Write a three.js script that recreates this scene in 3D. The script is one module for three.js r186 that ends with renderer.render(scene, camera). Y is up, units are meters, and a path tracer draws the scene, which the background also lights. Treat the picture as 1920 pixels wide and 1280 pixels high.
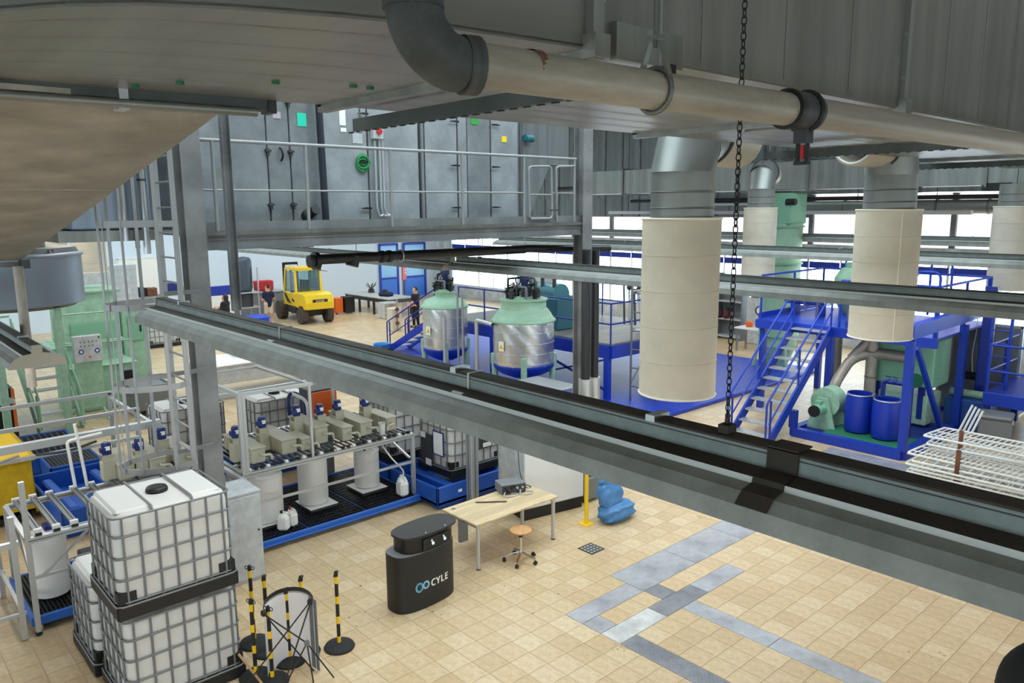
import * as THREE from 'three';
import { mergeGeometries } from 'three/addons/utils/BufferGeometryUtils.js';
import { MarchingCubes } from 'three/addons/objects/MarchingCubes.js';
import { RectAreaLightUniformsLib } from 'three/addons/lights/RectAreaLightUniformsLib.js';
RectAreaLightUniformsLib.init();

// ---------------------------------------------------------------- camera, sky, daylight, exposure
const scene = new THREE.Scene();
const renderer = new THREE.WebGLRenderer({ antialias: true });
renderer.toneMapping = THREE.LinearToneMapping;
renderer.toneMappingExposure = 1.0;
renderer.shadowMap.enabled = true;
const EYE = new THREE.Vector3(0, 5.2, 0);
const camera = new THREE.PerspectiveCamera(47.86, 1.5, 0.05, 200);
{
  const yaw = 0.83811, pitch = 0.17242, roll = -0.00777;
  const f = new THREE.Vector3(Math.sin(yaw) * Math.cos(pitch), -Math.sin(pitch), Math.cos(yaw) * Math.cos(pitch));
  const r0 = new THREE.Vector3().crossVectors(f, new THREE.Vector3(0, 1, 0)).normalize();
  const u0 = new THREE.Vector3().crossVectors(r0, f);
  const r = r0.clone().multiplyScalar(Math.cos(roll)).addScaledVector(u0, Math.sin(roll));
  const u = new THREE.Vector3().crossVectors(r, f);
  camera.position.copy(EYE);
  camera.quaternion.setFromRotationMatrix(new THREE.Matrix4().makeBasis(r, u, f.clone().negate()));
  camera.updateMatrixWorld(true);
}
scene.background = new THREE.Color(0.92, 0.965, 1.0);
scene.backgroundIntensity = 5.5;
const LAMP_W = 13;          // radiance-like strength of the strip lights
const LAMP_COL = new THREE.Color(1.0, 0.965, 0.91);

// ---------------------------------------------------------------- helpers
let seed = 7;
const rnd = (a = 0, b = 1) => { seed = (seed * 1664525 + 1013904223) >>> 0; return a + (b - a) * seed / 4294967296; };
const V = (x, y, z) => new THREE.Vector3(x, y, z);
const used = {};
const numbered = n => { used[n] = (used[n] ?? -1) + 1; return used[n] ? n + '_' + String(used[n]).padStart(3, '0') : n; };
function thing(name, label, category, p = [0, 0, 0], turn = 0, group) {
  const o = new THREE.Group(); o.name = numbered(name); scene.add(o);
  o.position.set(...p); o.rotation.y = turn; o.userData = { label, category };
  if (group) o.userData.group = group;
  return o;
}
function tag(o, label, category, group) { o.userData.label = label; o.userData.category = category; if (group) o.userData.group = group; return o; }
function place(o, p, r) { if (p) o.position.set(...p); if (r) o.rotation.set(...r); return o; }
function part(parent, name, geo, m, p, r) {
  const o = new THREE.Mesh(geo, m); o.name = parent === scene ? numbered(name) : name;
  o.castShadow = o.receiveShadow = true; place(o, p, r); parent.add(o); return o;
}
function struct(name, geo, m, p, r) { const o = part(scene, name, geo, m, p, r); o.userData.kind = 'structure'; return o; }
function copyOf(o, p, turn, label, group) {
  const c = o.clone(); c.name = numbered(o.name.replace(/_\d{3}$/, '')); c.userData = { ...o.userData };
  if (p) c.position.set(...p); if (turn !== undefined) c.rotation.y = turn; if (label) c.userData.label = label; if (group) c.userData.group = group;
  scene.add(c); return c;
}
const cache = {};
const memo = (k, f) => cache[k] ??= f();
function uvMetres(g) {   // box-like uv in metres
  const p = g.attributes.position, n = g.attributes.normal, uv = new Float32Array(p.count * 2);
  for (let i = 0; i < p.count; i++) {
    const ax = Math.abs(n.getX(i)), ay = Math.abs(n.getY(i)), az = Math.abs(n.getZ(i));
    const [u, v] = ay >= ax && ay >= az ? [p.getX(i), p.getZ(i)] : ax >= az ? [p.getZ(i), p.getY(i)] : [p.getX(i), p.getY(i)];
    uv[i * 2] = u; uv[i * 2 + 1] = v;
  }
  g.setAttribute('uv', new THREE.BufferAttribute(uv, 2)); return g;
}
const box = (w, h, d) => memo(`b${w},${h},${d}`, () => uvMetres(new THREE.BoxGeometry(w, h, d)));
function cbx(w, h, d, b = 0.01) {   // box with chamfered edges, centred
  return memo(`c${w},${h},${d},${b}`, () => {
    const hw = w / 2, hh = h / 2, hd = d / 2, pts = [];
    const P = [[hw - b, hh - b, hd], [hw - b, hh, hd - b], [hw, hh - b, hd - b]];
    const faces = []; const idx = (sx, sy, sz, k) => ((sx > 0 ? 4 : 0) + (sy > 0 ? 2 : 0) + (sz > 0 ? 1 : 0)) * 3 + k;
    for (const sx of [-1, 1]) for (const sy of [-1, 1]) for (const sz of [-1, 1]) for (let k = 0; k < 3; k++) pts[idx(sx, sy, sz, k)] = V(P[k][0] * sx, P[k][1] * sy, P[k][2] * sz);
    const q = (a, b2, c, d2) => faces.push([a, b2, c, d2]);
    for (const s of [-1, 1]) {
      q(idx(-1, -1, s, 0), idx(1, -1, s, 0), idx(1, 1, s, 0), idx(-1, 1, s, 0));
      q(idx(-1, s, -1, 1), idx(1, s, -1, 1), idx(1, s, 1, 1), idx(-1, s, 1, 1));
      q(idx(s, -1, -1, 2), idx(s, 1, -1, 2), idx(s, 1, 1, 2), idx(s, -1, 1, 2));
      for (const t of [-1, 1]) {
        q(idx(-1, s, t, 0), idx(1, s, t, 0), idx(1, s, t, 1), idx(-1, s, t, 1));
        q(idx(s, -1, t, 0), idx(s, 1, t, 0), idx(s, 1, t, 2), idx(s, -1, t, 2));
        q(idx(s, t, -1, 1), idx(s, t, 1, 1), idx(s, t, 1, 2), idx(s, t, -1, 2));
      }
    }
    const pos = [];
    const tri = (a, b2, c) => {
      const n = V(0, 0, 0).crossVectors(b2.clone().sub(a), c.clone().sub(a)); const m = a.clone().add(b2).add(c);
      const L = n.dot(m) >= 0 ? [a, b2, c] : [a, c, b2]; for (const v of L) pos.push(v.x, v.y, v.z);
    };
    for (const [a, b2, c, d2] of faces) { tri(pts[a], pts[b2], pts[c]); tri(pts[a], pts[c], pts[d2]); }
    for (const sx of [-1, 1]) for (const sy of [-1, 1]) for (const sz of [-1, 1]) tri(pts[idx(sx, sy, sz, 0)], pts[idx(sx, sy, sz, 1)], pts[idx(sx, sy, sz, 2)]);
    const g = new THREE.BufferGeometry(); g.setAttribute('position', new THREE.Float32BufferAttribute(pos, 3)); g.computeVertexNormals(); return uvMetres(g);
  });
}
const cyl = (r1, r2, h, s = 16, open = false) => memo(`y${r1},${r2},${h},${s},${open}`, () => new THREE.CylinderGeometry(r1, r2, h, s, 1, open));
const sph = (r, a = 14, b = 10) => memo(`s${r},${a},${b}`, () => new THREE.SphereGeometry(r, a, b));
const tor = (R, r, a = 6, b = 20, arc = 6.2832) => memo(`t${R},${r},${a},${b},${arc}`, () => new THREE.TorusGeometry(R, r, a, b, arc));
const lathe = (pts, s = 28) => new THREE.LatheGeometry(pts.map(([x, y]) => new THREE.Vector2(x, y)), s);
const UPV = V(0, 1, 0);
function rodM(a, b, r, s = 8) { // geometry of a round bar from a to b
  const A = V(...a), B = V(...b), L = A.distanceTo(B); const g = new THREE.CylinderGeometry(r, r, L, s);
  g.applyQuaternion(new THREE.Quaternion().setFromUnitVectors(UPV, B.clone().sub(A).normalize())); g.translate((A.x + B.x) / 2, (A.y + B.y) / 2, (A.z + B.z) / 2); return g;
}
function barM(a, b, w, h) { // rectangular bar from a to b, h is the upright side
  const A = V(...a), B = V(...b), L = A.distanceTo(B); const g = uvMetres(new THREE.BoxGeometry(w, h, L));
  const d = B.clone().sub(A).normalize(); const m = new THREE.Matrix4();
  let side = V(0, 0, 0).crossVectors(UPV, d); if (side.length() < 1e-3) side = V(1, 0, 0); side.normalize();
  m.makeBasis(side, V(0, 0, 0).crossVectors(d, side), d); g.applyMatrix4(m); g.translate((A.x + B.x) / 2, (A.y + B.y) / 2, (A.z + B.z) / 2); return g;
}
const rod = (parent, name, a, b, r, m, s) => part(parent, name, rodM(a, b, r, s), m);
const bar = (parent, name, a, b, w, h, m) => part(parent, name, barM(a, b, w, h), m);
const at = (g, x, y, z, rx = 0, ry = 0, rz = 0) => { const q = g.clone(); if (rx || ry || rz) q.applyMatrix4(new THREE.Matrix4().makeRotationFromEuler(new THREE.Euler(rx, ry, rz))); q.translate(x, y, z); return q; };
function merge(list) { return mergeGeometries(list.map(g => { let q = g.index ? g.toNonIndexed() : g; for (const k of Object.keys(q.attributes)) if (!['position', 'normal', 'uv'].includes(k)) { q = q.clone(); q.deleteAttribute(k); } return q; })); }
function tubeM(pts, r, s = 8, n = 0, closed = false, tension = 0.5) { return new THREE.TubeGeometry(new THREE.CatmullRomCurve3(pts.map(p => V(...p)), closed, 'catmullrom', tension), n || pts.length * 5, r, s, closed); }
const tube = (parent, name, pts, r, m, s, n, closed) => part(parent, name, tubeM(pts, r, s, n, closed), m);
function polyPipe(pts, r, s = 8, round = 0.08) { // pipe with rounded corners
  const c = new THREE.CurvePath(); const P = pts.map(p => V(...p)); let prev = P[0];
  for (let i = 1; i < P.length - 1; i++) {
    const d1 = P[i].clone().sub(P[i - 1]), d2 = P[i + 1].clone().sub(P[i]); const k = Math.min(round, d1.length() / 2.01, d2.length() / 2.01);
    const s1 = P[i].clone().addScaledVector(d1.normalize(), -k), e1 = P[i].clone().addScaledVector(d2.normalize(), k);
    c.add(new THREE.LineCurve3(prev, s1)); c.add(new THREE.QuadraticBezierCurve3(s1, P[i], e1)); prev = e1;
  }
  c.add(new THREE.LineCurve3(prev, P[P.length - 1]));
  const path = []; for (const q of c.curves) { const n = q.isLineCurve3 ? 1 : 5; for (let i = 0; i < n; i++) path.push(q.getPoint(i / n)); } path.push(P[P.length - 1]);
  const out = []; for (let i = 0; i < path.length - 1; i++) if (path[i].distanceTo(path[i + 1]) > 1e-5) out.push(path[i]); out.push(path[path.length - 1]);
  class PL extends THREE.Curve { getPoint(t) { const x = t * (out.length - 1), i = Math.min(out.length - 2, Math.floor(x)); return out[i].clone().lerp(out[i + 1], x - i); } getPointAt(t) { return this.getPoint(t); } getTangentAt(t) { return this.getTangent(t); } }
  return new THREE.TubeGeometry(new PL(), out.length - 1, r, s, false);
}
const pipe = (parent, name, pts, r, m, s = 8, round = 0.08) => part(parent, name, polyPipe(pts, r, s, round), m);
function extr(pts, depth, bevel = 0) { // outline in x,y pushed along +z
  const sh = new THREE.Shape(pts.map(([x, y]) => new THREE.Vector2(x, y)));
  return new THREE.ExtrudeGeometry(sh, { depth, bevelEnabled: bevel > 0, bevelThickness: bevel, bevelSize: bevel, bevelSegments: 1, steps: 1 });
}
// ---------------------------------------------------------------- textures and materials
function noiseData(n, oct, sd, sx = 1, sy = 1) { // tileable value noise 0..1
  const out = new Float32Array(n * n); let amp = 1, tot = 0;
  for (const o of oct) {
    const gx = Math.max(1, Math.round(o * sx)), gy = Math.max(1, Math.round(o * sy)); const g = new Float32Array(gx * gy); let s = (sd * 7919 + o * 104729) >>> 0;
    for (let i = 0; i < g.length; i++) { s = (s * 1664525 + 1013904223) >>> 0; g[i] = s / 4294967296; }
    for (let y = 0; y < n; y++) { const fy = y / n * gy, y0 = Math.floor(fy), ty = (fy - y0) ** 2 * (3 - 2 * (fy - y0)); for (let x = 0; x < n; x++) {
      const fx = x / n * gx, x0 = Math.floor(fx), tx = (fx - x0) ** 2 * (3 - 2 * (fx - x0)); const X1 = (x0 + 1) % gx, Y1 = (y0 + 1) % gy;
      out[y * n + x] += amp * ((g[y0 * gx + x0] * (1 - tx) + g[y0 * gx + X1] * tx) * (1 - ty) + (g[Y1 * gx + x0] * (1 - tx) + g[Y1 * gx + X1] * tx) * ty); } }
    tot += amp; amp *= 0.62;
  }
  for (let i = 0; i < out.length; i++) out[i] /= tot; return out;
}
function tex(n, fn, rep = 1, srgb = true) {
  const d = new Uint8Array(n * n * 4);
  for (let i = 0; i < n * n; i++) { const c = fn(i, i % n, (i / n) | 0); d[i * 4] = c[0]; d[i * 4 + 1] = c[1]; d[i * 4 + 2] = c[2]; d[i * 4 + 3] = 255; }
  const t = new THREE.DataTexture(d, n, n); t.wrapS = t.wrapT = THREE.RepeatWrapping; t.magFilter = THREE.LinearFilter; t.minFilter = THREE.LinearFilter; if (srgb) t.colorSpace = THREE.SRGBColorSpace;
  t.repeat.set(rep, rep); t.needsUpdate = true; return t;
}
const cl = v => Math.max(0, Math.min(255, v));
function mottle(amount, sd, rep, oct = [4, 9, 22, 60], sx = 1, sy = 1, n = 256) { const d = noiseData(n, oct, sd, sx, sy); return tex(n, i => { const v = cl(255 * (1 - amount) + 255 * amount * (d[i] * 1.5 - 0.25)); return [v, v, v]; }, rep); }
const mat = (c, rough = 0.6, metal = 0, o = {}) => new THREE.MeshStandardMaterial({ color: c, roughness: rough, metalness: metal, ...o });
const streakV = mottle(0.14, 3, 0.5, [6, 16, 40], 2, 0.2), streakH = mottle(0.12, 5, 0.5, [6, 16, 40], 0.15, 2), grime = mottle(0.22, 11, 0.6), fine = mottle(0.16, 21, 2.2), scuff = mottle(0.3, 31, 1.1, [3, 8, 30, 90]);
const M = {
  galv: mat('#9a9c98', 0.42, 0.65, { map: streakV }),
  galvDark: mat('#7e807b', 0.45, 0.6, { map: streakV }),
  galvUnder: mat('#8f8e8a', 0.36, 0.4, { map: streakH }),
  duct: mat('#8f8e8a', 0.36, 0.4, { map: streakV }),
  hood: mat('#b0a79a', 0.55, 0.15, { map: grime }),
  channel: mat('#5d6462', 0.5, 0.4, { map: grime }),
  steel: mat('#a9abad', 0.35, 0.8),
  steelGrey: mat('#8b8d90', 0.5, 0.2, { map: grime }),
  colGrey: mat('#919192', 0.55, 0.1, { map: grime }),
  railGrey: mat('#9b9c9e', 0.45, 0.4),
  chrome: mat('#d0d2d4', 0.18, 1),
  alu: mat('#c4c6c8', 0.35, 0.6),
  aluDark: mat('#7d7f82', 0.4, 0.6),
  black: mat('#161616', 0.5), rubber: mat('#222324', 0.8), blackGloss: mat('#141414', 0.3), darkGrey: mat('#3c3d3f', 0.55), midGrey: mat('#77797c', 0.6),
  lumTop: mat('#463f38', 0.8, 0.1, { map: grime }), lumSide: mat('#828b89', 0.45, 0.2, { map: fine }), lumLip: mat('#c4c5c1', 0.5, 0.1), lumLow: mat('#979994', 0.5, 0.1, { map: fine }), lumEnd: mat('#a39c8d', 0.6),
  lumWhite: mat('#dcd9d3', 0.5),
  pvc: mat('#a89e8f', 0.4, 0, { map: mottle(0.2, 41, 1.5) }), pvcDark: mat('#4d5150', 0.6, 0, { map: scuff }),
  white: mat('#e6e6e4', 0.55), whiteP: mat('#eceae6', 0.45), paper: mat('#f2f2f0', 0.8), cream: mat('#dcd0bc', 0.8, 0, { map: mottle(0.07, 22, 1.5) }), creamEdge: mat('#efe6d6', 0.7),
  cabGrey: mat('#cfd2d4', 0.5, 0, { map: fine }),
  wall: mat('#dfe3e6', 0.8, 0, { map: grime }), wallBlue: mat('#dbe6f0', 0.7), clad: mat('#8d9698', 0.5, 0.35, { map: streakV }),
  blue: mat('#0d36aa', 0.45, 0.05), blueDeck: mat('#103cb4', 0.4), blueFloor: mat('#123fc0', 0.42, 0, { map: fine }), blueDark: mat('#152a86', 0.45), bundBlue: mat('#1955b5', 0.45), drumBlue: mat('#0a2fa6', 0.42), trayBlue: mat('#2462bd', 0.45), boardBlue: mat('#16309a', 0.5),
  green: mat('#abd3b6', 0.5, 0, { map: fine }), greenDark: mat('#80b394', 0.5), greenDeep: mat('#1c6b4c', 0.6), greenCol: mat('#a6cdae', 0.5, 0, { map: fine }),
  yellow: mat('#f1c40c', 0.45), yellowDull: mat('#dfb70f', 0.5, 0, { map: fine }), signYellow: mat('#f4d21a', 0.6), orange: mat('#e8681a', 0.5), red: mat('#c0202a', 0.5),
  ibc: new THREE.MeshPhysicalMaterial({ color: '#dedddb', roughness: 0.45, transmission: 0.1, thickness: 0 }), canWhite: mat('#e9e6e2', 0.5), cage: mat('#808285', 0.45, 0.45),
  birch: mat('#e3c99e', 0.45, 0, { map: mottle(0.16, 51, 0.9, [5, 14, 50], 3, 0.25) }), stoolWood: mat('#dda874', 0.4, 0, { map: mottle(0.14, 52, 2, [5, 14, 50], 3, 0.25) }),
  foil: mat('#cfd0d2', 0.28, 0.9), pumpBeige: mat('#b4b09c', 0.5), motorBlue: mat('#14286e', 0.4), bagBlue: mat('#4a80b6', 0.5),
  skin: mat('#c9977c', 0.6), hair: mat('#231a16', 0.7), clothBlack: mat('#191a20', 0.9), clothNavy: mat('#1d2340', 0.9), clothBeige: mat('#d8c4a6', 0.9), clothWhite: mat('#e4e2e0', 0.9),
  rust: mat('#8a5a44', 0.85, 0.1, { map: scuff }), plate: mat('#bcbdc3', 0.42, 0.45, { map: mottle(0.22, 61, 1.2, [3, 8, 30, 90]) }), plateLight: mat('#e0e0de', 0.45, 0.35, { map: mottle(0.25, 62, 1.2, [3, 8, 30, 90]) }), plateDark: mat('#9c9da4', 0.45, 0.45, { map: mottle(0.24, 63, 1.2, [3, 8, 30, 90]) }),
  glass: new THREE.MeshPhysicalMaterial({ color: '#eef6f8', roughness: 0.03, transmission: 1, thickness: 0, ior: 1.45 }),
  ductTan: mat('#b3a99c', 0.45, 0.3, { map: fine }),
};
// ---------------------------------------------------------------- floor: grout bed, tiles, steel trench covers, drain
const TS = 0.31, TX0 = 6.10, TZ0 = 5.72;      // tile pitch and one grid crossing
const floor = struct('floor', box(50, 0.3, 40), mat('#bfa27c', 0.85), [15, -0.156, 9.5]);
const plates = [ // x0, x1, z0, z1 in tile steps from the crossing, material, label
  [0, 2, 7, 11, 'plate', 'wide grey steel trench cover plate'], [0, 2, 11, 15, 'plate', 'wide grey steel trench cover plate, far length'], [0, 2, 15, 19, 'plate', 'wide grey trench cover plate under the strip light'],
  [0, 1, 3, 7, 'plate', 'narrow grey trench cover plate'], [-1, 0, 3, 4, 'plate', 'square grey trench cover plate'], [-1, 0, 7, 8, 'plateDark', 'darker square trench cover plate'],
  [-2, -1, 3, 6, 'plateLight', 'pale worn trench cover plate'], [-2, -1, 6, 9, 'plateDark', 'darker trench cover plate'], [-2, -1, 9, 12, 'plate', 'grey trench cover plate end'],
  [-6, -2, 7, 8, 'plate', 'long narrow grey trench cover plate'], [-10, -6, 7, 8, 'plate', 'long narrow grey trench cover plate near the frame edge'], [-7, -2, 3, 4, 'plateDark', 'dark chequered trench cover plate'], [-9, -7, 3, 4, 'plate', 'grey trench cover plate below the chequered one'],
  [1, 4, 31, 33, 'plate', 'grey trench cover plate beside the blue frame'], [-2, 1, 31, 33, 'plate', 'grey trench cover plate by the wire shelves'],
];
const covered = new Set();
for (const [a, b, c, d, m, lab] of plates) {
  for (let i = a; i < b; i++) for (let j = c; j < d; j++) covered.add(i + ',' + j);
  const o = part(floor, 'cover_plate', cbx((b - a) * TS - 0.008, 0.014, (d - c) * TS - 0.008, 0.002), M[m], [TX0 + (a + b) / 2 * TS - 15, 0.15, TZ0 + (c + d) / 2 * TS - 9.5]); o.userData.label = lab;
}
{ // chequer studs on the dark plate
  const st = []; for (let i = 0; i < 54; i++) for (let j = 0; j < 9; j++) st.push(at(box(0.016, 0.003, 0.005), TX0 - 7 * TS + 0.03 + i * 0.0277, 0.0, TZ0 + 3 * TS + 0.03 + j * 0.031, 0, (i + j) % 2 ? 0.8 : -0.8, 0));
  const o = part(floor, 'chequer_studs', merge(st), M.plateDark, [-15, 0.158, -9.5]); o.userData.kind = 'stuff';
}
const tileCols = ['#dcc097', '#d8bb91', '#dfc49d', '#d4b68d', '#dabd94', '#e2c9a3'];
const speck = mottle(0.12, 71, 2.3, [9, 25, 60, 120]);
const tileMats = tileCols.map(c => mat(c, 0.33, 0, { map: speck }));
{
  const g = cbx(TS - 0.004, 0.012, TS - 0.004, 0.001); const list = []; const v = V(0, 0, 0);
  for (let i = -60; i < 104; i++) for (let j = -50; j < 72; j++) {
    if (covered.has(i + ',' + j)) continue; if (i === 4 && j === 8) continue;
    const x = TX0 + (i + 0.5) * TS, z = TZ0 + (j + 0.5) * TS; if (x > 37.9 || z > 27.9 || x < -8 || z < -8) continue;
    v.set(x, 0, z).project(camera); const inF = Math.abs(v.x) < 1.05 && Math.abs(v.y) < 1.05 && v.z < 1;
    if (Math.abs(v.x) > 1.6 || Math.abs(v.y) > 1.8 || v.z > 1) { if (Math.hypot(x - 6, z - 6) > 9) continue; }
    list.push([x, z, inF && !(x < 4.4 && z > 9.3) ? Math.hypot(x, z) : 1e3 + Math.hypot(x, z), rnd()]);
  }
  list.sort((a, b) => a[2] - b[2]);
  list.slice(0, 300).forEach(([x, z, , q]) => part(floor, 'floor_tile', g, tileMats[(q * 6) | 0], [x - 15, 0.15, z - 9.5]));
  const rest = list.slice(300), im = new THREE.InstancedMesh(g, mat('#ffffff', 0.33, 0, { map: speck }), rest.length), m4 = new THREE.Matrix4(), c = new THREE.Color();
  rest.forEach(([x, z, , q], k) => { im.setMatrixAt(k, m4.makeTranslation(x - 15, 0.15, z - 9.5)); im.setColorAt(k, c.set(tileCols[(q * 6) | 0])); });
  im.name = 'floor_tiles'; im.userData.kind = 'stuff'; im.castShadow = im.receiveShadow = true; floor.add(im);
}
{
  const d = part(floor, 'floor_drain', cbx(TS - 0.01, 0.012, TS - 0.01, 0.002), M.darkGrey, [TX0 + 4.5 * TS - 15, 0.15, TZ0 + 8.5 * TS - 9.5]); d.userData.label = 'square floor drain with round holes';
  const st = []; for (let i = 0; i < 4; i++) for (let j = 0; j < 4; j++) st.push(at(cyl(0.022, 0.022, 0.006, 10), -0.1 + i * 0.066, 0.007, -0.1 + j * 0.066)); part(d, 'drain_studs', merge(st), M.alu);
}
// stains trodden into the tiles
{
  const sm = [mat('#a98f6f', 0.5), mat('#8d7a66', 0.55), mat('#b98a5e', 0.55)];
  const spot = (x, z, r, m, n = 9) => { const p = []; for (let i = 0; i < n; i++) { const a = i / n * 6.283, q = r * rnd(0.45, 1.1); p.push([q * Math.cos(a), q * Math.sin(a)]); } const g = extr(p, 0.0006); g.rotateX(-Math.PI / 2); part(floor, 'floor_stain', g, sm[m], [x - 15, 0.1562, z - 9.5]); };
  for (const [x, z, s, k, m] of [[5.45, 6.55, 0.1, 9, 0], [7.0, 10.7, 0.13, 12, 2], [2.9, 9.1, 0.2, 6, 0], [6.25, 8.05, 0.22, 8, 0], [8.9, 5.15, 0.14, 4, 1], [8.1, 4.75, 0.3, 5, 1], [3.6, 11.3, 0.5, 6, 0], [7.2, 6.2, 0.8, 9, 1], [6.9, 9.6, 0.9, 9, 0]]) for (let i = 0; i < k; i++) spot(x + rnd(-s, s), z + rnd(-s, s), rnd(0.008, 0.026), m);
}
// ---------------------------------------------------------------- room shell
const wt = 0.3, HT = 9.6;
struct('wall_entrance', box(wt, HT, 40), M.wallBlue, [38.15, HT / 2, 8]);
// walls behind the camera, with tall windows
const holes = (len, bays, y0, y1) => { const w = len / bays, g = [at(box(len, y0, wt), 0, y0 / 2, 0), at(box(len, HT - y1, wt), 0, (HT + y1) / 2, 0)]; for (let i = 0; i <= bays; i++) g.push(at(box(0.5, y1 - y0, wt), -len / 2 + i * w, (y0 + y1) / 2, 0)); return merge(g); };
struct('wall_camera', holes(38, 8, 1.0, 3.0), M.wall, [-9.15, 0, 9.3], [0, Math.PI / 2, 0]);
struct('wall_side', holes(48, 10, 1.0, 3.4), M.wall, [14.5, 0, -9.15]);
for (let i = 0; i < 8; i++) { const g = struct('window_' + (18 + i), box(0.01, 2.0, 4.25), M.glass, [-9.15, 2.0, 9.3 - 19 + (i + 0.5) * 4.75]); }
for (let i = 0; i < 10; i++) { const g = struct('window_' + (26 + i), box(4.3, 2.4, 0.01), M.glass, [14.5 - 24 + (i + 0.5) * 4.8, 2.2, -9.15]); }
// window wall: parapet, piers, bands
const ZW = 28;
const wallPieces = [];
const W0 = -9, W1 = 38.3; const wband = (y0, y1, x0 = W0, x1 = W1) => at(box(x1 - x0, y1 - y0, wt), (x0 + x1) / 2, (y0 + y1) / 2, ZW + wt / 2);
wallPieces.push(wband(0, 0.7), wband(3.62, 3.74), wband(0.7, 3.62, W0, -3), wband(0.7, 3.62, 36.4, W1), wband(3.74, 4.74, W0, -3), wband(3.74, 4.74, 36.4, W1), wband(4.74, 5.6, W0, -3));
struct('wall_windows', merge(wallPieces), M.wall);
const XS = 14.24, cw = struct('wall_cladding', merge([wband(5.6, HT), wband(4.74, 5.6, XS, W1)]), M.clad);
for (let x = 1; x < 36; x += 1.02) { const y0 = x < XS ? 5.6 : 4.74; part(cw, 'cladding_rib', box(0.05, HT - y0, 0.05), M.steelGrey, [x, (HT + y0) / 2, ZW - 0.02]); }
{
  const n = 16, w = (36.4 + 3) / n, pane = new THREE.MeshPhysicalMaterial({ color: '#f3efec', roughness: 0.9, transmission: 0.55, thickness: 0 });
  for (let i = 0; i < n; i++) {
    const x = -3 + (i + 0.5) * w, win = new THREE.Group(); win.name = 'window_' + (i + 1); win.userData.kind = 'structure'; win.position.set(x, 0, ZW + 0.1); scene.add(win);
    part(win, 'window_frame', merge([at(box(w, 0.07, 0.1), 0, 0.735, 0), at(box(w, 0.07, 0.1), 0, 3.585, 0), at(box(0.08, 2.78, 0.1), -w / 2 + 0.04, 2.16, 0), at(box(0.05, 2.78, 0.08), 0, 2.16, 0), at(box(w, 0.04, 0.08), 0, 1.72, 0)]), M.white);
    part(win, 'blue_panel', box(w * 0.47, 0.24, 0.04), M.boardBlue, [-w * 0.25, 2.98, -0.07]); part(win, 'blue_panel', box(w * 0.47, 0.24, 0.04), M.boardBlue, [w * 0.25, 2.98, -0.07]);
    part(win, 'pane', box(w / 2 - 0.06, 2.75, 0.006), M.glass, [-w / 4, 2.16, 0.02]); part(win, 'pane', box(w / 2 - 0.06, 2.75, 0.006), M.glass, [w / 4, 2.16, 0.02]);
    const ph = x < XS ? 1.84 : 1.0; part(win, 'translucent_panel', box(w - 0.1, ph, 0.02), pane, [0, 3.74 + ph / 2, 0.02]); part(win, 'mullion', box(0.16, ph, 0.2), M.steelGrey, [w / 2, 3.74 + ph / 2, 0]);
  }
}
{ // roof with a glazed strip over the plant platform
  const R = [[-9.3, 5.2, -9.3, 28.3], [11.2, 18, -9.3, 28.3], [20.5, 24.5, -9.3, 28.3], [28, 31.5, -9.3, 28.3], [35, 38.3, -9.3, 28.3]]; for (const [a, b] of [[5.2, 11.2], [18, 20.5], [24.5, 28], [31.5, 35]]) R.push([a, b, -9.3, 0.5], [a, b, 20, 28.3]);
  struct('ceiling', merge(R.map(([a, b, c, d]) => at(box(b - a, 0.25, d - c), (a + b) / 2, HT + 0.12, (c + d) / 2))), mat('#b9bcbd', 0.8));
  const sk = new THREE.Group(); sk.name = 'window_17'; sk.userData.kind = 'structure'; scene.add(sk);
  for (const [a, b] of [[5.2, 11.2], [18, 20.5], [24.5, 28], [31.5, 35]]) for (let z = 0.5; z < 19.9; z += 1.5) { part(sk, 'pane', box(b - a, 0.01, 1.44), M.glass, [(a + b) / 2, HT + 0.1, z + 0.75]); part(sk, 'glazing_bar', box(b - a, 0.12, 0.06), M.white, [(a + b) / 2, HT + 0.08, z]); }
}
// doors and poster on the far wall
function bluedoor(n, z, w) {
  const d = new THREE.Group(); d.name = 'door_' + n; d.userData = { kind: 'structure', label: 'tall blue framed glazed door in the far wall' }; d.position.set(37.95, 0, z); scene.add(d);
  part(d, 'door_frame', merge([at(box(0.08, 3.2, 0.12), 0, 1.6, -w / 2), at(box(0.08, 3.2, 0.12), 0, 1.6, w / 2), at(box(0.08, 0.14, w), 0, 3.15, 0), at(box(0.07, 0.12, w), 0, 1.2, 0)]), M.blue);
  part(d, 'pane', box(0.02, 1.9, w - 0.15), mat('#8fc6f2', 0.2), [0, 2.2, 0]); part(d, 'lower_panel', box(0.03, 1.1, w - 0.15), mat('#3d7be0', 0.4), [0, 0.6, 0]);
}
bluedoor(1, 26.4, 1.5); bluedoor(2, 24.6, 1.2);
{
  const p = thing('notice_board', 'red notice board with white symbols standing on two poles', 'sign', [34.5, 0, 23.3], 0.7);
  part(p, 'board', cbx(0.05, 0.85, 0.75, 0.01), M.red, [0, 1.85, 0]); for (const s of [-0.25, 0.25]) rod(p, 'pole', [0.04, 0, s], [0.04, 1.5, s], 0.02, M.steelGrey);
  part(p, 'pictogram', box(0.01, 0.12, 0.12), M.paper, [-0.03, 2.16, 0.2]); part(p, 'pictogram', cyl(0.07, 0.07, 0.01, 12), M.paper, [-0.03, 1.95, 0.2], [0, 0, Math.PI / 2]); part(p, 'pictogram', box(0.01, 0.08, 0.14), M.paper, [-0.03, 1.78, 0.2]);
}
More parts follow.
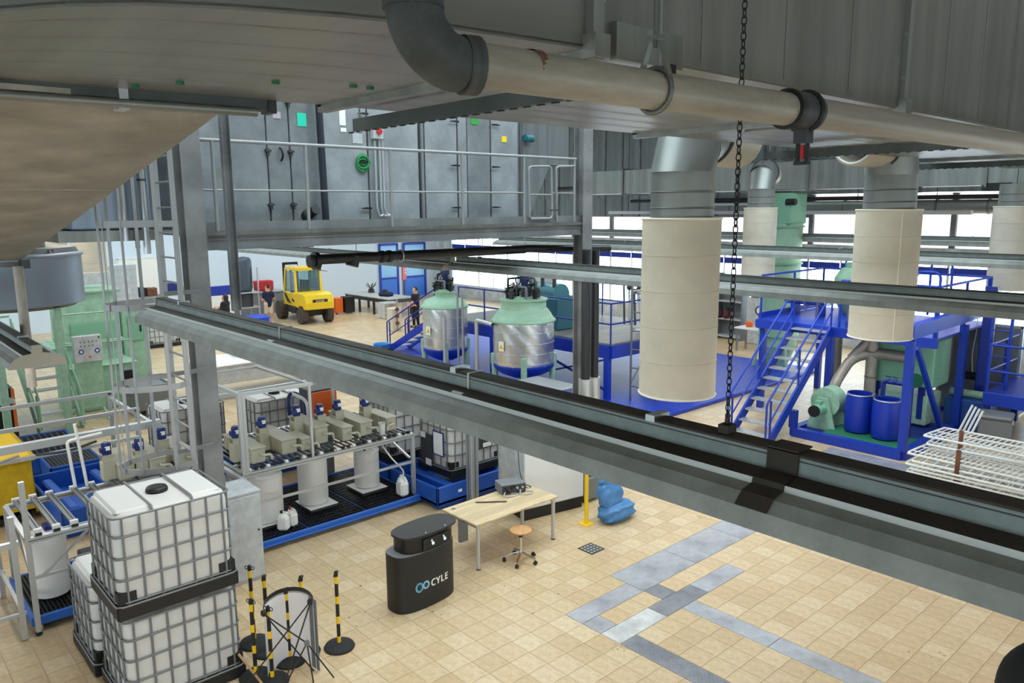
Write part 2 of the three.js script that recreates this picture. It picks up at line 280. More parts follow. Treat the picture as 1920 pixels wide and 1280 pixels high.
// ---------------------------------------------------------------- strip lights
function luminaire(label, x0, x1, z, y, wires = [], topAt = null) {
  const turn = 0;
  const L = x1 - x0, t = thing('strip_light', label, 'strip light', [x0, y, z], turn, 'suspended strip lights in rows'); const ext = (pts) => { const g = extr(pts, L); g.rotateY(Math.PI / 2); return g; };
  // outlines are drawn in (-z, y)
  part(t, 'trunking', ext([[-0.043, -0.004], [0.043, -0.004], [0.05, -0.095], [-0.05, -0.095]]), M.lumSide);
  part(t, 'trunking_lid', ext([[-0.04, 0], [0.04, 0], [0.05, -0.004], [0.05, -0.014], [-0.05, -0.014], [-0.05, -0.004]]), M.lumTop);
  for (const s of [-1, 1]) {
    part(t, 'seam', at(box(L, 0.004, 0.004), L / 2, -0.03, 0.0465 * s), M.darkGrey);
    const S = (p) => s > 0 ? p : p.map(([a, b]) => [-a, b]).reverse();
    part(t, 'shoulder', ext(S([[0.048, -0.088], [0.145, -0.104], [0.145, -0.112], [0.048, -0.1]])), M.lumTop);
    part(t, 'lip', ext(S([[0.14, -0.104], [0.148, -0.1], [0.152, -0.126], [0.14, -0.126]])), M.lumLip);
    part(t, 'reflector_upper', ext(S([[0.148, -0.124], [0.222, -0.138], [0.22, -0.145], [0.144, -0.13]])), M.lumLow);
    part(t, 'reflector_middle', ext(S([[0.222, -0.138], [0.268, -0.178], [0.262, -0.184], [0.218, -0.144]])), M.lumLow);
    part(t, 'reflector_lower', ext(S([[0.268, -0.178], [0.284, -0.25], [0.278, -0.252], [0.262, -0.183]])), M.lumLow);
  }
  for (const e of [0, L]) part(t, 'end_cap', at((() => { const g = extr([[-0.05, 0], [0.05, 0], [0.055, -0.09], [0.15, -0.105], [0.224, -0.138], [0.27, -0.178], [0.286, -0.25], [-0.286, -0.25], [-0.27, -0.178], [-0.224, -0.138], [-0.15, -0.105], [-0.055, -0.09]], 0.02); g.rotateY(Math.PI / 2); return g; })(), e - 0.01, 0, 0), M.lumEnd);
  part(t, 'diffuser', box(L - 0.06, 0.012, 0.22), mat('#ffffff', 0.6, 0, { emissive: '#fff1da', emissiveIntensity: 1.2 }), [L / 2, -0.2, 0]);
  const n = Math.max(1, Math.round(L / 6));
  for (let i = 0; i < n; i++) { const r = new THREE.RectAreaLight(LAMP_COL, LAMP_W, L / n - 0.1, 0.22); r.position.set(L * (i + 0.5) / n, -0.215, 0); r.rotation.x = -Math.PI / 2; t.add(r); }
  for (let i = 0; i < n; i++) for (const s of [0.12, 0.88]) { // hangers
    const hx = L * (i + s) / n; part(t, 'hanger_clip', box(0.05, 0.03, 0.11), M.steel, [hx, 0, 0]);
  }
  for (const wx of wires) rod(t, 'suspension_wire', [wx - x0, 0, 0], [wx - x0, (topAt ? topAt(wx) : 9.6) - y, 0], 0.007, M.rubber, 5);
  return t;
}
const RY = 4.27, R1 = 2.73, R2 = 9.55;
const lum1 = luminaire('near long grey strip light crossing the hall below the duct', -3.2, 8.75, R1, RY);
{ // strap over a joint, and the small joint screws
  const sx = 1.42 + 3.2; const st = part(lum1, 'joint_strap', merge([at(box(0.13, 0.006, 0.11), sx, 0.006, 0), barM([sx, -0.004, -0.05], [sx, -0.09, -0.056], 0.13, 0.006), barM([sx, -0.09, -0.056], [sx, -0.1, -0.15], 0.13, 0.006), barM([sx, -0.096, -0.15], [sx, -0.124, -0.156], 0.13, 0.006), barM([sx, -0.119, -0.15], [sx, -0.133, -0.226], 0.13, 0.006), barM([sx, -0.133, -0.226], [sx, -0.175, -0.273], 0.13, 0.006)]), M.lumTop);
  st.userData.label = 'dark strap across a joint';
  for (const jx of [3.35, 5.75]) { part(lum1, 'joint_cover', box(0.012, 0.1, 0.112), M.lumLip, [jx + 3.2, -0.045, 0]); part(lum1, 'joint_clip', box(0.09, 0.012, 0.02), M.lumLip, [jx + 3.2, -0.098, -0.13]); }
}
luminaire('second strip light row, running behind the big fabric tube', -4, 12.2, R2, RY - 0.02, [-1, 6.9]);
luminaire('strip light end piece under the black waste pipe', 12.45, 24, R2 + 0.05, RY - 0.06, [16.2, 22.5]);
luminaire('third strip light row passing behind the blue stair platform tubes', 1, 19, 16.6, RY, [1.7, 6.3, 12, 18]);
luminaire('fourth strip light row near the window wall', 0, 26, 23.4, RY + 0.05, [1.2, 22, 25]);
luminaire('short strip light row ending above the pale green stair', 9.9, 16, 1.72, 3.72, [12.9], x => 9.6);
luminaire('strip light row near the forklift aisle', 25.5, 36.5, 12.5, RY, [26.5, 35.5]);
luminaire('strip light row above the far work table', 25.5, 36.5, 19.5, RY, [26.5, 35.5]);
luminaire('strip light row over the green press', 15.4, 24, 4.6, RY + 1.2, [16, 23]);
luminaire('strip light row above the camera gallery', -8, 6, -4.2, RY, [-7, 5]);
// ---------------------------------------------------------------- big rectangular duct overhead
const DY = 5.9;
{
  const t = thing('rectangular_duct', 'huge galvanised rectangular air duct overhead with flanged joints', 'duct');
  const joints = [2.68, 6.02, 9.3, 13.0, 16.8, 20.5];
  const xf = 2.44, xb = 4.84;
  for (let i = 0; i < joints.length - 1; i++) {
    const z0 = joints[i], z1 = joints[i + 1], L = z1 - z0;
    part(t, 'side_panel', box(0.02, 1.3, L - 0.02), M.duct, [xf, DY + 0.65, (z0 + z1) / 2]); part(t, 'side_panel', box(0.02, 1.3, L - 0.02), M.duct, [xb, DY + 0.65, (z0 + z1) / 2]);
    part(t, 'underside', box(xb - xf, 0.02, L - 0.02), M.galvUnder, [(xf + xb) / 2, DY, (z0 + z1) / 2]); part(t, 'top_panel', box(xb - xf, 0.02, L - 0.02), M.duct, [(xf + xb) / 2, DY + 1.3, (z0 + z1) / 2]);
    const n = Math.round(L / 0.8); for (let k = 1; k < n; k++) { const z = z0 + L * k / n; part(t, 'pressed_rib', box(0.006, 1.24, 0.012), M.duct, [xf - 0.011, DY + 0.65, z]); }
    for (let k = 1; k < 8; k++) { const x = xf + (xb - xf) * k / 8; part(t, 'pressed_rib', extrudeRib(0.2, 0.005, L - 0.08), M.galvUnder, [x, DY - 0.01, z0 + 0.04]); }
  }
  // curved first length towards the left
  const edge = [[2.44, 2.66], [2.53, 1.85], [2.63, 1.54], [2.77, 1.19], [2.91, 0.94], [3.1, 0.74], [3.5, 0.46], [4.2, 0.05]];
  const side = (pts, h) => { const g = new THREE.BufferGeometry(), p = [], u = []; let s = 0; for (let i = 0; i < pts.length - 1; i++) { const [a, b] = [pts[i], pts[i + 1]], L = Math.hypot(b[0] - a[0], b[1] - a[1]); const A = [a[0], DY, a[1]], B = [b[0], DY, b[1]], C = [b[0], DY + h, b[1]], D = [a[0], DY + h, a[1]]; p.push(...A, ...B, ...C, ...A, ...C, ...D); u.push(s, 0, s + L, 0, s + L, h, s, 0, s + L, h, s, h); s += L; } g.setAttribute('position', new THREE.Float32BufferAttribute(p, 3)); g.setAttribute('uv', new THREE.Float32BufferAttribute(u, 2)); g.computeVertexNormals(); return g; };
  part(t, 'side_panel', side(edge, 1.3), M.galvUnder);
  const sh = extr([...edge.map(([x, z]) => [x, -z]), [5.5, -0.3], [5.1, -0.85], [4.98, -1.6], [4.9, -2.2], [4.84, -2.66]], 0.02); sh.rotateX(-Math.PI / 2);
  part(t, 'underside', uvMetres(sh), M.galvUnder, [0, DY - 0.01, 0]);
  part(t, 'top_panel', uvMetres(sh), M.duct, [0, DY + 1.29, 0]);
  part(t, 'side_panel', side([[4.84, 2.66], [4.9, 2.2], [4.98, 1.6], [5.1, 0.85], [5.5, 0.3], [4.2, 0.05]], 1.3), M.duct);
  for (const k of [0.14, 0.3, 0.46, 0.62, 0.78]) { const cv = q => new THREE.CatmullRomCurve3(edge.slice(0, 7).map(([x, z], i) => { const b = [[4.84, 2.66], [4.88, 2.25], [4.92, 2.0], [4.95, 1.7], [4.99, 1.45], [5.03, 1.2], [5.1, 0.85]][i]; return V(x + (b[0] - x) * q, 0, z + (b[1] - z) * q); })).getPoints(40);
    const q = [cv(k - 0.04), cv(k - 0.025), cv(k + 0.025), cv(k + 0.04)], ys = [DY - 0.0105, DY - 0.015, DY - 0.015, DY - 0.0105], p = [], idx = []; for (let i = 0; i <= 40; i++) q.forEach((c, j) => p.push(c[i].x, ys[j], c[i].z)); for (let i = 0; i < 40; i++) for (let j = 0; j < 3; j++) { const a = i * 4 + j; idx.push(a, a + 1, a + 4, a + 1, a + 5, a + 4); }
    const g = new THREE.BufferGeometry(); g.setAttribute('position', new THREE.Float32BufferAttribute(p, 3)); g.setIndex(idx); g.computeVertexNormals(); part(t, 'pressed_rib', uvMetres(g), M.galvUnder); }
  for (const [x, z] of [[4.7, 1.43], [4.43, 1.58], [4.09, 1.97], [3.94, 2.36], [3.94, 2.47]]) part(t, 'plug', cyl(0.022, 0.022, 0.02, 10), M.greenDeep, [x, DY - 0.02, z]);
  for (const z of joints) { part(t, 'flange', merge([at(box(0.05, 1.36, 0.07), xf - 0.025, DY + 0.66, z), at(box(xb - xf + 0.1, 0.05, 0.07), (xf + xb) / 2, DY - 0.03, z), at(box(0.05, 1.36, 0.07), xb + 0.025, DY + 0.66, z), at(box(0.09, 0.1, 0.1), xf - 0.03, DY, z)]), M.galv); for (let k = 0; k < 4; k++) part(t, 'flange_bolt', cyl(0.014, 0.014, 0.1, 8), M.steel, [xf - 0.03, DY + 0.2 + k * 0.3, z], [Math.PI / 2, 0, 0]); }
  part(t, 'inspection_cover', cyl(0.3, 0.3, 0.03, 32), M.galvUnder, [3.72, DY - 0.03, 6.62]);
  part(t, 'bracket_plate', box(0.04, 0.16, 0.5), M.galv, [2.41, DY + 0.04, 3.05]);
}
function extrudeRib(w, h, L) { return memo(`rib${w},${h},${L}`, () => { const g = extr([[-w / 2, 0], [w / 2, 0], [w / 4, -h], [-w / 4, -h]], L); return uvMetres(g); }); }
// slotted trapeze channels that carry the duct
function trapeze(label, x0, x1, z, y) {
  const t = thing('trapeze_channel', label, 'support channel', [0, 0, 0], 0, 'slotted channels carrying the duct');
  part(t, 'web', box(x1 - x0, 0.085, 0.006), M.channel, [(x0 + x1) / 2, y, z - 0.02]); part(t, 'flange', merge([at(box(x1 - x0, 0.006, 0.045), (x0 + x1) / 2, y + 0.04, z), at(box(x1 - x0, 0.006, 0.045), (x0 + x1) / 2, y - 0.04, z)]), M.channel);
  for (let k = 0; k < (x1 - x0) / 0.11; k++) part(t, 'slot', box(0.045, 0.01, 0.02), M.black, [x0 + 0.08 + k * 0.11, y - 0.045, z + 0.004]);
  part(t, 'end_cap', box(0.03, 0.09, 0.05), M.black, [x0, y, z]); for (const x of [x0 + 0.06, x1 - 0.06]) rod(t, 'threaded_rod', [x, y - 0.06, z], [x, 9.6, z], 0.008, M.steel, 6);
}
trapeze('slotted channel under the duct beside the first flange', 2.24, 5.0, 3.0, 5.79);
trapeze('slotted channel under the duct beyond the round cover', 2.1, 5.05, 8.7, 5.79);
trapeze('slotted channel at the far flanges of the duct', 2.0, 5.05, 13.3, 5.79);
{ // conduit rail along the far lower edge, hood below it
  const t = thing('conduit_rail', 'grey conduit rail clamped along the duct edge above the sloping hood', 'conduit', [0, 0, 0]);
  bar(t, 'rail', [5.06, 5.86, 0.5], [4.9, 5.86, 2.28], 0.1, 0.07, M.channel); rod(t, 'conduit', [5.0, 5.81, 0.5], [4.86, 5.81, 2.2], 0.028, M.galv); part(t, 'clamp', merge([at(box(0.12, 0.05, 0.06), 4.98, 5.8, 1.43), at(box(0.05, 0.1, 0.05), 4.94, 5.84, 1.43)]), M.alu); part(t, 'end_cap', box(0.13, 0.09, 0.05), M.darkGrey, [4.9, 5.855, 2.3]);
  const h = thing('sloping_hood', 'broad beige sheet metal hood sloping down from the duct', 'hood');
  // sheet lengths parallel to z, stepping down away from the camera
  const A = [4.95, 5.84], B = [12.2, 4.545], cuts = [0, 0.16, 0.36, 0.62, 1];
  for (let i = 0; i < 4; i++) {
    const a = cuts[i], b = cuts[i + 1] - 0.002, P = k => [A[0] + (B[0] - A[0]) * k, A[1] + (B[1] - A[1]) * k]; const [x0, y0] = P(a), [x1, y1] = P(b);
    const g = extr([[x0, y0], [x1, y1], [x1, y1 + 0.03], [x0, y0 + 0.03]], 6.5); part(h, 'sheet', uvMetres(g), M.hood, [0, i % 2 ? 0.004 : 0, -4.45]);
  }
  part(h, 'side_sheet', extr([[A[0], A[1] + 0.02], [B[0], B[1] + 0.02], [B[0], B[1] + 0.7], [A[0], A[1] + 0.7]], 0.02), M.hood, [0, 0, 2.03]);
  part(h, 'end_trim', box(0.06, 0.07, 6.5), M.steelGrey, [12.2, 4.5, -1.2]); part(h, 'corner_bracket', box(0.12, 0.12, 0.12), M.channel, [12.15, 4.5, 2.08]);
  rod(h, 'support_tube', [11.7, 4.5, 1.93], [11.7, 2.9, 1.93], 0.06, M.ductTan, 14);
}
{ // drain pipe
  const t = thing('drain_pipe', 'grey plastic drain pipe with a dirty elbow running under the duct', 'pipe'); const y = 5.55;
  const a = [1.56, y, 1.2], b = [1.42, y - 0.02, 2.67], c = [1.3, y - 0.03, 9];
  rod(t, 'pipe_run', [1.55, y, 1.27], b, 0.056, M.pvc, 24); rod(t, 'pipe_run', b, c, 0.055, M.pvc, 24);
  const el = []; for (let i = 0; i <= 8; i++) { const k = i / 8 * Math.PI / 2; el.push([1.57, y + 0.13 - 0.13 * Math.cos(k), 1.24 - 0.13 * Math.sin(k)]); }
  part(t, 'elbow', tubeM(el, 0.068, 20, 16), M.pvcDark); rod(t, 'riser', [1.57, y + 0.12, 1.11], [1.57, 8.6, 1.11], 0.058, M.pvcDark, 20); rod(t, 'socket', [1.57, y + 0.11, 1.11], [1.57, y + 0.16, 1.11], 0.073, M.pvcDark, 20); rod(t, 'socket', [1.57, y, 1.25], [1.56, y, 1.29], 0.072, M.pvcDark, 20);
  rod(t, 'coupling', [1.425, y - 0.018, 2.6], [1.418, y - 0.02, 2.74], 0.066, M.darkGrey, 24); rod(t, 'rubber_ring', [1.428, y - 0.018, 2.58], [1.427, y - 0.018, 2.61], 0.07, M.black, 24);
  part(t, 'pipe_stain', at(cyl(0.0575, 0.0575, 0.03, 24, true), 0, 0, 0, Math.PI / 2), M.rust, [1.535, y, 1.46]);
  const s = thing('pipe_shoe', 'dark clamp foot with a red tipped hanger under the pipe coupling', 'clamp', [1.42, 5.53, 2.7]); part(s, 'clamp_band', tor(0.068, 0.01, 8, 28), M.black); part(s, 'stem', box(0.05, 0.05, 0.05), M.darkGrey, [0, -0.085, 0]); part(s, 'cage', merge([at(box(0.012, 0.07, 0.012), 0.018, -0.14, 0), at(box(0.012, 0.07, 0.012), -0.018, -0.14, 0), at(box(0.05, 0.012, 0.03), 0, -0.18, 0)]), M.black); part(s, 'tip', cyl(0.008, 0.008, 0.05, 8), M.red, [0, -0.14, 0]);
  const h = thing('pipe_hanger', 'clevis hanger strap with rod holding the plastic pipe', 'hanger', [1.49, 5.54, 1.92]); part(h, 'strap', tor(0.064, 0.008, 6, 28), M.galvDark); part(h, 'clevis', merge([barM([-0.06, 0.02, 0], [-0.02, 0.14, 0], 0.02, 0.008), barM([0.06, 0.02, 0], [0.02, 0.14, 0], 0.02, 0.008), at(box(0.05, 0.012, 0.03), 0, 0.15, 0)]), M.galvDark); rod(h, 'hanger_rod', [0, 0.12, 0], [0, 4.05, 0], 0.007, M.galvDark, 6);
}
// chains
function chain(label, x, z, y0, y1, s) {
  const t = thing('hanging_chain', label, 'chain', [x, 0, z]); const lk = memo('link' + s, () => { const g = new THREE.TorusGeometry(0.0105 * s, 0.0027 * s, 5, 12); g.scale(0.8, 1.5, 1); return g; }); const n = Math.floor((y1 - y0) / (0.026 * s));
  const shown = Math.min(n, 96); for (let i = 0; i < shown; i++) part(t, 'chain_link', lk, M.rubber, [0, y0 + i * 0.026 * s, 0], [0, i % 2 ? 1.57 : 0.3, 0]);
  return t;
}
{ const c = chain('dark steel chain carrying the near strip light', 1.7, R1, RY + 0.05, 9.5, 1.08); part(c, 'hook_block', merge([at(box(0.05, 0.035, 0.06), 0, RY + 0.02, 0), at(box(0.015, 0.06, 0.015), 0, RY + 0.05, 0)]), M.lumTop); }
{ // slotted strut hanging in front of the platform
  const t = thing('slotted_strut', 'slotted grey strut hanging beside the platform column', 'strut', [9.62, 0, 3.92]);
  part(t, 'channel', merge([at(box(0.006, 5.65, 0.1), 0.04, 6.75, 0), at(box(0.08, 5.65, 0.006), 0, 6.75, 0.05), at(box(0.08, 5.65, 0.006), 0, 6.75, -0.05)]), M.steelGrey); for (let k = 0; k < 40; k++) part(t, 'slot', box(0.012, 0.035, 0.008), M.black, [-0.01, 3.95 + k * 0.064, 0.053]);
}
// ---------------------------------------------------------------- hanging fabric air tubes
function airTube(label, x, z, r, yb, yt, elbow, m = M.cream) {
  const t = thing('fabric_air_tube', label, 'air diffuser', [x, 0, z], 0, 'hanging fabric air tubes');
  part(t, 'fabric_sleeve', cyl(r, r, yt - yb, 40), m, [0, (yt + yb) / 2, 0]); part(t, 'hem', at(tor(r, 0.014, 6, 40), 0, 0, 0, Math.PI / 2), M.creamEdge, [0, yb, 0]); part(t, 'hem', at(tor(r, 0.014, 6, 40), 0, 0, 0, Math.PI / 2), M.creamEdge, [0, yt, 0]);
  for (let k = 1; k < 5; k++) part(t, 'seam', at(tor(r + 0.001, 0.004, 4, 40), 0, 0, 0, Math.PI / 2), m, [0, yb + (yt - yb) * k / 5, 0]); if (r > 0.46) rod(t, 'zip', [-r * 0.72, yb, -r * 0.7], [-r * 0.72, yt, -r * 0.7], 0.008, M.creamEdge, 5);
  for (const a of [0]) rod(t, 'suspension_wire', [0, yt + 0.5, 0], [0, x > 2.4 && x < 5.9 && z < 20 && 0 ? DY - 0.03 : (x > 5.2 && x < 11.2 || x > 31.5 && x < 35) && z > 0.5 && z < 20 ? 9.69 : 9.595, 0], 0.006, M.rubber, 4);
  const rc = r * 0.8; part(t, 'metal_collar', cyl(rc, rc, 0.55, 36), M.galv, [0, yt + 0.27, 0]); for (const k of [0.12, 0.3]) part(t, 'collar_bead', at(tor(rc, 0.012, 5, 36), 0, 0, 0, Math.PI / 2), M.galvDark, [0, yt + k, 0]);
  if (elbow) { // mitred elbow turning towards +z
    const seg = (p0, n0, p1, n1) => { const g = new THREE.CylinderGeometry(rc, rc, 1, 36, 1, true), P = g.attributes.position; const A = V(...p0), B = V(...p1); for (let i = 0; i < P.count; i++) { const top = P.getY(i) > 0, c = top ? B : A, n = V(...(top ? n1 : n0)).normalize(), d = B.clone().sub(A).normalize(); let q = V(P.getX(i), 0, P.getZ(i)); q.applyQuaternion(new THREE.Quaternion().setFromUnitVectors(UPV, d)); q.add(c); const k = n.dot(c.clone().sub(q)) / n.dot(d); q.addScaledVector(d, k); P.setXYZ(i, q.x, q.y, q.z); } g.computeVertexNormals(); return g; };
    const [dx, dz] = elbow; const y0 = yt + 0.52, R = rc * 1.05; const p = [[0, y0, 0], [dx * R * 0.42, y0 + R * 0.95, dz * R * 0.42], [dx * R * 1.7, y0 + R * 1.25, dz * R * 1.7], [dx * R * 2.2, y0 + R * 1.25, dz * R * 2.2]];
    part(t, 'elbow_segment', seg(p[0], [0, 1, 0], p[1], [dx * 0.8, 1, dz * 0.8]), M.galv); part(t, 'elbow_segment', seg(p[1], [dx * 0.8, 1, dz * 0.8], p[2], [dx, 0.15, dz]), M.galv);
    const fl = []; for (let k = 0; k < 14; k++) { const g = at(tor(rc * 0.92, 0.035, 6, 28), 0, 0, 0, 0, Math.atan2(dx, dz), 0); g.translate(dx * (R * 1.75 + k * 0.09), y0 + R * 1.25, dz * (R * 1.75 + k * 0.09)); fl.push(g); } part(t, 'flexible_hose', merge(fl), mat('#bab4a8', 0.4, 0.4));
    part(t, 'hose_clamp', at(tor(rc + 0.015, 0.02, 6, 32), 0, 0, 0, 0, Math.atan2(dx, dz), 0), M.darkGrey, [dx * R * 1.7, y0 + R * 1.25, dz * R * 1.7]);
  }
  return t;
}
airTube('big cream fabric air tube hanging nearest the chain', 5.38, 7.5, 0.45, 3.0, 5.06, [0.25, 0.97]);
airTube('cream fabric air tube hanging over the blue drums', 5.05, 12.4, 0.47, 3.14, 5.12, [0.1, -0.5]);
airTube('cream fabric air tube hanging before the green column', 11.5, 19.7, 0.45, 3.2, 5.13, [0.4, 0.9]);
airTube('cream fabric air tube cut by the right picture edge', 5.95, 21.95, 0.45, 3.1, 5.13, null);
airTube('cream fabric air tube beside the dented steel tank', 23.4, 5.55, 0.42, 3.55, 4.8, null);
airTube('upper cream fabric air tube above the green press', 24.3, 4.75, 0.48, 4.1, 5.4, null);
airTube('small cream fabric air tube behind the platform column', 33.5, 13.4, 0.42, 4.0, 4.9, null);
// ---------------------------------------------------------------- steel columns and the plant platform
function hcol(label, x, z, h) {
  const o = thing('steel_column', label, 'column', [x, 0, z]); o.userData.kind = 'structure';
  part(o, 'flange', box(0.02, h, 0.25), M.colGrey, [-0.115, h / 2, 0]); part(o, 'flange', box(0.02, h, 0.25), M.colGrey, [0.115, h / 2, 0]); part(o, 'web', box(0.21, h, 0.02), M.colGrey, [0, h / 2, 0]); part(o, 'base_plate', box(0.28, 0.025, 0.26), M.colGrey, [0, 0.0125, 0]);
}
hcol('grey steel column beside the caged ladder', 10.0, 3.58, 9.6);
hcol('grey steel column at the gate end of the platform', 10.05, 10.87, 9.6);
{
  const t = thing('plant_platform', 'grey steel plant platform with handrail and gate above the rack', 'platform');
  const z0 = 3.5, z1 = 11.0, X0 = 9.96;
  part(t, 'edge_beam', merge([at(box(0.012, 0.23, z1 - z0), X0 + 0.03, 4.8, (z0 + z1) / 2), at(box(0.09, 0.014, z1 - z0), X0 + 0.04, 4.695, (z0 + z1) / 2), at(box(0.09, 0.014, z1 - z0), X0 + 0.04, 4.9, (z0 + z1) / 2), at(box(0.02, 0.012, z1 - z0), X0 + 0.018, 4.82, (z0 + z1) / 2)]), M.steelGrey);
  part(t, 'deck', box(5.2, 0.05, z1 - z0), M.galvDark, [12.55, 4.9, (z0 + z1) / 2]); part(t, 'toe_board', box(0.012, 0.13, z1 - z0 - 0.1), M.steelGrey, [X0 + 0.05, 4.98, (z0 + z1) / 2]);
  for (const z of [5.2, 7, 8.8]) part(t, 'joist', box(5.0, 0.2, 0.09), M.steelGrey, [12.5, 4.77, z]);
  rod(t, 'handrail', [10, 6.07, 3.72], [10, 6.07, 10.62], 0.024, M.railGrey, 10); rod(t, 'mid_rail', [10, 5.45, 3.72], [10, 5.45, 9.31], 0.014, M.railGrey, 8); rod(t, 'mid_rail', [10, 5.45, 9.95], [10, 5.45, 10.6], 0.014, M.railGrey, 8);
  for (const z of [3.9, 5.19, 6.57, 7.94, 9.31, 10.58]) rod(t, 'rail_post', [10, 4.9, z], [10, 6.06, z], 0.024, M.railGrey, 10);
  const g1 = pipe(t, 'gate_leaf', [[9.98, 5.02, 9.42], [9.98, 5.9, 9.4], [9.98, 5.92, 9.96], [9.98, 5.0, 9.98], [9.98, 5.0, 9.44]], 0.02, M.railGrey, 8, 0.08); rod(g1, 'gate_bar', [9.98, 5.42, 9.42], [9.98, 5.42, 9.97], 0.013, M.railGrey, 6);
  const g2 = pipe(t, 'gate_leaf', [[9.98, 4.95, 10.1], [9.98, 5.92, 10.08], [9.98, 5.94, 10.55]], 0.02, M.railGrey, 8, 0.08); part(g2, 'gate_latch', box(0.03, 0.02, 0.2), M.darkGrey, [9.97, 5.15, 10.03]);
}
{ // air handling unit on the platform
  const ahuBlue = mat('#a2a6a9', 0.3, 0.35, { map: mottle(0.2, 81, 0.7) }), ahuGrey = mat('#a2a6a9', 0.5, 0.1, { map: mottle(0.18, 82, 0.6) }), ahuBright = mat('#a2a6a9', 0.22, 0.6, { map: streakV });
  const t = thing('air_handling_unit', 'tall grey air handling unit with latched doors on the platform', 'air unit'); const X = 11.3;
  const panel = (z0, z1, m, y0 = 4.94, y1 = 8.4) => part(t, 'panel', cbx(0.06, y1 - y0, z1 - z0 - 0.02, 0.008), m, [X + 0.03, (y0 + y1) / 2, (z0 + z1) / 2]);
  part(t, 'casing', box(3, 3.5, 6.6), ahuGrey, [X + 1.56, 6.68, 7.22]);
  for (const [a, b, m] of [[6.14, 6.99, ahuGrey], [6.99, 8.02, ahuGrey], [8.14, 8.87, ahuGrey], [8.87, 9.1, ahuGrey], [9.1, 9.66, ahuBlue], [9.66, 10.37, ahuGrey]]) panel(a, b, m);
  for (const [a, b] of [[4.02, 5.24], [5.24, 5.61], [5.61, 6.08]]) panel(a, b, ahuBlue);
  part(t, 'gasket', box(0.03, 3.4, 0.1), M.darkGrey, [X + 0.03, 6.65, 8.08]); part(t, 'gasket', box(0.05, 3.4, 0.05), M.midGrey, [X, 6.65, 8.08]); for (const z of [8.87, 9.66, 6.99]) part(t, 'gasket', box(0.05, 3.4, 0.025), M.darkGrey, [X + 0.02, 6.65, z]);
  for (const [z, s] of [[8.87, -1], [9.66, 1], [6.99, -1]]) for (const y of [5.2, 5.95, 6.72]) { const h = part(t, 'latch', extr([[0, -0.012], [0.18 * s, -0.006], [0.2 * s, 0.006], [0.1 * s, 0.022], [0, 0.018]], 0.03), M.black, [X - 0.04, y, z]); h.rotation.y = -Math.PI / 2; }
  for (const z of [5.24, 5.61]) { for (const y of [5.25, 6.05, 6.78]) part(t, 'toggle_latch', merge([at(box(0.04, 0.1, 0.04), 0, 0, 0), at(box(0.05, 0.03, 0.09), -0.01, 0.02, 0)]), M.darkGrey, [X - 0.02, y, z]); }
  part(t, 'door_handle', tubeM([[X - 0.01, 6.12, 5.44], [X - 0.07, 6.09, 5.44], [X - 0.08, 6.0, 5.45], [X - 0.02, 5.93, 5.45]], 0.016, 7), M.black);
  const lab = (name, y, z, h, w, m) => part(t, name, box(0.008, h, w), m, [X - 0.006, y, z]);
  lab('turquoise_label', 6.56, 5.83, 0.2, 0.15, mat('#27d6b4', 0.6)); lab('pink_label', 6.6, 5.42, 0.1, 0.13, mat('#b9a3b4', 0.7)); lab('white_label', 6.66, 6.54, 0.28, 0.11, M.paper); lab('orange_label', 6.83, 6.54, 0.06, 0.11, mat('#c8a460', 0.7)); lab('white_label', 6.45, 6.55, 0.06, 0.1, M.paper); lab('grey_label', 6.33, 6.8, 0.16, 0.18, M.cabGrey);
  lab('green_label', 6.76, 9.28, 0.11, 0.17, mat('#2f9a41', 0.6)); lab('yellow_sign', 6.48, 10.0, 0.11, 0.12, M.signYellow); lab('yellow_sign', 6.33, 10.72, 0.1, 0.12, M.signYellow); lab('white_label', 6.3, 10.5, 0.07, 0.09, M.paper);
  // sloping bright discharge hood at the gate end
  const hood = part(t, 'discharge_hood', extr([[10.45, 8.4], [11.75, 8.4], [11.75, 6.05], [11.22, 6.05], [10.6, 4.95], [10.45, 4.95]], 0.05), ahuBright, [X + 0.03, 0, 0]); hood.rotation.y = -Math.PI / 2; part(t, 'discharge_hood', box(2.2, 2.3, 0.02), ahuBright, [X + 1.1, 7.2, 11.75]);
  part(t, 'panel_joint', box(0.012, 2.1, 0.015), M.midGrey, [X - 0.025, 7.1, 11.18]);
  part(t, 'actuator', merge([at(cyl(0.07, 0.07, 0.2, 16), 0, 0, 0, Math.PI / 2), at(box(0.1, 0.1, 0.06), 0, 0, -0.1)]), mat('#12606e', 0.5), [X - 0.08, 6.52, 10.58]); for (const z of [10.42, 10.48]) rod(t, 'conduit', [X - 0.02, 4.94, z], [X - 0.02, 7.4, z], 0.014, M.aluDark, 6);
  // switch box and bent conduits
  const sw = part(t, 'switch_box', cbx(0.1, 0.26, 0.2, 0.01), M.cabGrey, [X - 0.06, 6.46, 7.14]); part(sw, 'rotary_switch', cyl(0.05, 0.05, 0.05, 16), M.red, [-0.06, -0.01, 0.01], [0, 0, Math.PI / 2]); part(sw, 'red_lettering', box(0.004, 0.03, 0.1), M.red, [-0.052, 0.09, 0.01]);
  for (const z of [7.09, 7.18, 7.24]) pipe(t, 'bent_conduit', [[X - 0.06, 6.3, z], [X - 0.06, 5.2, z], [X - 0.06, 5.06, z + 0.05], [X - 0.06, 5.1, z + 0.13]], 0.022, M.alu, 8, 0.05);
  part(t, 'hose_coil', merge([at(tor(0.1, 0.018, 6, 18), 0, 0, 0, 0, 1.4, 0), at(tor(0.085, 0.018, 6, 18), 0.03, 0.04, 0.01, 0.2, 1.4, 0), at(tor(0.1, 0.018, 6, 18), 0.02, -0.05, 0, -0.2, 1.5, 0)]), mat('#148a45', 0.5), [X - 0.06, 5.95, 6.86]);
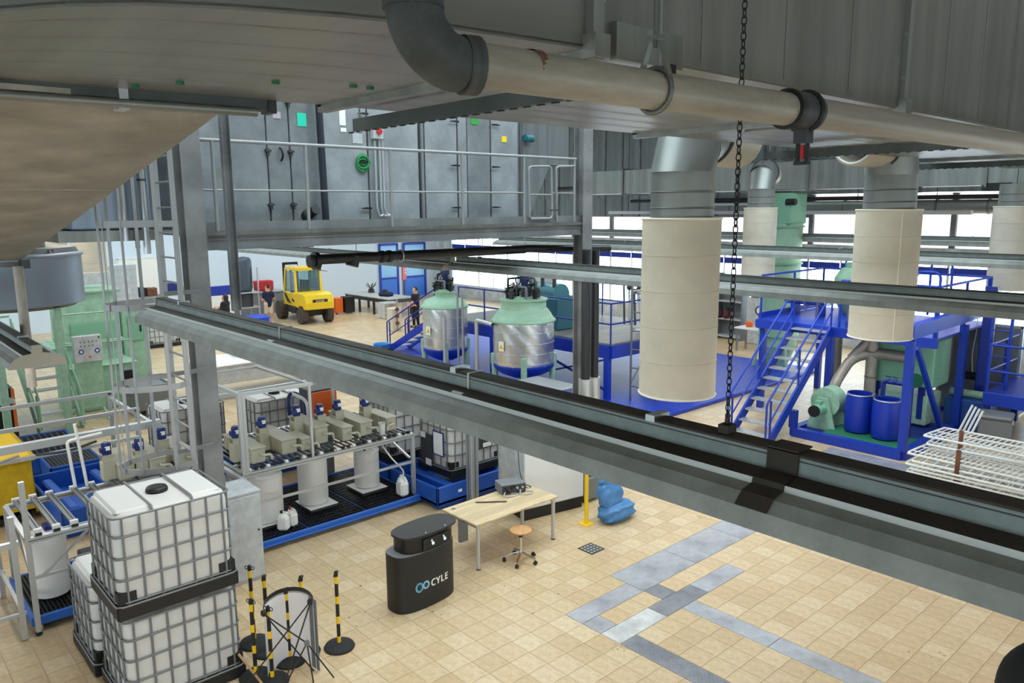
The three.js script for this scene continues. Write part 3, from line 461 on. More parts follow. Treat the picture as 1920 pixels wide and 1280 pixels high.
  rod(t, 'black_standpipe', [X - 0.16, 4.94, 6.08], [X - 0.16, 8.3, 6.02], 0.055, mat('#262a33', 0.4), 18);
  part(t, 'valve', merge([at(cyl(0.11, 0.11, 0.12, 20), 0, 0, 0, 0, 0, 1.2), at(cyl(0.07, 0.07, 0.26, 18), -0.1, 0.05, 0, 0, 0, 1.2)]), M.black, [X - 0.3, 5.1, 5.72]); part(t, 'white_cap', at(cyl(0.085, 0.06, 0.06, 18), 0, 0, 0, 0, 0, 1.2), M.white, [X - 0.2, 5.13, 5.78]); part(t, 'white_cap', cyl(0.06, 0.05, 0.06, 14), M.white, [X - 0.4, 4.98, 5.5]);
}
{ // neighbouring blue-grey unit and pipes behind the ladder
  const t = thing('pipe_cluster', 'bundle of lagged vertical pipes behind the ladder top', 'pipes', [11.2, 0, 2.9]);
  part(t, 'backing_duct', cbx(1.6, 2.7, 1.0, 0.02), mat('#9aa5b5', 0.45, 0.3, { map: streakV }), [0.9, 6.3, 0.1]);
  for (const [z, r, y0] of [[0.45, 0.05, 4.62], [0.62, 0.05, 4.66], [0.2, 0.04, 4.8]]) { const p = rod(t, 'lagged_pipe', [-0.1, y0, z], [-0.1, 7.6, z], r, M.foil, 14); for (const y of [5.0, 5.6, 6.2]) part(p, 'band', at(cyl(r + 0.006, r + 0.006, 0.03, 14), -0.1, y, z), M.darkGrey); }
  rod(t, 'dark_pipe', [-0.15, 4.7, 0.32], [-0.15, 7.6, 0.32], 0.03, M.darkGrey, 8);
  part(t, 'duct_base_frame', box(2.0, 0.14, 1.2), M.galv, [0.9, 4.87, 0.0]);
}
{ // caged ladder
  const t = thing('caged_ladder', 'grey steel access ladder with round safety cage', 'ladder', [0, 0, 0]); const zl = 3.1, xa = 9.2, xb = 9.74;
  for (const x of [xa, xb]) part(t, 'stringer', box(0.02, 6.1, 0.06), M.railGrey, [x, 3.1, zl]); for (let y = 0.3; y < 6; y += 0.29) rod(t, 'rung', [xa, y, zl], [xb, y, zl], 0.013, M.railGrey, 6);
  const hoop = y => { const p = []; for (let i = 0; i <= 22; i++) { const k = Math.PI * (i / 22); p.push([(xa + xb) / 2 + 0.36 * Math.cos(k), zl - 0.12 - 0.62 * Math.sin(k)]); } p.unshift([xb, zl]); p.push([xa, zl]); const g = []; for (let i = 0; i < p.length - 1; i++) g.push(barM([p[i][0], y, p[i][1]], [p[i + 1][0], y, p[i + 1][1]], 0.008, 0.07)); return merge(g); };
  for (const y of [2.2, 3.18, 4.12, 5.05, 5.9]) part(t, 'cage_hoop', hoop(y), M.railGrey);
  for (const k of [0.06, 0.26, 0.42, 0.58, 0.74, 0.94]) { const a = Math.PI * k; part(t, 'cage_strip', box(0.04, 3.74, 0.01), M.railGrey, [(xa + xb) / 2 + 0.362 * Math.cos(a), 4.05, zl - 0.12 - 0.622 * Math.sin(a)], [0, -a + Math.PI / 2, 0]); }
  for (const y of [2.2, 3.2, 4.2]) part(t, 'wall_bracket', box(0.03, 0.05, 0.45), M.steelGrey, [xb, y, zl + 0.22]);
}
{ // black waste pipe below the platform and lagged drop pipes at the gate column
  const t = thing('black_waste_pipe', 'black plastic waste pipe slung below the platform edge', 'pipe'); const p = mat('#1d1d1e', 0.35);
  rod(t, 'pipe_run', [10.3, 4.47, 5.45], [10.3, 4.45, 9.6], 0.075, p, 18); rod(t, 'pipe_run', [10.3, 4.46, 9.6], [10.3, 4.37, 11.9], 0.07, p, 18); part(t, 'end_flange', at(cyl(0.13, 0.13, 0.07, 24), 0, 0, 0, Math.PI / 2), p, [10.3, 4.45, 5.42]); part(t, 'end_cap', at(cyl(0.09, 0.09, 0.1, 20), 0, 0, 0, Math.PI / 2), M.darkGrey, [10.3, 4.45, 5.36]); part(t, 'side_branch', at(cyl(0.1, 0.1, 0.16, 18), 0, 0, 0, 0.3), p, [10.32, 4.42, 6.05]); for (const z of [6.55, 6.68]) part(t, 'rubber_collar', at(cyl(0.095, 0.095, 0.06, 20), 0, 0, 0, Math.PI / 2), M.black, [10.3, 4.46, z]); part(t, 'steel_clip', at(tor(0.09, 0.012, 6, 22), 0, 0, 0), M.alu, [10.3, 4.46, 6.9]); for (const z of [7.9, 9.6, 8.6]) rod(t, 'hanger_rod', [10.3, 4.45, z], [10.3, 4.72, z], 0.008, M.steel, 5);
  part(t, 'end_elbow', sph(0.07, 14, 10), p, [10.3, 4.37, 11.9]);
  for (const [z, top, n] of [[10.64, 4.42, 'thick'], [10.9, 4.4, 'thin']]) {
    const d = thing('drop_pipe', n === 'thick' ? 'thicker black drop pipe with silver lagging by the column' : 'thinner black drop pipe with silver lagging beside the thicker one', 'pipe', [9.74, 0, z]); const r = n === 'thick' ? 0.09 : 0.075;
    rod(d, 'black_pipe', [0, 1.9, 0], [0, top, 0], r, p, 18); rod(d, 'silver_lagging', [0, 0.02, 0], [0, 1.95, 0], r + 0.035, M.foil, 22); part(d, 'lagging_cap', cyl(r + 0.04, r + 0.04, 0.03, 22), M.alu, [0, 1.95, 0]);
  }
}
// ---------------------------------------------------------------- ducts on the far side
{
  const t = thing('far_duct', 'rectangular galvanised duct running below the far roof', 'duct', [0, 0, 0]); for (let x = 2; x < 20; x += 2.4) { part(t, 'duct_length', cbx(2.36, 0.85, 1.4, 0.01), M.galv, [x + 1.2, 6.1, 23.2]); part(t, 'flange', box(0.06, 0.95, 1.5), M.galvDark, [x, 6.1, 23.2]); } for (const [x, z] of [[6.5, 22.9], [9, 22.9]]) part(t, 'outlet', cyl(0.5, 0.5, 0.2, 24), M.black, [x, 5.62, z]);
  for (const x of [5, 9, 13]) { rod(t, 'hanger', [x, 5.6, 22.4], [x, 9.6, 22.4], 0.012, M.rubber, 5); part(t, 'support', box(0.05, 0.06, 1.8), M.darkGrey, [x, 5.62, 23.2]); }
  const r = thing('round_duct', 'round galvanised duct along the window wall', 'duct'); rod(r, 'duct_length', [4.2, 5.12, 27], [20, 5.12, 27], 0.22, M.galv, 20); for (let x = 5; x < 20; x += 1.5) part(r, 'joint_band', at(cyl(0.235, 0.235, 0.06, 20), 0, 0, 0, 0, 0, Math.PI / 2), M.galvDark, [x, 5.12, 27]); rod(r, 'cable_pipe', [4.2, 5.42, 26.9], [22, 5.42, 26.9], 0.07, M.black, 8);
  const c = thing('cable_tray', 'dark cable tray with loose cables along the cladding', 'cable tray'); for (const x of [15, 20, 25]) rod(c, 'hanger', [x, 6, 26.5], [x, 9.6, 26.5], 0.012, M.rubber, 5); part(c, 'tray', box(12, 0.1, 0.4), M.darkGrey, [20, 6.0, 26.4]); for (let k = 0; k < 4; k++) tube(c, 'cable', [[14, 6.1, 26.2 + k * 0.09], [17, 6.14, 26.25 + k * 0.09], [20, 6.08, 26.2 + k * 0.09], [23, 6.13, 26.25 + k * 0.09], [26, 6.08, 26.22 + k * 0.09]], 0.03, M.black, 5);
  const e = thing('electrical_trunking', 'long white electrical trunking below the far duct', 'trunking'); for (const [x, z, y] of [[9, 25.5, 4.95], [14, 25.5, 4.95], [21, 25.5, 4.95], [11, 24.6, 5.25], [17, 24.6, 5.25]]) rod(e, 'hanger', [x, y, z], [x, 9.6, z], 0.01, M.rubber, 5); part(e, 'trunk', box(14, 0.12, 0.2), M.white, [15, 4.95, 25.5]); part(e, 'trunk', box(9, 0.08, 0.2), M.alu, [14, 5.25, 24.6]);
}
// ---------------------------------------------------------------- intermediate bulk containers
function ibc(label, p, turn = 0, o = {}) { // base centre; long side 1.2 along z, short side 1.0 along x
  const t = thing('bulk_container', label, 'bulk container', p, turn, 'caged white bulk containers'); const H = 1.12, w = 1.0, l = 1.2;
  const rr = (W, L, r, n = 4) => { const q = []; for (const [cx, cz, a0] of [[W / 2 - r, L / 2 - r, 0], [-W / 2 + r, L / 2 - r, 1], [-W / 2 + r, -L / 2 + r, 2], [W / 2 - r, -L / 2 + r, 3]]) for (let i = 0; i <= n; i++) { const a = (a0 + i / n) * Math.PI / 2; q.push([cx + r * Math.cos(a), cz + r * Math.sin(a)]); } return q; };
  const bottle = memo('ibcbottle', () => { // lofted rounded body with a stepped lid area
    const rings = [[0.15, 0.93, 1.13, 0.08], [0.17, 0.96, 1.16, 0.1], [0.5, 0.965, 1.165, 0.1], [0.98, 0.96, 1.16, 0.1], [1.05, 0.94, 1.14, 0.13], [1.085, 0.86, 1.06, 0.14], [1.09, 0.5, 0.7, 0.1], [1.09, 0.02, 0.02, 0.005]];
    const pos = [], idx = []; rings.forEach(([y, W, L, r]) => rr(W, L, r).forEach(([x, z]) => pos.push(x, y, z))); const n = 20; for (let k = 0; k < rings.length - 1; k++) for (let i = 0; i < n; i++) { const a = k * n + i, b = k * n + (i + 1) % n, c = a + n, d = b + n; idx.push(a, c, b, b, c, d); }
    const g = new THREE.BufferGeometry(); g.setAttribute('position', new THREE.Float32BufferAttribute(pos, 3)); g.setIndex(idx); g.computeVertexNormals(); return uvMetres(g);
  });
  const b = part(t, 'bottle', bottle, M.ibc); for (const s of [-1, 1]) part(b, 'shoulder', memo('ibcsh', () => cbx(0.8, 0.05, 0.34, 0.022)), M.ibc, [0, 1.085, s * 0.36]);
  part(t, 'lid', memo('ibclid', () => lathe([[0, 0.045], [0.06, 0.05], [0.1, 0.04], [0.112, 0.02], [0.112, -0.01], [0, -0.01]], 22)), M.black, [0, 1.1, 0]);
  const loop = y => memo('ibcl' + y, () => tubeM(rr(w, l, 0.09, 3).map(([x, z]) => [x, y, z]), 0.0115, 5, 64, true, 0));
  for (const y of (o.far ? [0.2, 0.42, 0.65, 0.88, 1.08] : [0.17, 0.41, 0.64, 0.87, 1.07])) part(t, 'cage_hoop', loop(y), M.cage);
  const up = memo('ibcup', () => rodM([0, 0.14, 0], [0, 1.07, 0], 0.0115, 6));
  for (let i = 0; i < 7; i++) for (const s of [-1, 1]) part(t, 'cage_bar', up, M.cage, [s * (w / 2 - 0.002), 0, -l / 2 + 0.1 + i * (l - 0.2) / 6]);
  for (let i = 0; i < 5; i++) for (const s of [-1, 1]) part(t, 'cage_bar', up, M.cage, [-w / 2 + 0.12 + i * (w - 0.24) / 4, 0, s * (l / 2 - 0.002)]);
  for (const s of [-1, 1]) part(t, 'top_bar', memo('ibctop', () => polyPipe([[-0.5, 1.07, 0], [-0.46, 1.115, 0], [0.46, 1.115, 0], [0.5, 1.07, 0]], 0.013, 6, 0.02)), M.cage, [0, 0, s * 0.2]);
  const pal = o.far ? [] : []; const pm = M.black;
  part(t, 'pallet_deck', memo('ibcdk', () => merge([cbx(1.0, 0.05, 1.2, 0.01)])), o.blackRim ? pm : M.galv, [0, 0.13, 0]); part(t, 'pallet_rim', memo('ibcrim', () => merge([at(box(0.02, 0.13, 1.22), 0.51, 0.07, 0), at(box(0.02, 0.13, 1.22), -0.51, 0.07, 0), at(box(1.0, 0.13, 0.02), 0, 0.07, 0.61), at(box(1.0, 0.13, 0.02), 0, 0.07, -0.61)])), pm);
  part(t, 'pallet_runner', memo('ibcrun', () => merge([at(box(1.0, 0.025, 0.1), 0, 0.0125, 0.54), at(box(1.0, 0.025, 0.1), 0, 0.0125, -0.54), at(box(1.0, 0.025, 0.1), 0, 0.0125, 0)])), M.cage);
  part(t, 'rim_tube', memo('ibcrt', () => tubeM(rr(1.04, 1.24, 0.06, 3).map(([x, z]) => [x, 0.145, z]), 0.012, 5, 64, true, 0)), M.cage);
  for (const sx of [-1, 1]) for (const sz of [-1, 1]) part(t, 'corner_protector', memo('ibccp' + sx + sz, () => merge([at(box(0.012, 0.13, 0.17), 0, 0.215, -sz * 0.085), at(box(0.15, 0.13, 0.012), -sx * 0.075, 0.215, 0), at(cyl(0.07, 0.07, 0.13, 12), -sx * 0.065, 0.215, -sz * 0.065)])), pm, [sx * 0.492, 0, sz * 0.592]);
  if (o.plate) { const pl = part(t, 'label_plate', box(0.006, 0.42, 0.3), o.plate === 'dark' ? M.darkGrey : M.hood, [-0.515, o.plateY ?? 0.82, o.plateZ ?? 0.3]); if (o.plate === 'dark') { part(pl, 'paper_label', box(0.004, 0.08, 0.2), M.paper, [-0.005, -0.15, 0.03]); part(pl, 'paper_label', box(0.004, 0.09, 0.12), M.paper, [-0.005, 0.17, -0.07]); } }
  if (o.sheet) { const s = part(t, 'document_sheet', box(0.006, 0.36, 0.26), M.paper, [-0.52, 0.68, -0.44]); part(s, 'blue_border', merge([at(box(0.008, 0.37, 0.014), 0, 0, 0.13), at(box(0.008, 0.37, 0.014), 0, 0, -0.13), at(box(0.008, 0.014, 0.27), 0, 0.18, 0), at(box(0.008, 0.014, 0.27), 0, -0.18, 0)]), M.blueDark); }
  return t;
}
ibc('upper caged white container of the nearest stack', [8.45, 1.13, 2.43], 0, { blackRim: 1 });
ibc('lower caged white container of the nearest stack', [8.47, 0, 2.45], 0, { blackRim: 1 });
{ const o = ibc('single caged white container half hidden behind the nearest stack', [9.56, 0, 2.4], 0, { blackRim: 1 }); part(o, 'side_plate', box(0.5, 0.35, 0.006), M.hood, [0.1, 0.75, 0.61]); }
ibc('caged container with dark plate and blue framed sheet on blue bund', [11.02, 0.42, 8.58], 0, { blackRim: 1, plate: 'dark', plateZ: 0.2, plateY: 0.62 });
{ const o = ibc('caged container with grey plate behind the beige pumps', [12.6, 0.42, 8.2], Math.PI / 2, { blackRim: 1, plate: 'dark', plateZ: -0.1, plateY: 0.7 }); }
ibc('caged container with two dark plates behind the rack frame', [14.6, 0.42, 6.6], 0, { plate: 'dark', plateZ: 0.2, plateY: 0.5 });
ibc('caged container seen between ladder and column', [15.1, 0.42, 5.0], 0, { far: 1 });
ibc('caged container standing near the green press, far down the aisle', [31.2, 0, 9.6], 0, { far: 1 });
{ // sheet with blue border and side plate on the bund container
  const s = thing('document_sheet', 'white document sheet in a blue frame on the container cage', 'document', [10.86, 0.9, 7.955]); part(s, 'sheet', box(0.3, 0.42, 0.008), M.paper, [0, 0.1, 0]); part(s, 'blue_frame', merge([at(box(0.02, 0.44, 0.012), 0.15, 0.1, 0), at(box(0.02, 0.44, 0.012), -0.15, 0.1, 0), at(box(0.32, 0.02, 0.012), 0, 0.32, 0), at(box(0.32, 0.02, 0.012), 0, -0.11, 0)]), M.blueDark);
  const d = thing('side_plate', 'dark grey plate with paper labels on the container cage', 'plate', [11.22, 0.72, 7.955]); part(d, 'plate', box(0.36, 0.6, 0.01), M.darkGrey, [0, 0.1, 0]); part(d, 'paper_label', box(0.15, 0.1, 0.012), M.paper, [0.1, 0.36, -0.003]); part(d, 'paper_label', box(0.17, 0.12, 0.012), M.paper, [-0.06, -0.13, -0.003]);
}
// blue spill bunds
function bund(label, p, w, l, h, turn = 0, o = {}) {
  const t = thing('spill_bund', label, 'spill bund', p, turn, 'blue plastic spill bunds'); const th = 0.05;
  part(t, 'bund_tub', merge([at(cbx(w, 0.08, l, 0.02), 0, 0.12, 0), at(cbx(th, h - 0.08, l, 0.015), w / 2 - th / 2, 0.08 + (h - 0.08) / 2, 0), at(cbx(th, h - 0.08, l, 0.015), -w / 2 + th / 2, 0.08 + (h - 0.08) / 2, 0), at(cbx(w, h - 0.08, th, 0.015), 0, 0.08 + (h - 0.08) / 2, l / 2 - th / 2), at(cbx(w, h - 0.08, th, 0.015), 0, 0.08 + (h - 0.08) / 2, -l / 2 + th / 2)]), M.bundBlue);
  for (const sx of [-1, 0, 1]) part(t, 'bund_foot', cbx(0.22, 0.1, l - 0.1, 0.02), M.bundBlue, [sx * (w / 2 - 0.16), 0.05, 0]);
  if (o.rack !== 0) for (const sz of [-0.3, 0.3]) part(t, 'support_block', cbx(w * 0.8, h - 0.1, 0.16, 0.03), M.bundBlue, [0, h / 2, sz * l]);
  if (o.grid) { const bars = []; for (let i = 0; i < 12; i++) bars.push(at(box(0.02, 0.03, l - 0.1), -w / 2 + 0.1 + i * (w - 0.2) / 11, h - 0.03, 0)); for (let i = 0; i < 12; i++) bars.push(at(box(w - 0.1, 0.025, 0.02), 0, h - 0.03, -l / 2 + 0.1 + i * (l - 0.2) / 11)); part(t, 'grating', merge(bars), M.darkGrey); }
  if (o.tag) part(t, 'label', box(0.006, 0.05, 0.08), M.paper, [-w / 2 - 0.003, h * 0.62, -l / 2 + 0.5]); return t;
}
bund('blue spill bund under the plated container behind the birch table', [11.05, 0, 8.5], 1.5, 2.0, 0.42, 0, { tag: 1 });
bund('blue spill bund behind the rack end', [12.55, 0, 8.2], 1.3, 1.3, 0.42);
bund('empty blue spill bund behind the roller rack', [14.6, 0, 3.02], 2.3, 1.3, 0.48, 0.03);
bund('blue spill bund with grating near the green stair', [17.95, 0, 2.9], 1.7, 1.4, 0.48, -0.05, { grid: 1 });
bund('small blue spill bund with ribbed top beside yellow skip', [16.35, 0, 3.2], 0.9, 0.9, 0.5, 0, { grid: 1 });
bund('blue spill bund carrying the two plated container', [14.7, 0, 6.6], 1.4, 1.4, 0.42); bund('blue spill bund carrying the container beyond the ladder', [15.2, 0, 5.0], 1.4, 1.3, 0.42);
// ---------------------------------------------------------------- grey cabinet next to the stack
{
  const t = thing('control_cabinet', 'tall pale grey control cabinet beside the container stack', 'cabinet', [10.35, 0, 3.985]);
  part(t, 'body', cbx(0.6, 1.3, 0.52, 0.006), M.cabGrey, [0, 0.65, 0]); part(t, 'top_plate', cbx(0.62, 0.03, 0.54, 0.006), M.cabGrey, [0, 1.31, 0]); part(t, 'door', cbx(0.02, 1.22, 0.48, 0.005), M.cabGrey, [-0.305, 0.66, 0]); part(t, 'lock', cyl(0.015, 0.015, 0.02, 10), M.darkGrey, [-0.32, 0.75, 0.2], [0, 0, Math.PI / 2]);
}
// ---------------------------------------------------------------- process rack with settler pumps
function profile(parent, a, b, w = 0.045, name = 'frame_profile') { const o = bar(parent, name, a, b, w, w, M.alu); return o; }
function rack(label, x0, x1, z0, z1, h, top, o = {}) {
  const t = thing('profile_rack', label, 'rack', [0, 0, 0]);
  for (const x of [x0, x1]) for (const z of [z0, z1]) profile(t, [x, 0.06, z], [x, (x === x0 && z === z0 || o.allTop) ? top : h, z], 0.06, 'upright');
  for (const x of [x0, x1]) { const r = profile(t, [x, h, z0], [x, h, z1], 0.07, 'long_rail'); part(r, 'rail_groove', at(box(0.008, 0.012, z1 - z0), x - 0.036, h, (z0 + z1) / 2), M.aluDark); profile(t, [x, 0.76, z0], [x, 0.76, z1], 0.035, 'lower_rail'); }
  for (const z of [z0, z1]) { profile(t, [x0, h, z], [x1, h, z], 0.06, 'cross_rail'); profile(t, [x0, 0.1, z], [x1, 0.1, z], 0.045, 'foot_rail'); profile(t, [x0 + 0.1, 0.8, z], [x1 - 0.6, h - 0.05, z], 0.035, 'brace'); }
  for (const x of [x0, x1]) for (const z of [z0, z1]) part(t, 'caster', merge([at(cyl(0.04, 0.04, 0.03, 14), 0, 0.04, 0, 0, 0, Math.PI / 2), at(box(0.03, 0.04, 0.03), 0, 0.07, 0)]), M.rubber, [x, 0, z]);
  return t;
}
{
  const t = rack('aluminium profile rack carrying the beige settlers over a black grated tray', 10.95, 12.9, 4.4, 7.46, 1.25, 2.52, { allTop: 0 });
  profile(t, [10.98, 1.25, 5.55], [10.98, 2.48, 5.55], 0.04, 'upright'); profile(t, [10.95, 1.25, 4.46], [10.95, 2.5, 4.46], 0.05, 'upright'); profile(t, [12.9, 1.25, 4.4], [12.9, 2.5, 4.4], 0.05, 'upright'); profile(t, [12.9, 1.25, 7.0], [12.9, 2.45, 7.0], 0.05, 'upright');
  profile(t, [10.95, 2.5, 4.4], [10.98, 2.47, 5.6], 0.05, 'top_rail'); profile(t, [10.95, 2.5, 4.4], [12.9, 2.5, 4.4], 0.05, 'top_rail'); profile(t, [12.9, 2.46, 4.4], [12.9, 2.46, 7.0], 0.05, 'top_rail'); profile(t, [12.9, 2.05, 4.4], [12.9, 2.05, 7.0], 0.07, 'top_rail'); profile(t, [10.98, 2.47, 5.55], [12.9, 2.46, 5.55], 0.04, 'top_rail');
  // roller bed
  for (let k = 0; k < 30; k++) { const z = 4.5 + k * 0.1; part(t, 'roller_track', box(1.85, 0.022, 0.03), M.aluDark, [11.92, 1.3, z]); part(t, 'roller_end', box(0.05, 0.035, 0.05), k % 3 ? M.black : M.white, [10.98, 1.31, z]); }
  // tray
  const tr = thing('grated_tray', 'long blue tray with black grating under the settler rack', 'tray', [11.9, 0, 5.9]); part(tr, 'tray_frame', merge([at(cbx(0.05, 0.1, 3.3, 0.01), -1.06, 0.12, 0), at(cbx(0.05, 0.1, 3.3, 0.01), 1.0, 0.12, 0), at(cbx(2.1, 0.1, 0.05, 0.01), -0.03, 0.12, 1.62), at(cbx(2.1, 0.1, 0.05, 0.01), -0.03, 0.12, -1.62), at(box(2.0, 0.02, 3.2), 0, 0.09, 0), at(cbx(0.03, 0.03, 3.3, 0.006), -1.1, 0.085, 0)]), M.trayBlue);
  for (let q = 0; q < 3; q++) { const bars = []; for (let i = 0; i < 22; i++) bars.push(at(box(1.9, 0.03, 0.012), 0, 0, -0.5 + i * 0.0476, 0, 0.0, 0)); for (let i = 0; i < 16; i++) bars.push(at(box(0.012, 0.03, 1.02), -0.94 + i * 0.125, 0, 0)); const g = part(tr, 'grating', merge(bars), M.black, [-0.03, 0.155, -1.07 + q * 1.07]); g.userData.label = 'black plastic grating panel'; }
}
// settler units
function settler(label, x, z, o = {}) {
  const t = thing('mixer_settler', label, 'mixer settler', [x, 1.33, z], 0, 'beige mixer settlers on the racks'); const L = o.L ?? 0.95, w = o.w ?? 0.22, h = o.h ?? 0.24;
  part(t, 'settler_tank', merge([at(cbx(L, h, w, 0.015), L / 2, h / 2, 0), at(cbx(L + 0.03, 0.025, w + 0.03, 0.006), L / 2, h, 0)]), M.pumpBeige); for (let k = 0; k < 4; k++) part(t, 'tank_rib', box(0.015, h - 0.03, w + 0.015), M.pumpBeige, [0.1 + k * L * 0.25, h / 2, 0]);
  if (o.motor !== 0) { const mx = o.mx ?? 0.35, mz = -w / 2 - 0.09; part(t, 'mixer_box', cbx(0.17, h + 0.04, 0.18, 0.01), M.pumpBeige, [mx, (h + 0.04) / 2, mz]); part(t, 'motor_bracket', merge([at(box(0.17, 0.012, 0.16), mx, h + 0.045, mz), at(box(0.012, 0.09, 0.16), mx - 0.07, h + 0.09, mz), at(box(0.012, 0.09, 0.16), mx + 0.07, h + 0.09, mz), at(box(0.17, 0.012, 0.16), mx, h + 0.135, mz)]), M.pumpBeige); rod(t, 'shaft', [mx, h, mz], [mx, h + 0.14, mz], 0.012, M.steel, 6);
    const m = part(t, 'motor', merge([at(cyl(0.065, 0.065, 0.15, 16), mx, h + 0.215, mz), at(cyl(0.05, 0.065, 0.03, 16), mx, h + 0.305, mz), at(box(0.09, 0.07, 0.07), mx - 0.03, h + 0.22, mz - 0.06)]), M.motorBlue); part(m, 'rating_label', box(0.004, 0.06, 0.07), M.paper, [mx - 0.067, h + 0.24, mz]); }
  const s = o.ps ?? 1; pipe(t, 'outlet_pipe', [[-0.02, h * 0.6, 0.02 * s], [-0.1, h * 0.6, 0.02 * s], [-0.12, h * 0.6, 0.14 * s], [-0.12, h * 0.25, 0.16 * s]], 0.022, M.pumpBeige, 8, 0.04);
  return t;
}
settler('beige settler at the rack corner next to the grey cabinet', 11.12, 4.72, { L: 1.1 });
settler('beige settler with blue motor, second from the grey cabinet', 11.22, 5.28, { w: 0.26, mx: 0.5 });
settler('short beige settler without motor beside the second one', 11.2, 5.56, { w: 0.16, h: 0.2, motor: 0, L: 0.5 });
settler('taller beige settler behind the thin white upright', 11.35, 5.92, { h: 0.3, w: 0.24, mx: 0.45 });
settler('small beige settler in front of the orange panel', 11.2, 6.32, { w: 0.18, L: 0.8, mx: 0.6 });
settler('beige settler with blue motor below the strip light', 11.25, 6.72, { w: 0.24, L: 1.1, mx: 0.6 });
settler('beige settler at the rack end nearest the bund', 11.2, 7.2, { w: 0.2, L: 0.7, mx: 0.55, ps: -1 });
settler('beige settler seen through the ladder cage', 11.75, 3.0, { L: 0.9, mx: 0.2 }); settler('beige settler with blue motor beside the ladder stringer', 11.7, 3.42, { L: 0.9, mx: 0.15 }); settler('beige settler between the ladder and the column', 11.8, 3.85, { L: 0.9, mx: 0.4 });
{
  const t = thing('measuring_jug', 'translucent measuring jug hanging among the settlers', 'jug', [11.12, 1.33, 6.95]); part(t, 'jug', lathe([[0.05, 0], [0.06, 0.2], [0.065, 0.21], [0.055, 0.2], [0.045, 0.01], [0, 0.01]], 16), M.ibc); part(t, 'handle', tubeM([[0.055, 0.17, 0], [0.1, 0.15, 0], [0.1, 0.07, 0], [0.052, 0.04, 0]], 0.008, 6), M.ibc);
  const b = thing('orange_panel_box', 'orange fronted equipment box behind the settlers', 'box', [13.05, 0, 6.9]); part(b, 'box_front', cbx(0.06, 0.55, 0.5, 0.01), M.orange, [0, 1.5, 0]); part(b, 'box_body', cbx(0.5, 0.6, 0.5, 0.01), M.darkGrey, [0.29, 1.5, 0]); part(b, 'stand', box(0.4, 1.2, 0.4), M.midGrey, [0.3, 0.6, 0]);
  const d = thing('ducting_hoses', 'pair of dark blue hoses with white pipe on the rack', 'hose', [12.45, 1.33, 6.1]); tube(d, 'hose', [[0.2, 0.1, -0.1], [0.2, 0.5, -0.12], [0.25, 0.6, 0], [0.1, 0.5, 0.1], [0, 0.2, 0.1]], 0.035, M.motorBlue, 8); pipe(d, 'white_pipe', [[-0.05, -0.02, 0.12], [-0.05, 0.5, 0.12], [0.3, 0.62, -0.05]], 0.03, M.whiteP, 10, 0.15);
}
// barrels, jugs, scales under the rack
const barrelGeo = (r, h) => memo(`barr${r},${h}`, () => lathe([[0, 0], [r * 0.94, 0], [r, 0.03], [r, h * 0.92], [r * 0.97, h * 0.97], [r * 0.9, h], [r * 0.3, h + 0.012], [0, h + 0.012]], 28));
function barrel(label, x, y, z, r, h) { const t = thing('plastic_barrel', label, 'barrel', [x, y, z], 0, 'white plastic barrels under the racks'); part(t, 'barrel_body', barrelGeo(r, h), M.canWhite); part(t, 'barrel_rim', at(tor(r * 0.99, 0.012, 6, 28), 0, h * 0.94, 0, Math.PI / 2), M.canWhite); return t; }
function scale(label, x, z) { const t = thing('floor_scale', label, 'scale', [x, 0, z], 0, 'floor scales under the barrels'); part(t, 'scale_base', cbx(0.55, 0.05, 0.5, 0.01), M.darkGrey, [0, 0.195, 0]); part(t, 'weighing_plate', cbx(0.57, 0.015, 0.52, 0.004), M.white, [0, 0.23, 0]); }
scale('floor scale below the middle white barrel', 11.62, 5.9); scale('floor scale below the barrel at the rack end', 11.7, 6.95); scale('floor scale half hidden by the grey cabinet', 11.5, 4.95);
barrel('tall white barrel in the middle of the grated tray', 11.66, 0.24, 5.87, 0.25, 0.86); { const b = barrel('white barrel with green hose at the rack end', 11.72, 0.24, 6.97, 0.225, 0.7); tube(b, 'green_hose', [[-0.15, 0.72, -0.12], [0, 0.78, -0.05], [0.1, 0.76, 0.1], [0.25, 0.8, 0.2]], 0.022, M.greenDeep, 7); } barrel('white square-shouldered barrel half hidden by the grey cabinet', 11.5, 0.24, 4.95, 0.27, 0.8);
function canister(label, p, turn, s = 1, cap = M.red) { const t = thing('canister', label, 'canister', p, turn); part(t, 'canister_body', memo('can' + s, () => { const g = merge([at(cbx(0.16 * s, 0.2 * s, 0.13 * s, 0.03 * s), 0, 0.1 * s, 0), at(cyl(0.05 * s, 0.075 * s, 0.05 * s, 8), 0, 0.22 * s, 0)]); return g; }), M.whiteP); part(t, 'cap', cyl(0.022 * s, 0.022 * s, 0.03 * s, 12), cap, [0.02 * s, 0.26 * s, 0]); part(t, 'handle', tubeM([[-0.06 * s, 0.2 * s, 0], [-0.05 * s, 0.25 * s, 0], [0, 0.26 * s, 0]], 0.012 * s, 6), M.whiteP); }
canister('small white canister with red cap beside the barrel', [11.12, 0.17, 5.2], 0.3, 1.1); canister('small white canister leaning next to the red capped one', [11.05, 0.17, 5.02], 0.8, 1.15, M.black); canister('white bottle canister at the rack end upright', [11.0, 0.17, 7.25], 0, 1.35, M.whiteP);
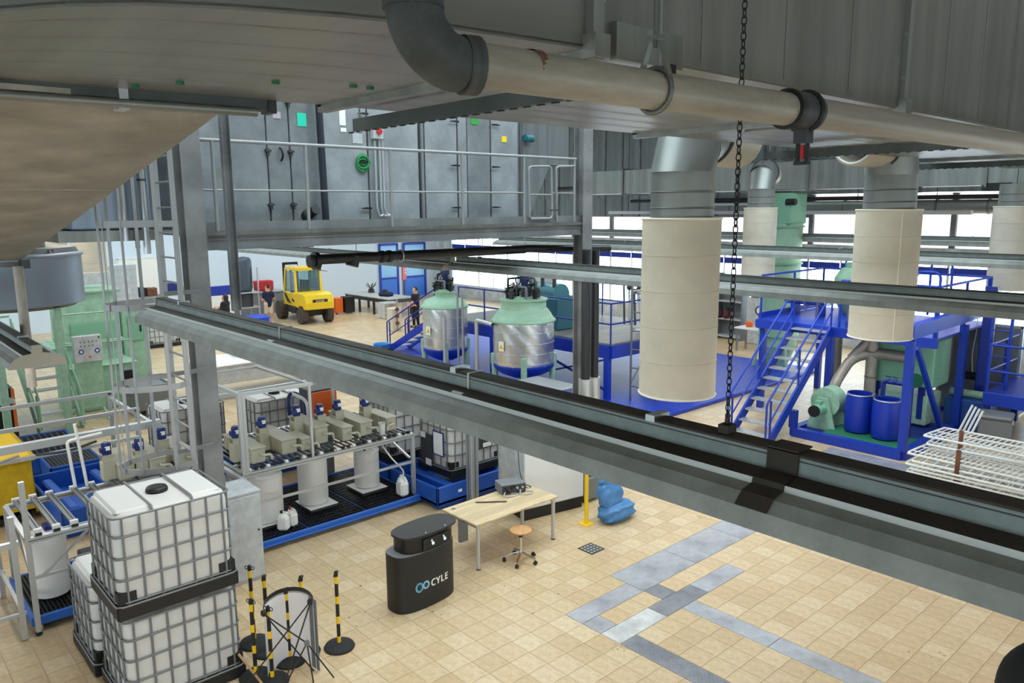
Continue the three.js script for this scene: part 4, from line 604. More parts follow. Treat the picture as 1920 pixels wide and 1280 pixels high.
{ // hoses
  const t = thing('white_hose', 'thin white hose hanging from the rack end to the bottle', 'hose'); tube(t, 'hose', [[11.05, 1.15, 6.9], [11.0, 0.9, 7.05], [10.98, 0.65, 7.25], [11.0, 0.53, 7.28]], 0.014, M.whiteP, 6);
  const p = thing('profile_post', 'wide aluminium post standing behind the birch table', 'post', [10.22, 0, 8.22]); part(p, 'post', cbx(0.17, 2.1, 0.17, 0.012), M.alu, [0, 1.05, 0]); part(p, 'groove', box(0.006, 2.08, 0.02), M.aluDark, [-0.087, 1.05, 0]); part(p, 'groove', box(0.02, 2.08, 0.006), M.aluDark, [0, 1.05, -0.087]); part(p, 'foot_plate', box(0.26, 0.02, 0.26), M.aluDark, [0, 0.01, 0]);
}
// ---------------------------------------------------------------- roller rack at the left edge
{
  const t = rack('aluminium roller rack holding a tall white can, left edge', 10.5, 11.95, 1.5, 4.3, 1.25, 2.0); t.remove(...t.children.filter(c => false));
  for (const z of [1.5]) profile(t, [10.5, 1.2, z], [10.5, 1.75, z], 0.05, 'upright');
  const t2 = thing('profile_rack', 'aluminium roller rack running out of the left picture edge', 'rack');
  for (const x of [10.5, 11.95]) { profile(t2, [x, 1.25, -2], [x, 1.25, 1.4], 0.07, 'long_rail'); profile(t2, [x, 0.35, -2], [x, 0.35, 1.4], 0.04, 'lower_rail'); profile(t2, [x, 0.02, 1.35], [x, 1.6, 1.35], 0.06, 'upright'); profile(t2, [x, 0.02, -1.9], [x, 1.3, -1.9], 0.06, 'upright'); }
  profile(t2, [10.5, 0.4, 1.35], [11.95, 0.4, 1.35], 0.04, 'foot_rail'); profile(t, [10.5, 0.75, 1.6], [10.5, 1.2, 2.15], 0.03, 'brace');
  for (const [z, m] of [[1.12, 0], [1.62, 0], [1.82, 0], [2.02, 0], [2.32, 0], [2.55, 0], [2.8, 0], [3.1, 0], [3.4, 0]]) { part(z < 1.4 ? t2 : t, 'roller_track', merge([at(box(1.4, 0.03, 0.02), 0, 0, 0.028), at(box(1.4, 0.03, 0.02), 0, 0, -0.028), at(box(1.4, 0.01, 0.05), 0, -0.01, 0)]), M.aluDark, [11.22, 1.33, z]); part(z < 1.4 ? t2 : t, 'roller_end', box(0.05, 0.05, 0.09), M.white, [10.54, 1.335, z]); part(z < 1.4 ? t2 : t, 'roller_end', box(0.05, 0.05, 0.09), M.white, [11.92, 1.335, z]); part(z < 1.4 ? t2 : t, 'roller_foot', box(0.05, 0.05, 0.07), M.black, [10.51, 1.29, z]); }
  pipe(t, 'white_hoop', [[11.9, 1.28, 2.35], [11.9, 2.02, 2.3], [11.9, 2.05, 2.75]], 0.022, M.whiteP, 8, 0.06); rod(t, 'white_pole', [11.9, 1.28, 2.5], [11.9, 2.25, 2.42], 0.022, M.whiteP, 8); 
  const tr = thing('grated_tray', 'small blue tray with black grating under the tall can', 'tray', [11.3, 0, 2.0]); part(tr, 'tray_frame', merge([at(cbx(0.05, 0.12, 1.1, 0.01), -0.72, 0.16, 0), at(cbx(0.05, 0.12, 1.1, 0.01), 0.72, 0.16, 0), at(cbx(1.45, 0.12, 0.05, 0.01), 0, 0.16, -0.53), at(cbx(1.45, 0.12, 0.05, 0.01), 0, 0.16, 0.53), at(box(1.4, 0.02, 1.05), 0, 0.11, 0)]), M.trayBlue); const bars = []; for (let i = 0; i < 22; i++) bars.push(at(box(1.38, 0.03, 0.012), 0, 0.2, -0.5 + i * 0.0476)); for (let i = 0; i < 24; i++) bars.push(at(box(0.012, 0.03, 1.02), -0.66 + i * 0.058, 0.2, 0)); part(tr, 'grating', merge(bars), M.black); part(tr, 'tray_feet', merge([at(box(1.3, 0.1, 0.05), 0, 0.05, -0.45), at(box(1.3, 0.1, 0.05), 0, 0.05, 0.45)]), M.alu);
  const c = thing('plastic_can', 'tall white plastic can with dark blue strap under the rollers', 'can', [11.15, 0.22, 1.8]); part(c, 'can_body', lathe([[0, 0], [0.2, 0], [0.225, 0.03], [0.225, 0.8], [0.2, 0.86], [0.12, 0.9], [0, 0.9]], 20), M.canWhite); part(c, 'strap', cbx(0.2, 0.05, 0.16, 0.01), M.blueDark, [-0.02, 0.93, 0.05]);
  const k = thing('black_case', 'black case lying under the rollers behind the stack', 'case', [11.5, 0.22, 2.35]); part(k, 'case_body', cbx(0.3, 0.3, 0.25, 0.02), M.black, [0, 0.15, 0]); part(k, 'clasp', box(0.02, 0.04, 0.05), M.alu, [-0.155, 0.2, 0]);
}
// long rails of the second rack line
{
  const t = thing('profile_rack', 'long aluminium rails of the rack line in front of the green stair', 'rack', [0, 0, 0]);
  for (const [x, y, w] of [[15.2, 1.9, 0.06], [13.6, 1.9, 0.06], [12.55, 1.88, 0.11]]) profile(t, [x, y, -2.5], [x, y, 3.75], w, 'long_rail'); profile(t, [12.5, 1.72, -2.5], [12.5, 1.72, 3.4], 0.05, 'cable_rail');
  for (const x of [12.55, 13.6, 15.2]) for (const z of [-2.3, 3.7]) profile(t, [x, 0, z], [x, 1.9, z], 0.06, 'upright'); for (const z of [-1, 1.2, 3.7]) profile(t, [12.55, 1.82, z], [15.2, 1.82, z], 0.05, 'cross_rail');
  for (let k = 0; k < 4; k++) tube(t, 'cable', [[12.45, 1.76, -1 + k], [12.42, 1.74, -0.6 + k], [12.46, 1.79, -0.2 + k]], 0.02, k % 2 ? M.darkGrey : M.hood, 5);
}
// yellow tipping skip
{
  const t = thing('tipping_skip', 'yellow steel tipping skip cut by the left picture edge', 'skip', [15.6, 0, 1.72]);
  const g = extr([[-0.95, 0.25], [0.35, 0.25], [0.95, 0.9], [0.95, 1.1], [-0.95, 1.1]], 1.1, 0.01); part(t, 'skip_body', uvMetres(at(g, 0, 0, -0.55)), M.yellowDull); part(t, 'top_rim', merge([at(cbx(2.0, 0.08, 0.08, 0.01), 0, 1.12, 0.58), at(cbx(2.0, 0.08, 0.08, 0.01), 0, 1.12, -0.58), at(cbx(0.08, 0.08, 1.2, 0.01), 0.98, 1.12, 0), at(cbx(0.08, 0.08, 1.2, 0.01), -0.98, 1.12, 0)]), M.yellowDull); part(t, 'lid', cbx(1.9, 0.05, 1.1, 0.01), M.yellow, [0, 1.15, 0]);
  for (const s of [-0.6, 0.6]) part(t, 'rocker_arm', at(extr([[-0.8, 0.12], [-0.62, 0.02], [-0.2, 0.75], [-0.2, 1.0], [-0.4, 1.0]], 0.04, 0.005), 0, 0, s - 0.02), M.yellowDull); part(t, 'pivot', at(cyl(0.05, 0.05, 1.3, 14), 0, 0, 0, Math.PI / 2), M.black, [-0.66, 0.16, 0]); part(t, 'base', cbx(1.8, 0.1, 1.0, 0.01), M.black, [0, 0.1, 0]);
}
// ---------------------------------------------------------------- birch table, stool, amplifier
{
  const t = thing('work_table', 'birch topped table with round grey legs', 'table', [8.5, 0, 7.4]);
  part(t, 'tabletop', cbx(0.82, 0.03, 1.66, 0.005), M.birch, [0, 0.705, 0]); for (const x of [-0.36, 0.36]) for (const z of [-0.77, 0.77]) { rod(t, 'leg', [x, 0.02, z], [x, 0.69, z], 0.03, M.alu, 16); part(t, 'foot', cyl(0.033, 0.033, 0.02, 14), M.darkGrey, [x, 0.01, z]); }
  part(t, 'side_rail', box(0.7, 0.05, 0.025), M.aluDark, [0, 0.66, -0.77]); part(t, 'side_rail', box(0.7, 0.05, 0.025), M.aluDark, [0, 0.66, 0.77]); part(t, 'side_rail', box(0.025, 0.05, 1.5), M.aluDark, [0.3, 0.66, 0]); part(t, 'cable_duct', cbx(0.06, 0.42, 0.16, 0.01), M.midGrey, [0.1, 0.47, -0.68]); part(t, 'cable_hole', cyl(0.035, 0.035, 0.006, 16), M.midGrey, [0.3, 0.722, -0.7]); part(t, 'clamp', box(0.04, 0.04, 0.03), M.darkGrey, [-0.05, 0.67, -0.78]);
  const r = thing('black_rod', 'thin black rod lying on the birch table', 'rod', [8.6, 0.732, 7.28]); rod(r, 'rod', [0.15, 0, -0.19], [-0.15, 0, 0.19], 0.009, M.black, 8);
  const p = thing('power_supply', 'grey bench power supply on the birch table', 'power supply', [8.78, 0.72, 7.84], -0.35); part(p, 'housing', cbx(0.3, 0.15, 0.42, 0.008), M.midGrey, [0, 0.085, 0]); part(p, 'front_panel', cbx(0.01, 0.13, 0.4, 0.003), M.darkGrey, [-0.153, 0.085, 0]); for (const [z, y] of [[-0.14, 0.1], [-0.05, 0.1], [0.05, 0.1], [0.14, 0.1], [-0.1, 0.05], [0.1, 0.05]]) part(p, 'knob', cyl(0.018, 0.018, 0.03, 12), z < 0 ? M.black : M.alu, [-0.17, y, z], [0, 0, Math.PI / 2]); part(p, 'display', box(0.004, 0.035, 0.08), M.black, [-0.16, 0.125, -0.01]);
  for (const [k, z] of [[0, -0.15], [1, 0.12]]) tube(p, 'cable', [[-0.16, 0.05, z], [-0.25, 0.03, z - 0.05], [-0.28, 0.012, z + 0.08], [-0.2, 0.012, z + 0.2], [-0.15, 0.012, z + 0.1]], 0.009, M.cabGrey, 6); tube(p, 'mains_cable', [[0.1, 0.05, 0.2], [0.08, 0.02, 0.32], [-0.02, 0.012, 0.36], [0, 0.012, 0.28], [0.15, 0.3, 0.22], [0.2, 1.3, 0.2]], 0.008, M.darkGrey, 6);
  const s = thing('swivel_stool', 'round wooden swivel stool on five casters', 'stool', [7.93, 0, 7.28]); part(s, 'seat', lathe([[0, 0], [0.15, 0], [0.165, 0.012], [0.165, 0.026], [0.155, 0.036], [0, 0.038]], 32), M.stoolWood, [0, 0.465, 0]); rod(s, 'gas_spring', [0, 0.14, 0], [0, 0.47, 0], 0.02, M.chrome, 14); rod(s, 'column_sleeve', [0, 0.38, 0], [0, 0.46, 0], 0.03, M.black, 14);
  for (let k = 0; k < 5; k++) { const a = k * 1.2566 + 0.35, c = Math.cos(a), d = Math.sin(a); const l = bar(s, 'base_arm', [0, 0.14, 0], [0.25 * c, 0.085, 0.25 * d], 0.035, 0.022, M.chrome); part(s, 'caster', merge([at(cyl(0.026, 0.026, 0.018, 14), 0, 0.026, 0.016, Math.PI / 2), at(cyl(0.026, 0.026, 0.018, 14), 0, 0.026, -0.016, Math.PI / 2), at(box(0.03, 0.04, 0.012), 0, 0.045, 0)]), M.black, [0.25 * c, 0, 0.25 * d], [0, -a, 0]); }
}
// white cabinet with black plinth
{
  const t = thing('machine_cabinet', 'white and grey machine cabinet on a black plinth behind the table', 'cabinet', [9.25, 0, 8.98], -0.19);
  part(t, 'plinth', cbx(0.8, 0.2, 1.2, 0.006), M.black, [0, 0.1, 0]); part(t, 'body', cbx(0.84, 1.5, 1.24, 0.008), M.cabGrey, [0, 0.95, 0]); part(t, 'front_panel', cbx(0.012, 1.46, 1.2, 0.004), M.white, [-0.424, 0.95, 0]); part(t, 'side_panel', cbx(0.8, 1.46, 0.012, 0.004), M.cabGrey, [0, 0.95, -0.624]);
  const v = thing('dark_machine', 'dark vertical machine column beside the white cabinet', 'machine', [9.0, 0, 9.85]); part(v, 'column', cbx(0.35, 1.5, 0.3, 0.02), M.darkGrey, [0.2, 0.75, 0]); part(v, 'lower_housing', cbx(0.45, 0.42, 0.42, 0.03), M.midGrey, [0, 0.25, 0]); for (const y of [0.62, 0.7, 0.85]) part(v, 'yellow_hose', at(tor(0.12, 0.025, 6, 16, 3.6), -0.05, y, 0, 1.3), M.yellow); part(v, 'bracket', box(0.3, 0.06, 0.3), M.steel, [-0.05, 0.55, 0]);
  const y = thing('guard_post', 'slim yellow steel guard post with base plate', 'post', [8.19, 0, 9.0]); rod(y, 'post', [0, 0.01, 0], [0, 1.5, 0], 0.035, M.yellow, 16); part(y, 'base_plate', cbx(0.2, 0.014, 0.2, 0.003), M.yellow, [0, 0.007, 0]); part(y, 'cap', sph(0.036), M.yellow, [0, 1.5, 0]);
}
{ // blue bag: folded sack
  const t = thing('blue_sack', 'crumpled light blue plastic sack slumped on the tiles', 'sack', [7.98, 0, 9.5]);
  const blob = (rx, ry, rz, cx, cy, cz, sd, lean = 0) => { const g = new THREE.SphereGeometry(1, 40, 28), p = g.attributes.position; for (let i = 0; i < p.count; i++) { let x = p.getX(i), y = p.getY(i), z = p.getZ(i); const f = 1 + 0.06 * Math.sin(9 * y + 5 * x + sd) + 0.05 * Math.sin(13 * z - 7 * y + sd * 2) + 0.035 * Math.sin(23 * x + 17 * z + sd); const sq = (v, e) => Math.sign(v) * Math.abs(v) ** e; x = sq(x, 0.75) * f; z = sq(z, 0.7) * f; y = sq(y, 0.8) * (1 + 0.05 * Math.sin(11 * x + sd)); p.setXYZ(i, cx + rx * x + lean * y, Math.max(0.004, cy + ry * y), cz + rz * z); } g.computeVertexNormals(); return g; };
  part(t, 'lower_fold', blob(0.2, 0.17, 0.36, 0, 0.15, 0.02, 1), M.bagBlue); part(t, 'upper_fold', blob(0.13, 0.24, 0.25, 0.06, 0.46, -0.08, 4, 0.04), M.bagBlue); part(t, 'neck', blob(0.1, 0.1, 0.17, 0.1, 0.68, -0.1, 7), M.bagBlue);
}
// ---------------------------------------------------------------- promotion counter
{
  const W = 0.98, D = 0.5, outline = (w, d, n = 56, grow = 0) => { const q = []; for (let i = 0; i < n; i++) { const a = i / n * Math.PI * 2, c = Math.cos(a), s = Math.sin(a); q.push([Math.sign(c) * Math.abs(c) ** 0.62 * (d / 2 + grow), Math.sign(s) * Math.abs(s) ** 0.8 * (w / 2 + grow)]); } return q; };
  const wall = (q, y0, y1) => { const p = [], u = [], idx = []; let s = 0; const n = q.length; for (let i = 0; i <= n; i++) { const a = q[i % n]; if (i) { const b = q[i - 1]; s += Math.hypot(a[0] - b[0], a[1] - b[1]); } p.push(a[0], y0, a[1], a[0], y1, a[1]); u.push(s, 0, s, 1); } for (let i = 0; i < u.length / 2; i++) u[i * 2] /= s; for (let i = 0; i < n; i++) { const a = i * 2; idx.push(a, a + 1, a + 2, a + 1, a + 3, a + 2); } const g = new THREE.BufferGeometry(); g.setAttribute('position', new THREE.Float32BufferAttribute(p, 3)); g.setAttribute('uv', new THREE.Float32BufferAttribute(u, 2)); g.setIndex(idx); g.computeVertexNormals(); return g; };
  const slab = (q, h) => { const g = extr(q.map(([x, z]) => [x, -z]), h); g.rotateX(-Math.PI / 2); return uvMetres(g); };
  const t = thing('promotion_counter', 'black curved promotion counter with a looped logo', 'counter', [8.02, 0, 5.53], 0.06);
  const cv = document.createElement('canvas'); cv.width = 2048; cv.height = 640; const c = cv.getContext('2d'); c.fillStyle = '#1b1a1b'; c.fillRect(0, 0, 2048, 640);
  // logo: two linked rings; perimeter runs from +x through +z, -x (front), -z
  const per = 2048; const u0 = 0.5; const X = z => per * (u0 + 0) ; 
  const toU = mz => per * 0.5 - mz / 2.47 * per;   // mz: metres towards +z along the front, from its middle
  c.lineWidth = 16; const lx = toU(-0.16), ly = 385; c.strokeStyle = '#5fa6c4';
  c.save(); c.translate(lx, ly); c.scale(-1.3, 1.3); c.beginPath(); c.ellipse(-30, 2, 30, 36, 0, 0, 7); c.stroke(); c.strokeStyle = '#8cc0d6'; c.beginPath(); c.ellipse(36, -3, 27, 29, 0, 0, 7); c.stroke(); c.fillStyle = '#173f62'; c.beginPath(); c.ellipse(-28, 2, 9, 12, 0, 0, 7); c.fill(); c.beginPath(); c.ellipse(36, -3, 8, 10, 0, 0, 7); c.fill(); c.restore();
  c.save(); c.translate(toU(-0.03), ly + 4); c.scale(-1.45, 1.45); c.fillStyle = '#f0f0ee'; c.font = 'bold 78px sans-serif'; c.textBaseline = 'middle'; c.fillText('CYLE', 0, 0); c.restore();
  const tx = new THREE.CanvasTexture(cv); tx.colorSpace = THREE.SRGBColorSpace; tx.magFilter = THREE.LinearFilter;
  part(t, 'printed_front', wall(outline(W, D), 0.02, 0.78), mat('#ffffff', 0.5, 0, { map: tx })); part(t, 'base_board', slab(outline(W, D, 56, -0.004), 0.03), M.black); part(t, 'shelf', slab(outline(W, D, 56, -0.006), 0.02), M.midGrey, [0, 0.765, 0]);
  const q2 = outline(0.84, 0.46); part(t, 'upper_box', wall(q2, 0.775, 1.0), M.blackGloss, [0, 0, 0.06]); part(t, 'counter_lid', slab(outline(0.95, 0.5), 0.028), mat('#232325', 0.45), [0.0, 0.99, 0.08]);
  const pnl = part(t, 'recessed_panel', box(0.02, 0.15, 0.46), M.black, [-0.235, 0.88, 0.1]); for (const z of [0.0, 0.2]) part(pnl, 'spotlight', merge([at(cyl(0.022, 0.03, 0.05, 14), -0.025, 0, z - 0.1, 0, 0, 1.3), at(sph(0.02), -0.02, 0.03, z - 0.1)]), M.chrome); for (const z of [-0.05, 0.28]) part(t, 'lid_screw', sph(0.012), M.chrome, [-0.2, 1.018, z]);
}
// ---------------------------------------------------------------- striped chain posts
function stanchion(label, x, z, turn, h = 0.96) {
  const t = thing('chain_post', label, 'barrier post', [x, 0, z], turn, 'black and yellow chain posts'); part(t, 'foot', lathe([[0, 0], [0.18, 0], [0.185, 0.012], [0.17, 0.035], [0.08, 0.06], [0.035, 0.07], [0, 0.07]], 30), M.rubber);
  let yy = 0.055; for (let k = 0; k < 7; k++) { const hb = (h - 0.095) * (k % 2 ? 0.187 : 0.10975); part(t, k % 2 ? 'black_band' : 'yellow_band', cyl(0.022, 0.022, hb, 14), k % 2 ? M.black : M.yellow, [0, yy + hb / 2, 0]); yy += hb; }
  part(t, 'cap', merge([at(cyl(0.023, 0.025, 0.05, 14), 0, h - 0.02, 0), at(sph(0.02), 0, h + 0.005, 0)]), M.black); for (const s of [-1, 1]) part(t, 'eyelet', at(tor(0.02, 0.005, 6, 14), s * 0.042, h - 0.015, 0), M.black); return t;
}
stanchion('lone striped chain post standing free on the tiles', 7.73, 4.12, -0.9); stanchion('striped chain post just behind the white display arc', 7.91, 3.76, -0.9); stanchion('striped chain post between grey cabinet and display', 8.22, 3.45, -0.8); stanchion('striped chain post touching the grey cabinet', 8.5, 3.4, 0.6, 1.0); stanchion('striped chain post right beside the container stack', 7.83, 3.12, 0.4, 0.94); stanchion('striped chain post inside the left end of the display', 7.62, 3.22, 0.5, 0.9); stanchion('short visible chain post cap peeping over the display', 7.86, 3.55, -0.8, 0.9);
{ // folding display seen from its hollow back
  const t = thing('folding_display', 'white curved folding display with black cross struts seen from behind', 'display stand', [0, 0, 0]);
  const arc = (r0, y0, y1) => { const P = []; const A = [[7.62, 3.17], [7.74, 3.24], [7.83, 3.36], [7.86, 3.48], [7.82, 3.6], [7.72, 3.68], [7.58, 3.7], [7.46, 3.68]]; const c = new THREE.CatmullRomCurve3(A.map(([x, z]) => V(x, 0, z))).getPoints(36); const p = [], idx = []; c.forEach((v, i) => p.push(v.x, y0, v.z, v.x, y1, v.z)); for (let i = 0; i < c.length - 1; i++) { const a = i * 2; idx.push(a, a + 1, a + 2, a + 1, a + 3, a + 2); } const g = new THREE.BufferGeometry(); g.setAttribute('position', new THREE.Float32BufferAttribute(p, 3)); g.setIndex(idx); g.computeVertexNormals(); return g; };
  part(t, 'white_panel', arc(0, 0.02, 0.88), mat('#ece8ea', 0.6, 0, { side: THREE.DoubleSide })); part(t, 'black_rim', arc(0, 0.86, 0.93), mat('#1a1a1a', 0.5, 0, { side: THREE.DoubleSide }));
  part(t, 'grey_edge_strip', box(0.14, 0.86, 0.012), mat('#6c6e70', 0.6), [7.5, 0.45, 3.69], [0, 0.1, 0]);
  const L = [7.6, 3.16], R = [7.5, 3.66], B = [7.86, 3.48]; part(t, 'hub', cbx(0.06, 0.06, 0.05, 0.01), M.black, [L[0], 0.86, L[1]]); part(t, 'hub', cbx(0.05, 0.06, 0.05, 0.01), M.black, [R[0], 0.85, R[1]]); part(t, 'hub', cbx(0.05, 0.06, 0.05, 0.01), M.aluDark, [7.3, 0.5, 3.5]);
  for (const [a, b] of [[[7.6, 0.86, 3.16], [7.5, 0.0, 3.66]], [[7.5, 0.85, 3.66], [7.6, 0.1, 2.9]], [[7.6, 0.84, 3.17], [7.3, 0.5, 3.5]], [[7.5, 0.83, 3.66], [7.35, 0.02, 3.2]], [[7.3, 0.5, 3.5], [7.35, 0.02, 3.2]], [[7.3, 0.5, 3.5], [7.3, 0.0, 3.55]], [[7.3, 0.5, 3.5], [7.2, 0.02, 3.75]]]) rod(t, 'strut', a, b, 0.0085, M.black, 6);
  const w = thing('wooden_stick', 'wooden stick leaning against the lower container', 'stick', [0, 0, 0]); rod(w, 'stick', [7.85, 0.35, 2.95], [7.5, 0.02, 3.1], 0.014, mat('#b58a63', 0.7), 8);
}
// ---------------------------------------------------------------- blue stair and frame with drums (far side of the near strip light)
function stairs(t, p0, p1, width, axis, n, mS, mT, rail = true, railH = 0.95, mR = mS) { // p0/p1: foot and head centre; axis: unit vector across the flight
  const A = V(...p0), B = V(...p1), S = V(...axis); const side = k => [A.clone().addScaledVector(S, k * width / 2), B.clone().addScaledVector(S, k * width / 2)];
  for (const k of [-1, 1]) { const [a, b] = side(k); bar(t, 'stringer', a.toArray(), b.toArray(), 0.05, 0.22, mS); }
  const d = B.clone().sub(A); const run = V(d.x, 0, d.z).normalize();
  for (let i = 0; i < n; i++) { const c = A.clone().addScaledVector(d, (i + 0.7) / n); const tr = part(t, 'tread', box(width - 0.06, 0.035, 0.24), mT, c.toArray(), [0, Math.atan2(S.x, S.z) + Math.PI / 2, 0]); }
  if (rail) for (const k of [-1, 1]) { const [a, b] = side(k); const up = V(0, railH, 0), a1 = a.clone().add(up).addScaledVector(run, -0.12), b1 = b.clone().add(up);
    pipe(t, 'handrail', [[a1.x, a.y + 0.12, a1.z], a1.toArray(), b1.toArray()], 0.024, mR, 8, 0.08); rod(t, 'mid_rail', a.clone().addScaledVector(up, 0.5).toArray(), b.clone().addScaledVector(up, 0.5).toArray(), 0.018, mR, 6);
    for (const f of [0.02, 0.45, 0.98]) { const q = a.clone().lerp(b, f); rod(t, 'rail_post', q.toArray(), q.clone().add(up).toArray(), 0.024, mR, 8); } }
}
{
  const t = thing('blue_stair', 'steep blue steel stair with grey treads', 'stair'); stairs(t, [8.78, 0.02, 14.98], [8.78, 2.3, 17.66], 0.95, [1, 0, 0], 11, M.blue, M.alu);
  const f = thing('drum_platform', 'blue steel platform frame above the two drums', 'platform'); const x0 = 5.95, x1 = 8.35, z0 = 16.15, z1 = 20.6;
  const B = (n, a, b, w = 0.16, h = 0.16) => bar(f, n, a, b, w, h, M.blue);
  B('base_beam', [x0, 0.1, z0], [x1, 0.1, z0], 0.16, 0.2); B('base_beam', [x0, 0.1, z1], [x1, 0.1, z1], 0.16, 0.2); B('base_beam', [x0, 0.1, z0], [x0, 0.1, z1], 0.16, 0.2); B('base_beam', [x1, 0.1, z0], [x1, 0.1, z1], 0.16, 0.2); part(f, 'base_plate', box(x1 - x0, 0.02, z1 - z0), M.blueDark, [(x0 + x1) / 2, 0.12, (z0 + z1) / 2]);
  for (const [x, z, h] of [[x0, z0, 2.5], [x0, 19.2, 2.5], [x1, 17.75, 2.2], [x0, z1, 2.3], [x1, z1, 2.3]]) B('post', [x, 0.2, z], [x, h, z], 0.15, 0.15);
  B('post', [x1, 0.2, z0], [x1, 0.6, z0], 0.15, 0.15); B('top_beam', [x0, 2.68, z0 - 0.1], [x0, 2.76, 22.3], 0.17, 0.28); B('top_beam', [x0, 2.45, z0], [x1 - 0.4, 2.45, 17.7], 0.12, 0.14); B('edge_beam', [6.0, 2.22, 17.75], [10.3, 2.22, 17.75], 0.12, 0.2); B('edge_beam', [10.3, 2.22, 17.75], [10.3, 2.22, 21.2], 0.12, 0.2); B('diagonal', [x0, 2.3, 16.5], [x0, 0.3, 18.2], 0.09, 0.09);
  for (const [x, z] of [[10.2, 17.9], [10.2, 21]]) B('post', [x, 0, z], [x, 2.2, z], 0.14, 0.14);
  part(f, 'deck', box(4.3, 0.05, 3.5), M.blueDeck, [8.15, 2.32, 19.45]); part(f, 'toe_board', box(0.02, 0.14, 3.4), M.blue, [10.3, 2.42, 19.5]);
  for (const [a, b] of [[[10.25, 17.8], [10.25, 21.1]], [[10.25, 21.1], [6.1, 21.1]], [[6.05, 17.8], [6.05, 21.1]], [[8.2, 17.8], [6.1, 17.8]]]) { rod(f, 'handrail', [a[0], 3.45, a[1]], [b[0], 3.45, b[1]], 0.028, M.blue, 8); rod(f, 'mid_rail', [a[0], 2.9, a[1]], [b[0], 2.9, b[1]], 0.02, M.blue, 6); for (const k of [0, 0.5, 1]) rod(f, 'rail_post', [a[0] + (b[0] - a[0]) * k, 2.33, a[1] + (b[1] - a[1]) * k], [a[0] + (b[0] - a[0]) * k, 3.45, a[1] + (b[1] - a[1]) * k], 0.03, M.blue, 8); }
  for (const [x, z] of [[9.6, 21.0], [8.9, 21.0], [7.4, 21.0], [6.6, 17.9]]) pipe(f, 'rail_hoop', [[x, 2.4, z], [x, 3.75, z], [x - 0.5, 3.75, z], [x - 0.5, 2.4, z]], 0.03, M.blue, 8, 0.15);
}
function drum(label, x, z) {
  const t = thing('blue_drum', label, 'drum', [x, 0.2, z], 0, 'blue plastic drums on the green board'); const r = 0.29, h = 0.88;
  part(t, 'drum_body', lathe([[0, 0], [r * 0.9, 0], [r * 0.97, 0.03], [r, 0.2], [r * 1.03, 0.5], [r * 0.99, 0.75], [r * 0.9, 0.82], [r * 0.9, h], [r * 0.86, h], [r * 0.86, 0.8], [r * 0.9, 0.7], [r * 0.9, 0.05], [0, 0.04]], 32), M.drumBlue); part(t, 'steel_ring', at(tor(r * 0.92, 0.014, 6, 32), 0, h - 0.03, 0, Math.PI / 2), M.alu); part(t, 'dark_disc', cyl(r * 0.88, r * 0.88, 0.02, 28), M.black, [0, 0.7, 0]); part(t, 'closing_lever', box(0.02, 0.05, 0.14), M.alu, [-r * 0.95, h - 0.02, 0.08]);  // black disc set inside the hollow drum, below the open rim
}
drum('blue drum nearer the stair', 7.22, 16.92); drum('blue drum next to the front post', 6.58, 16.82);
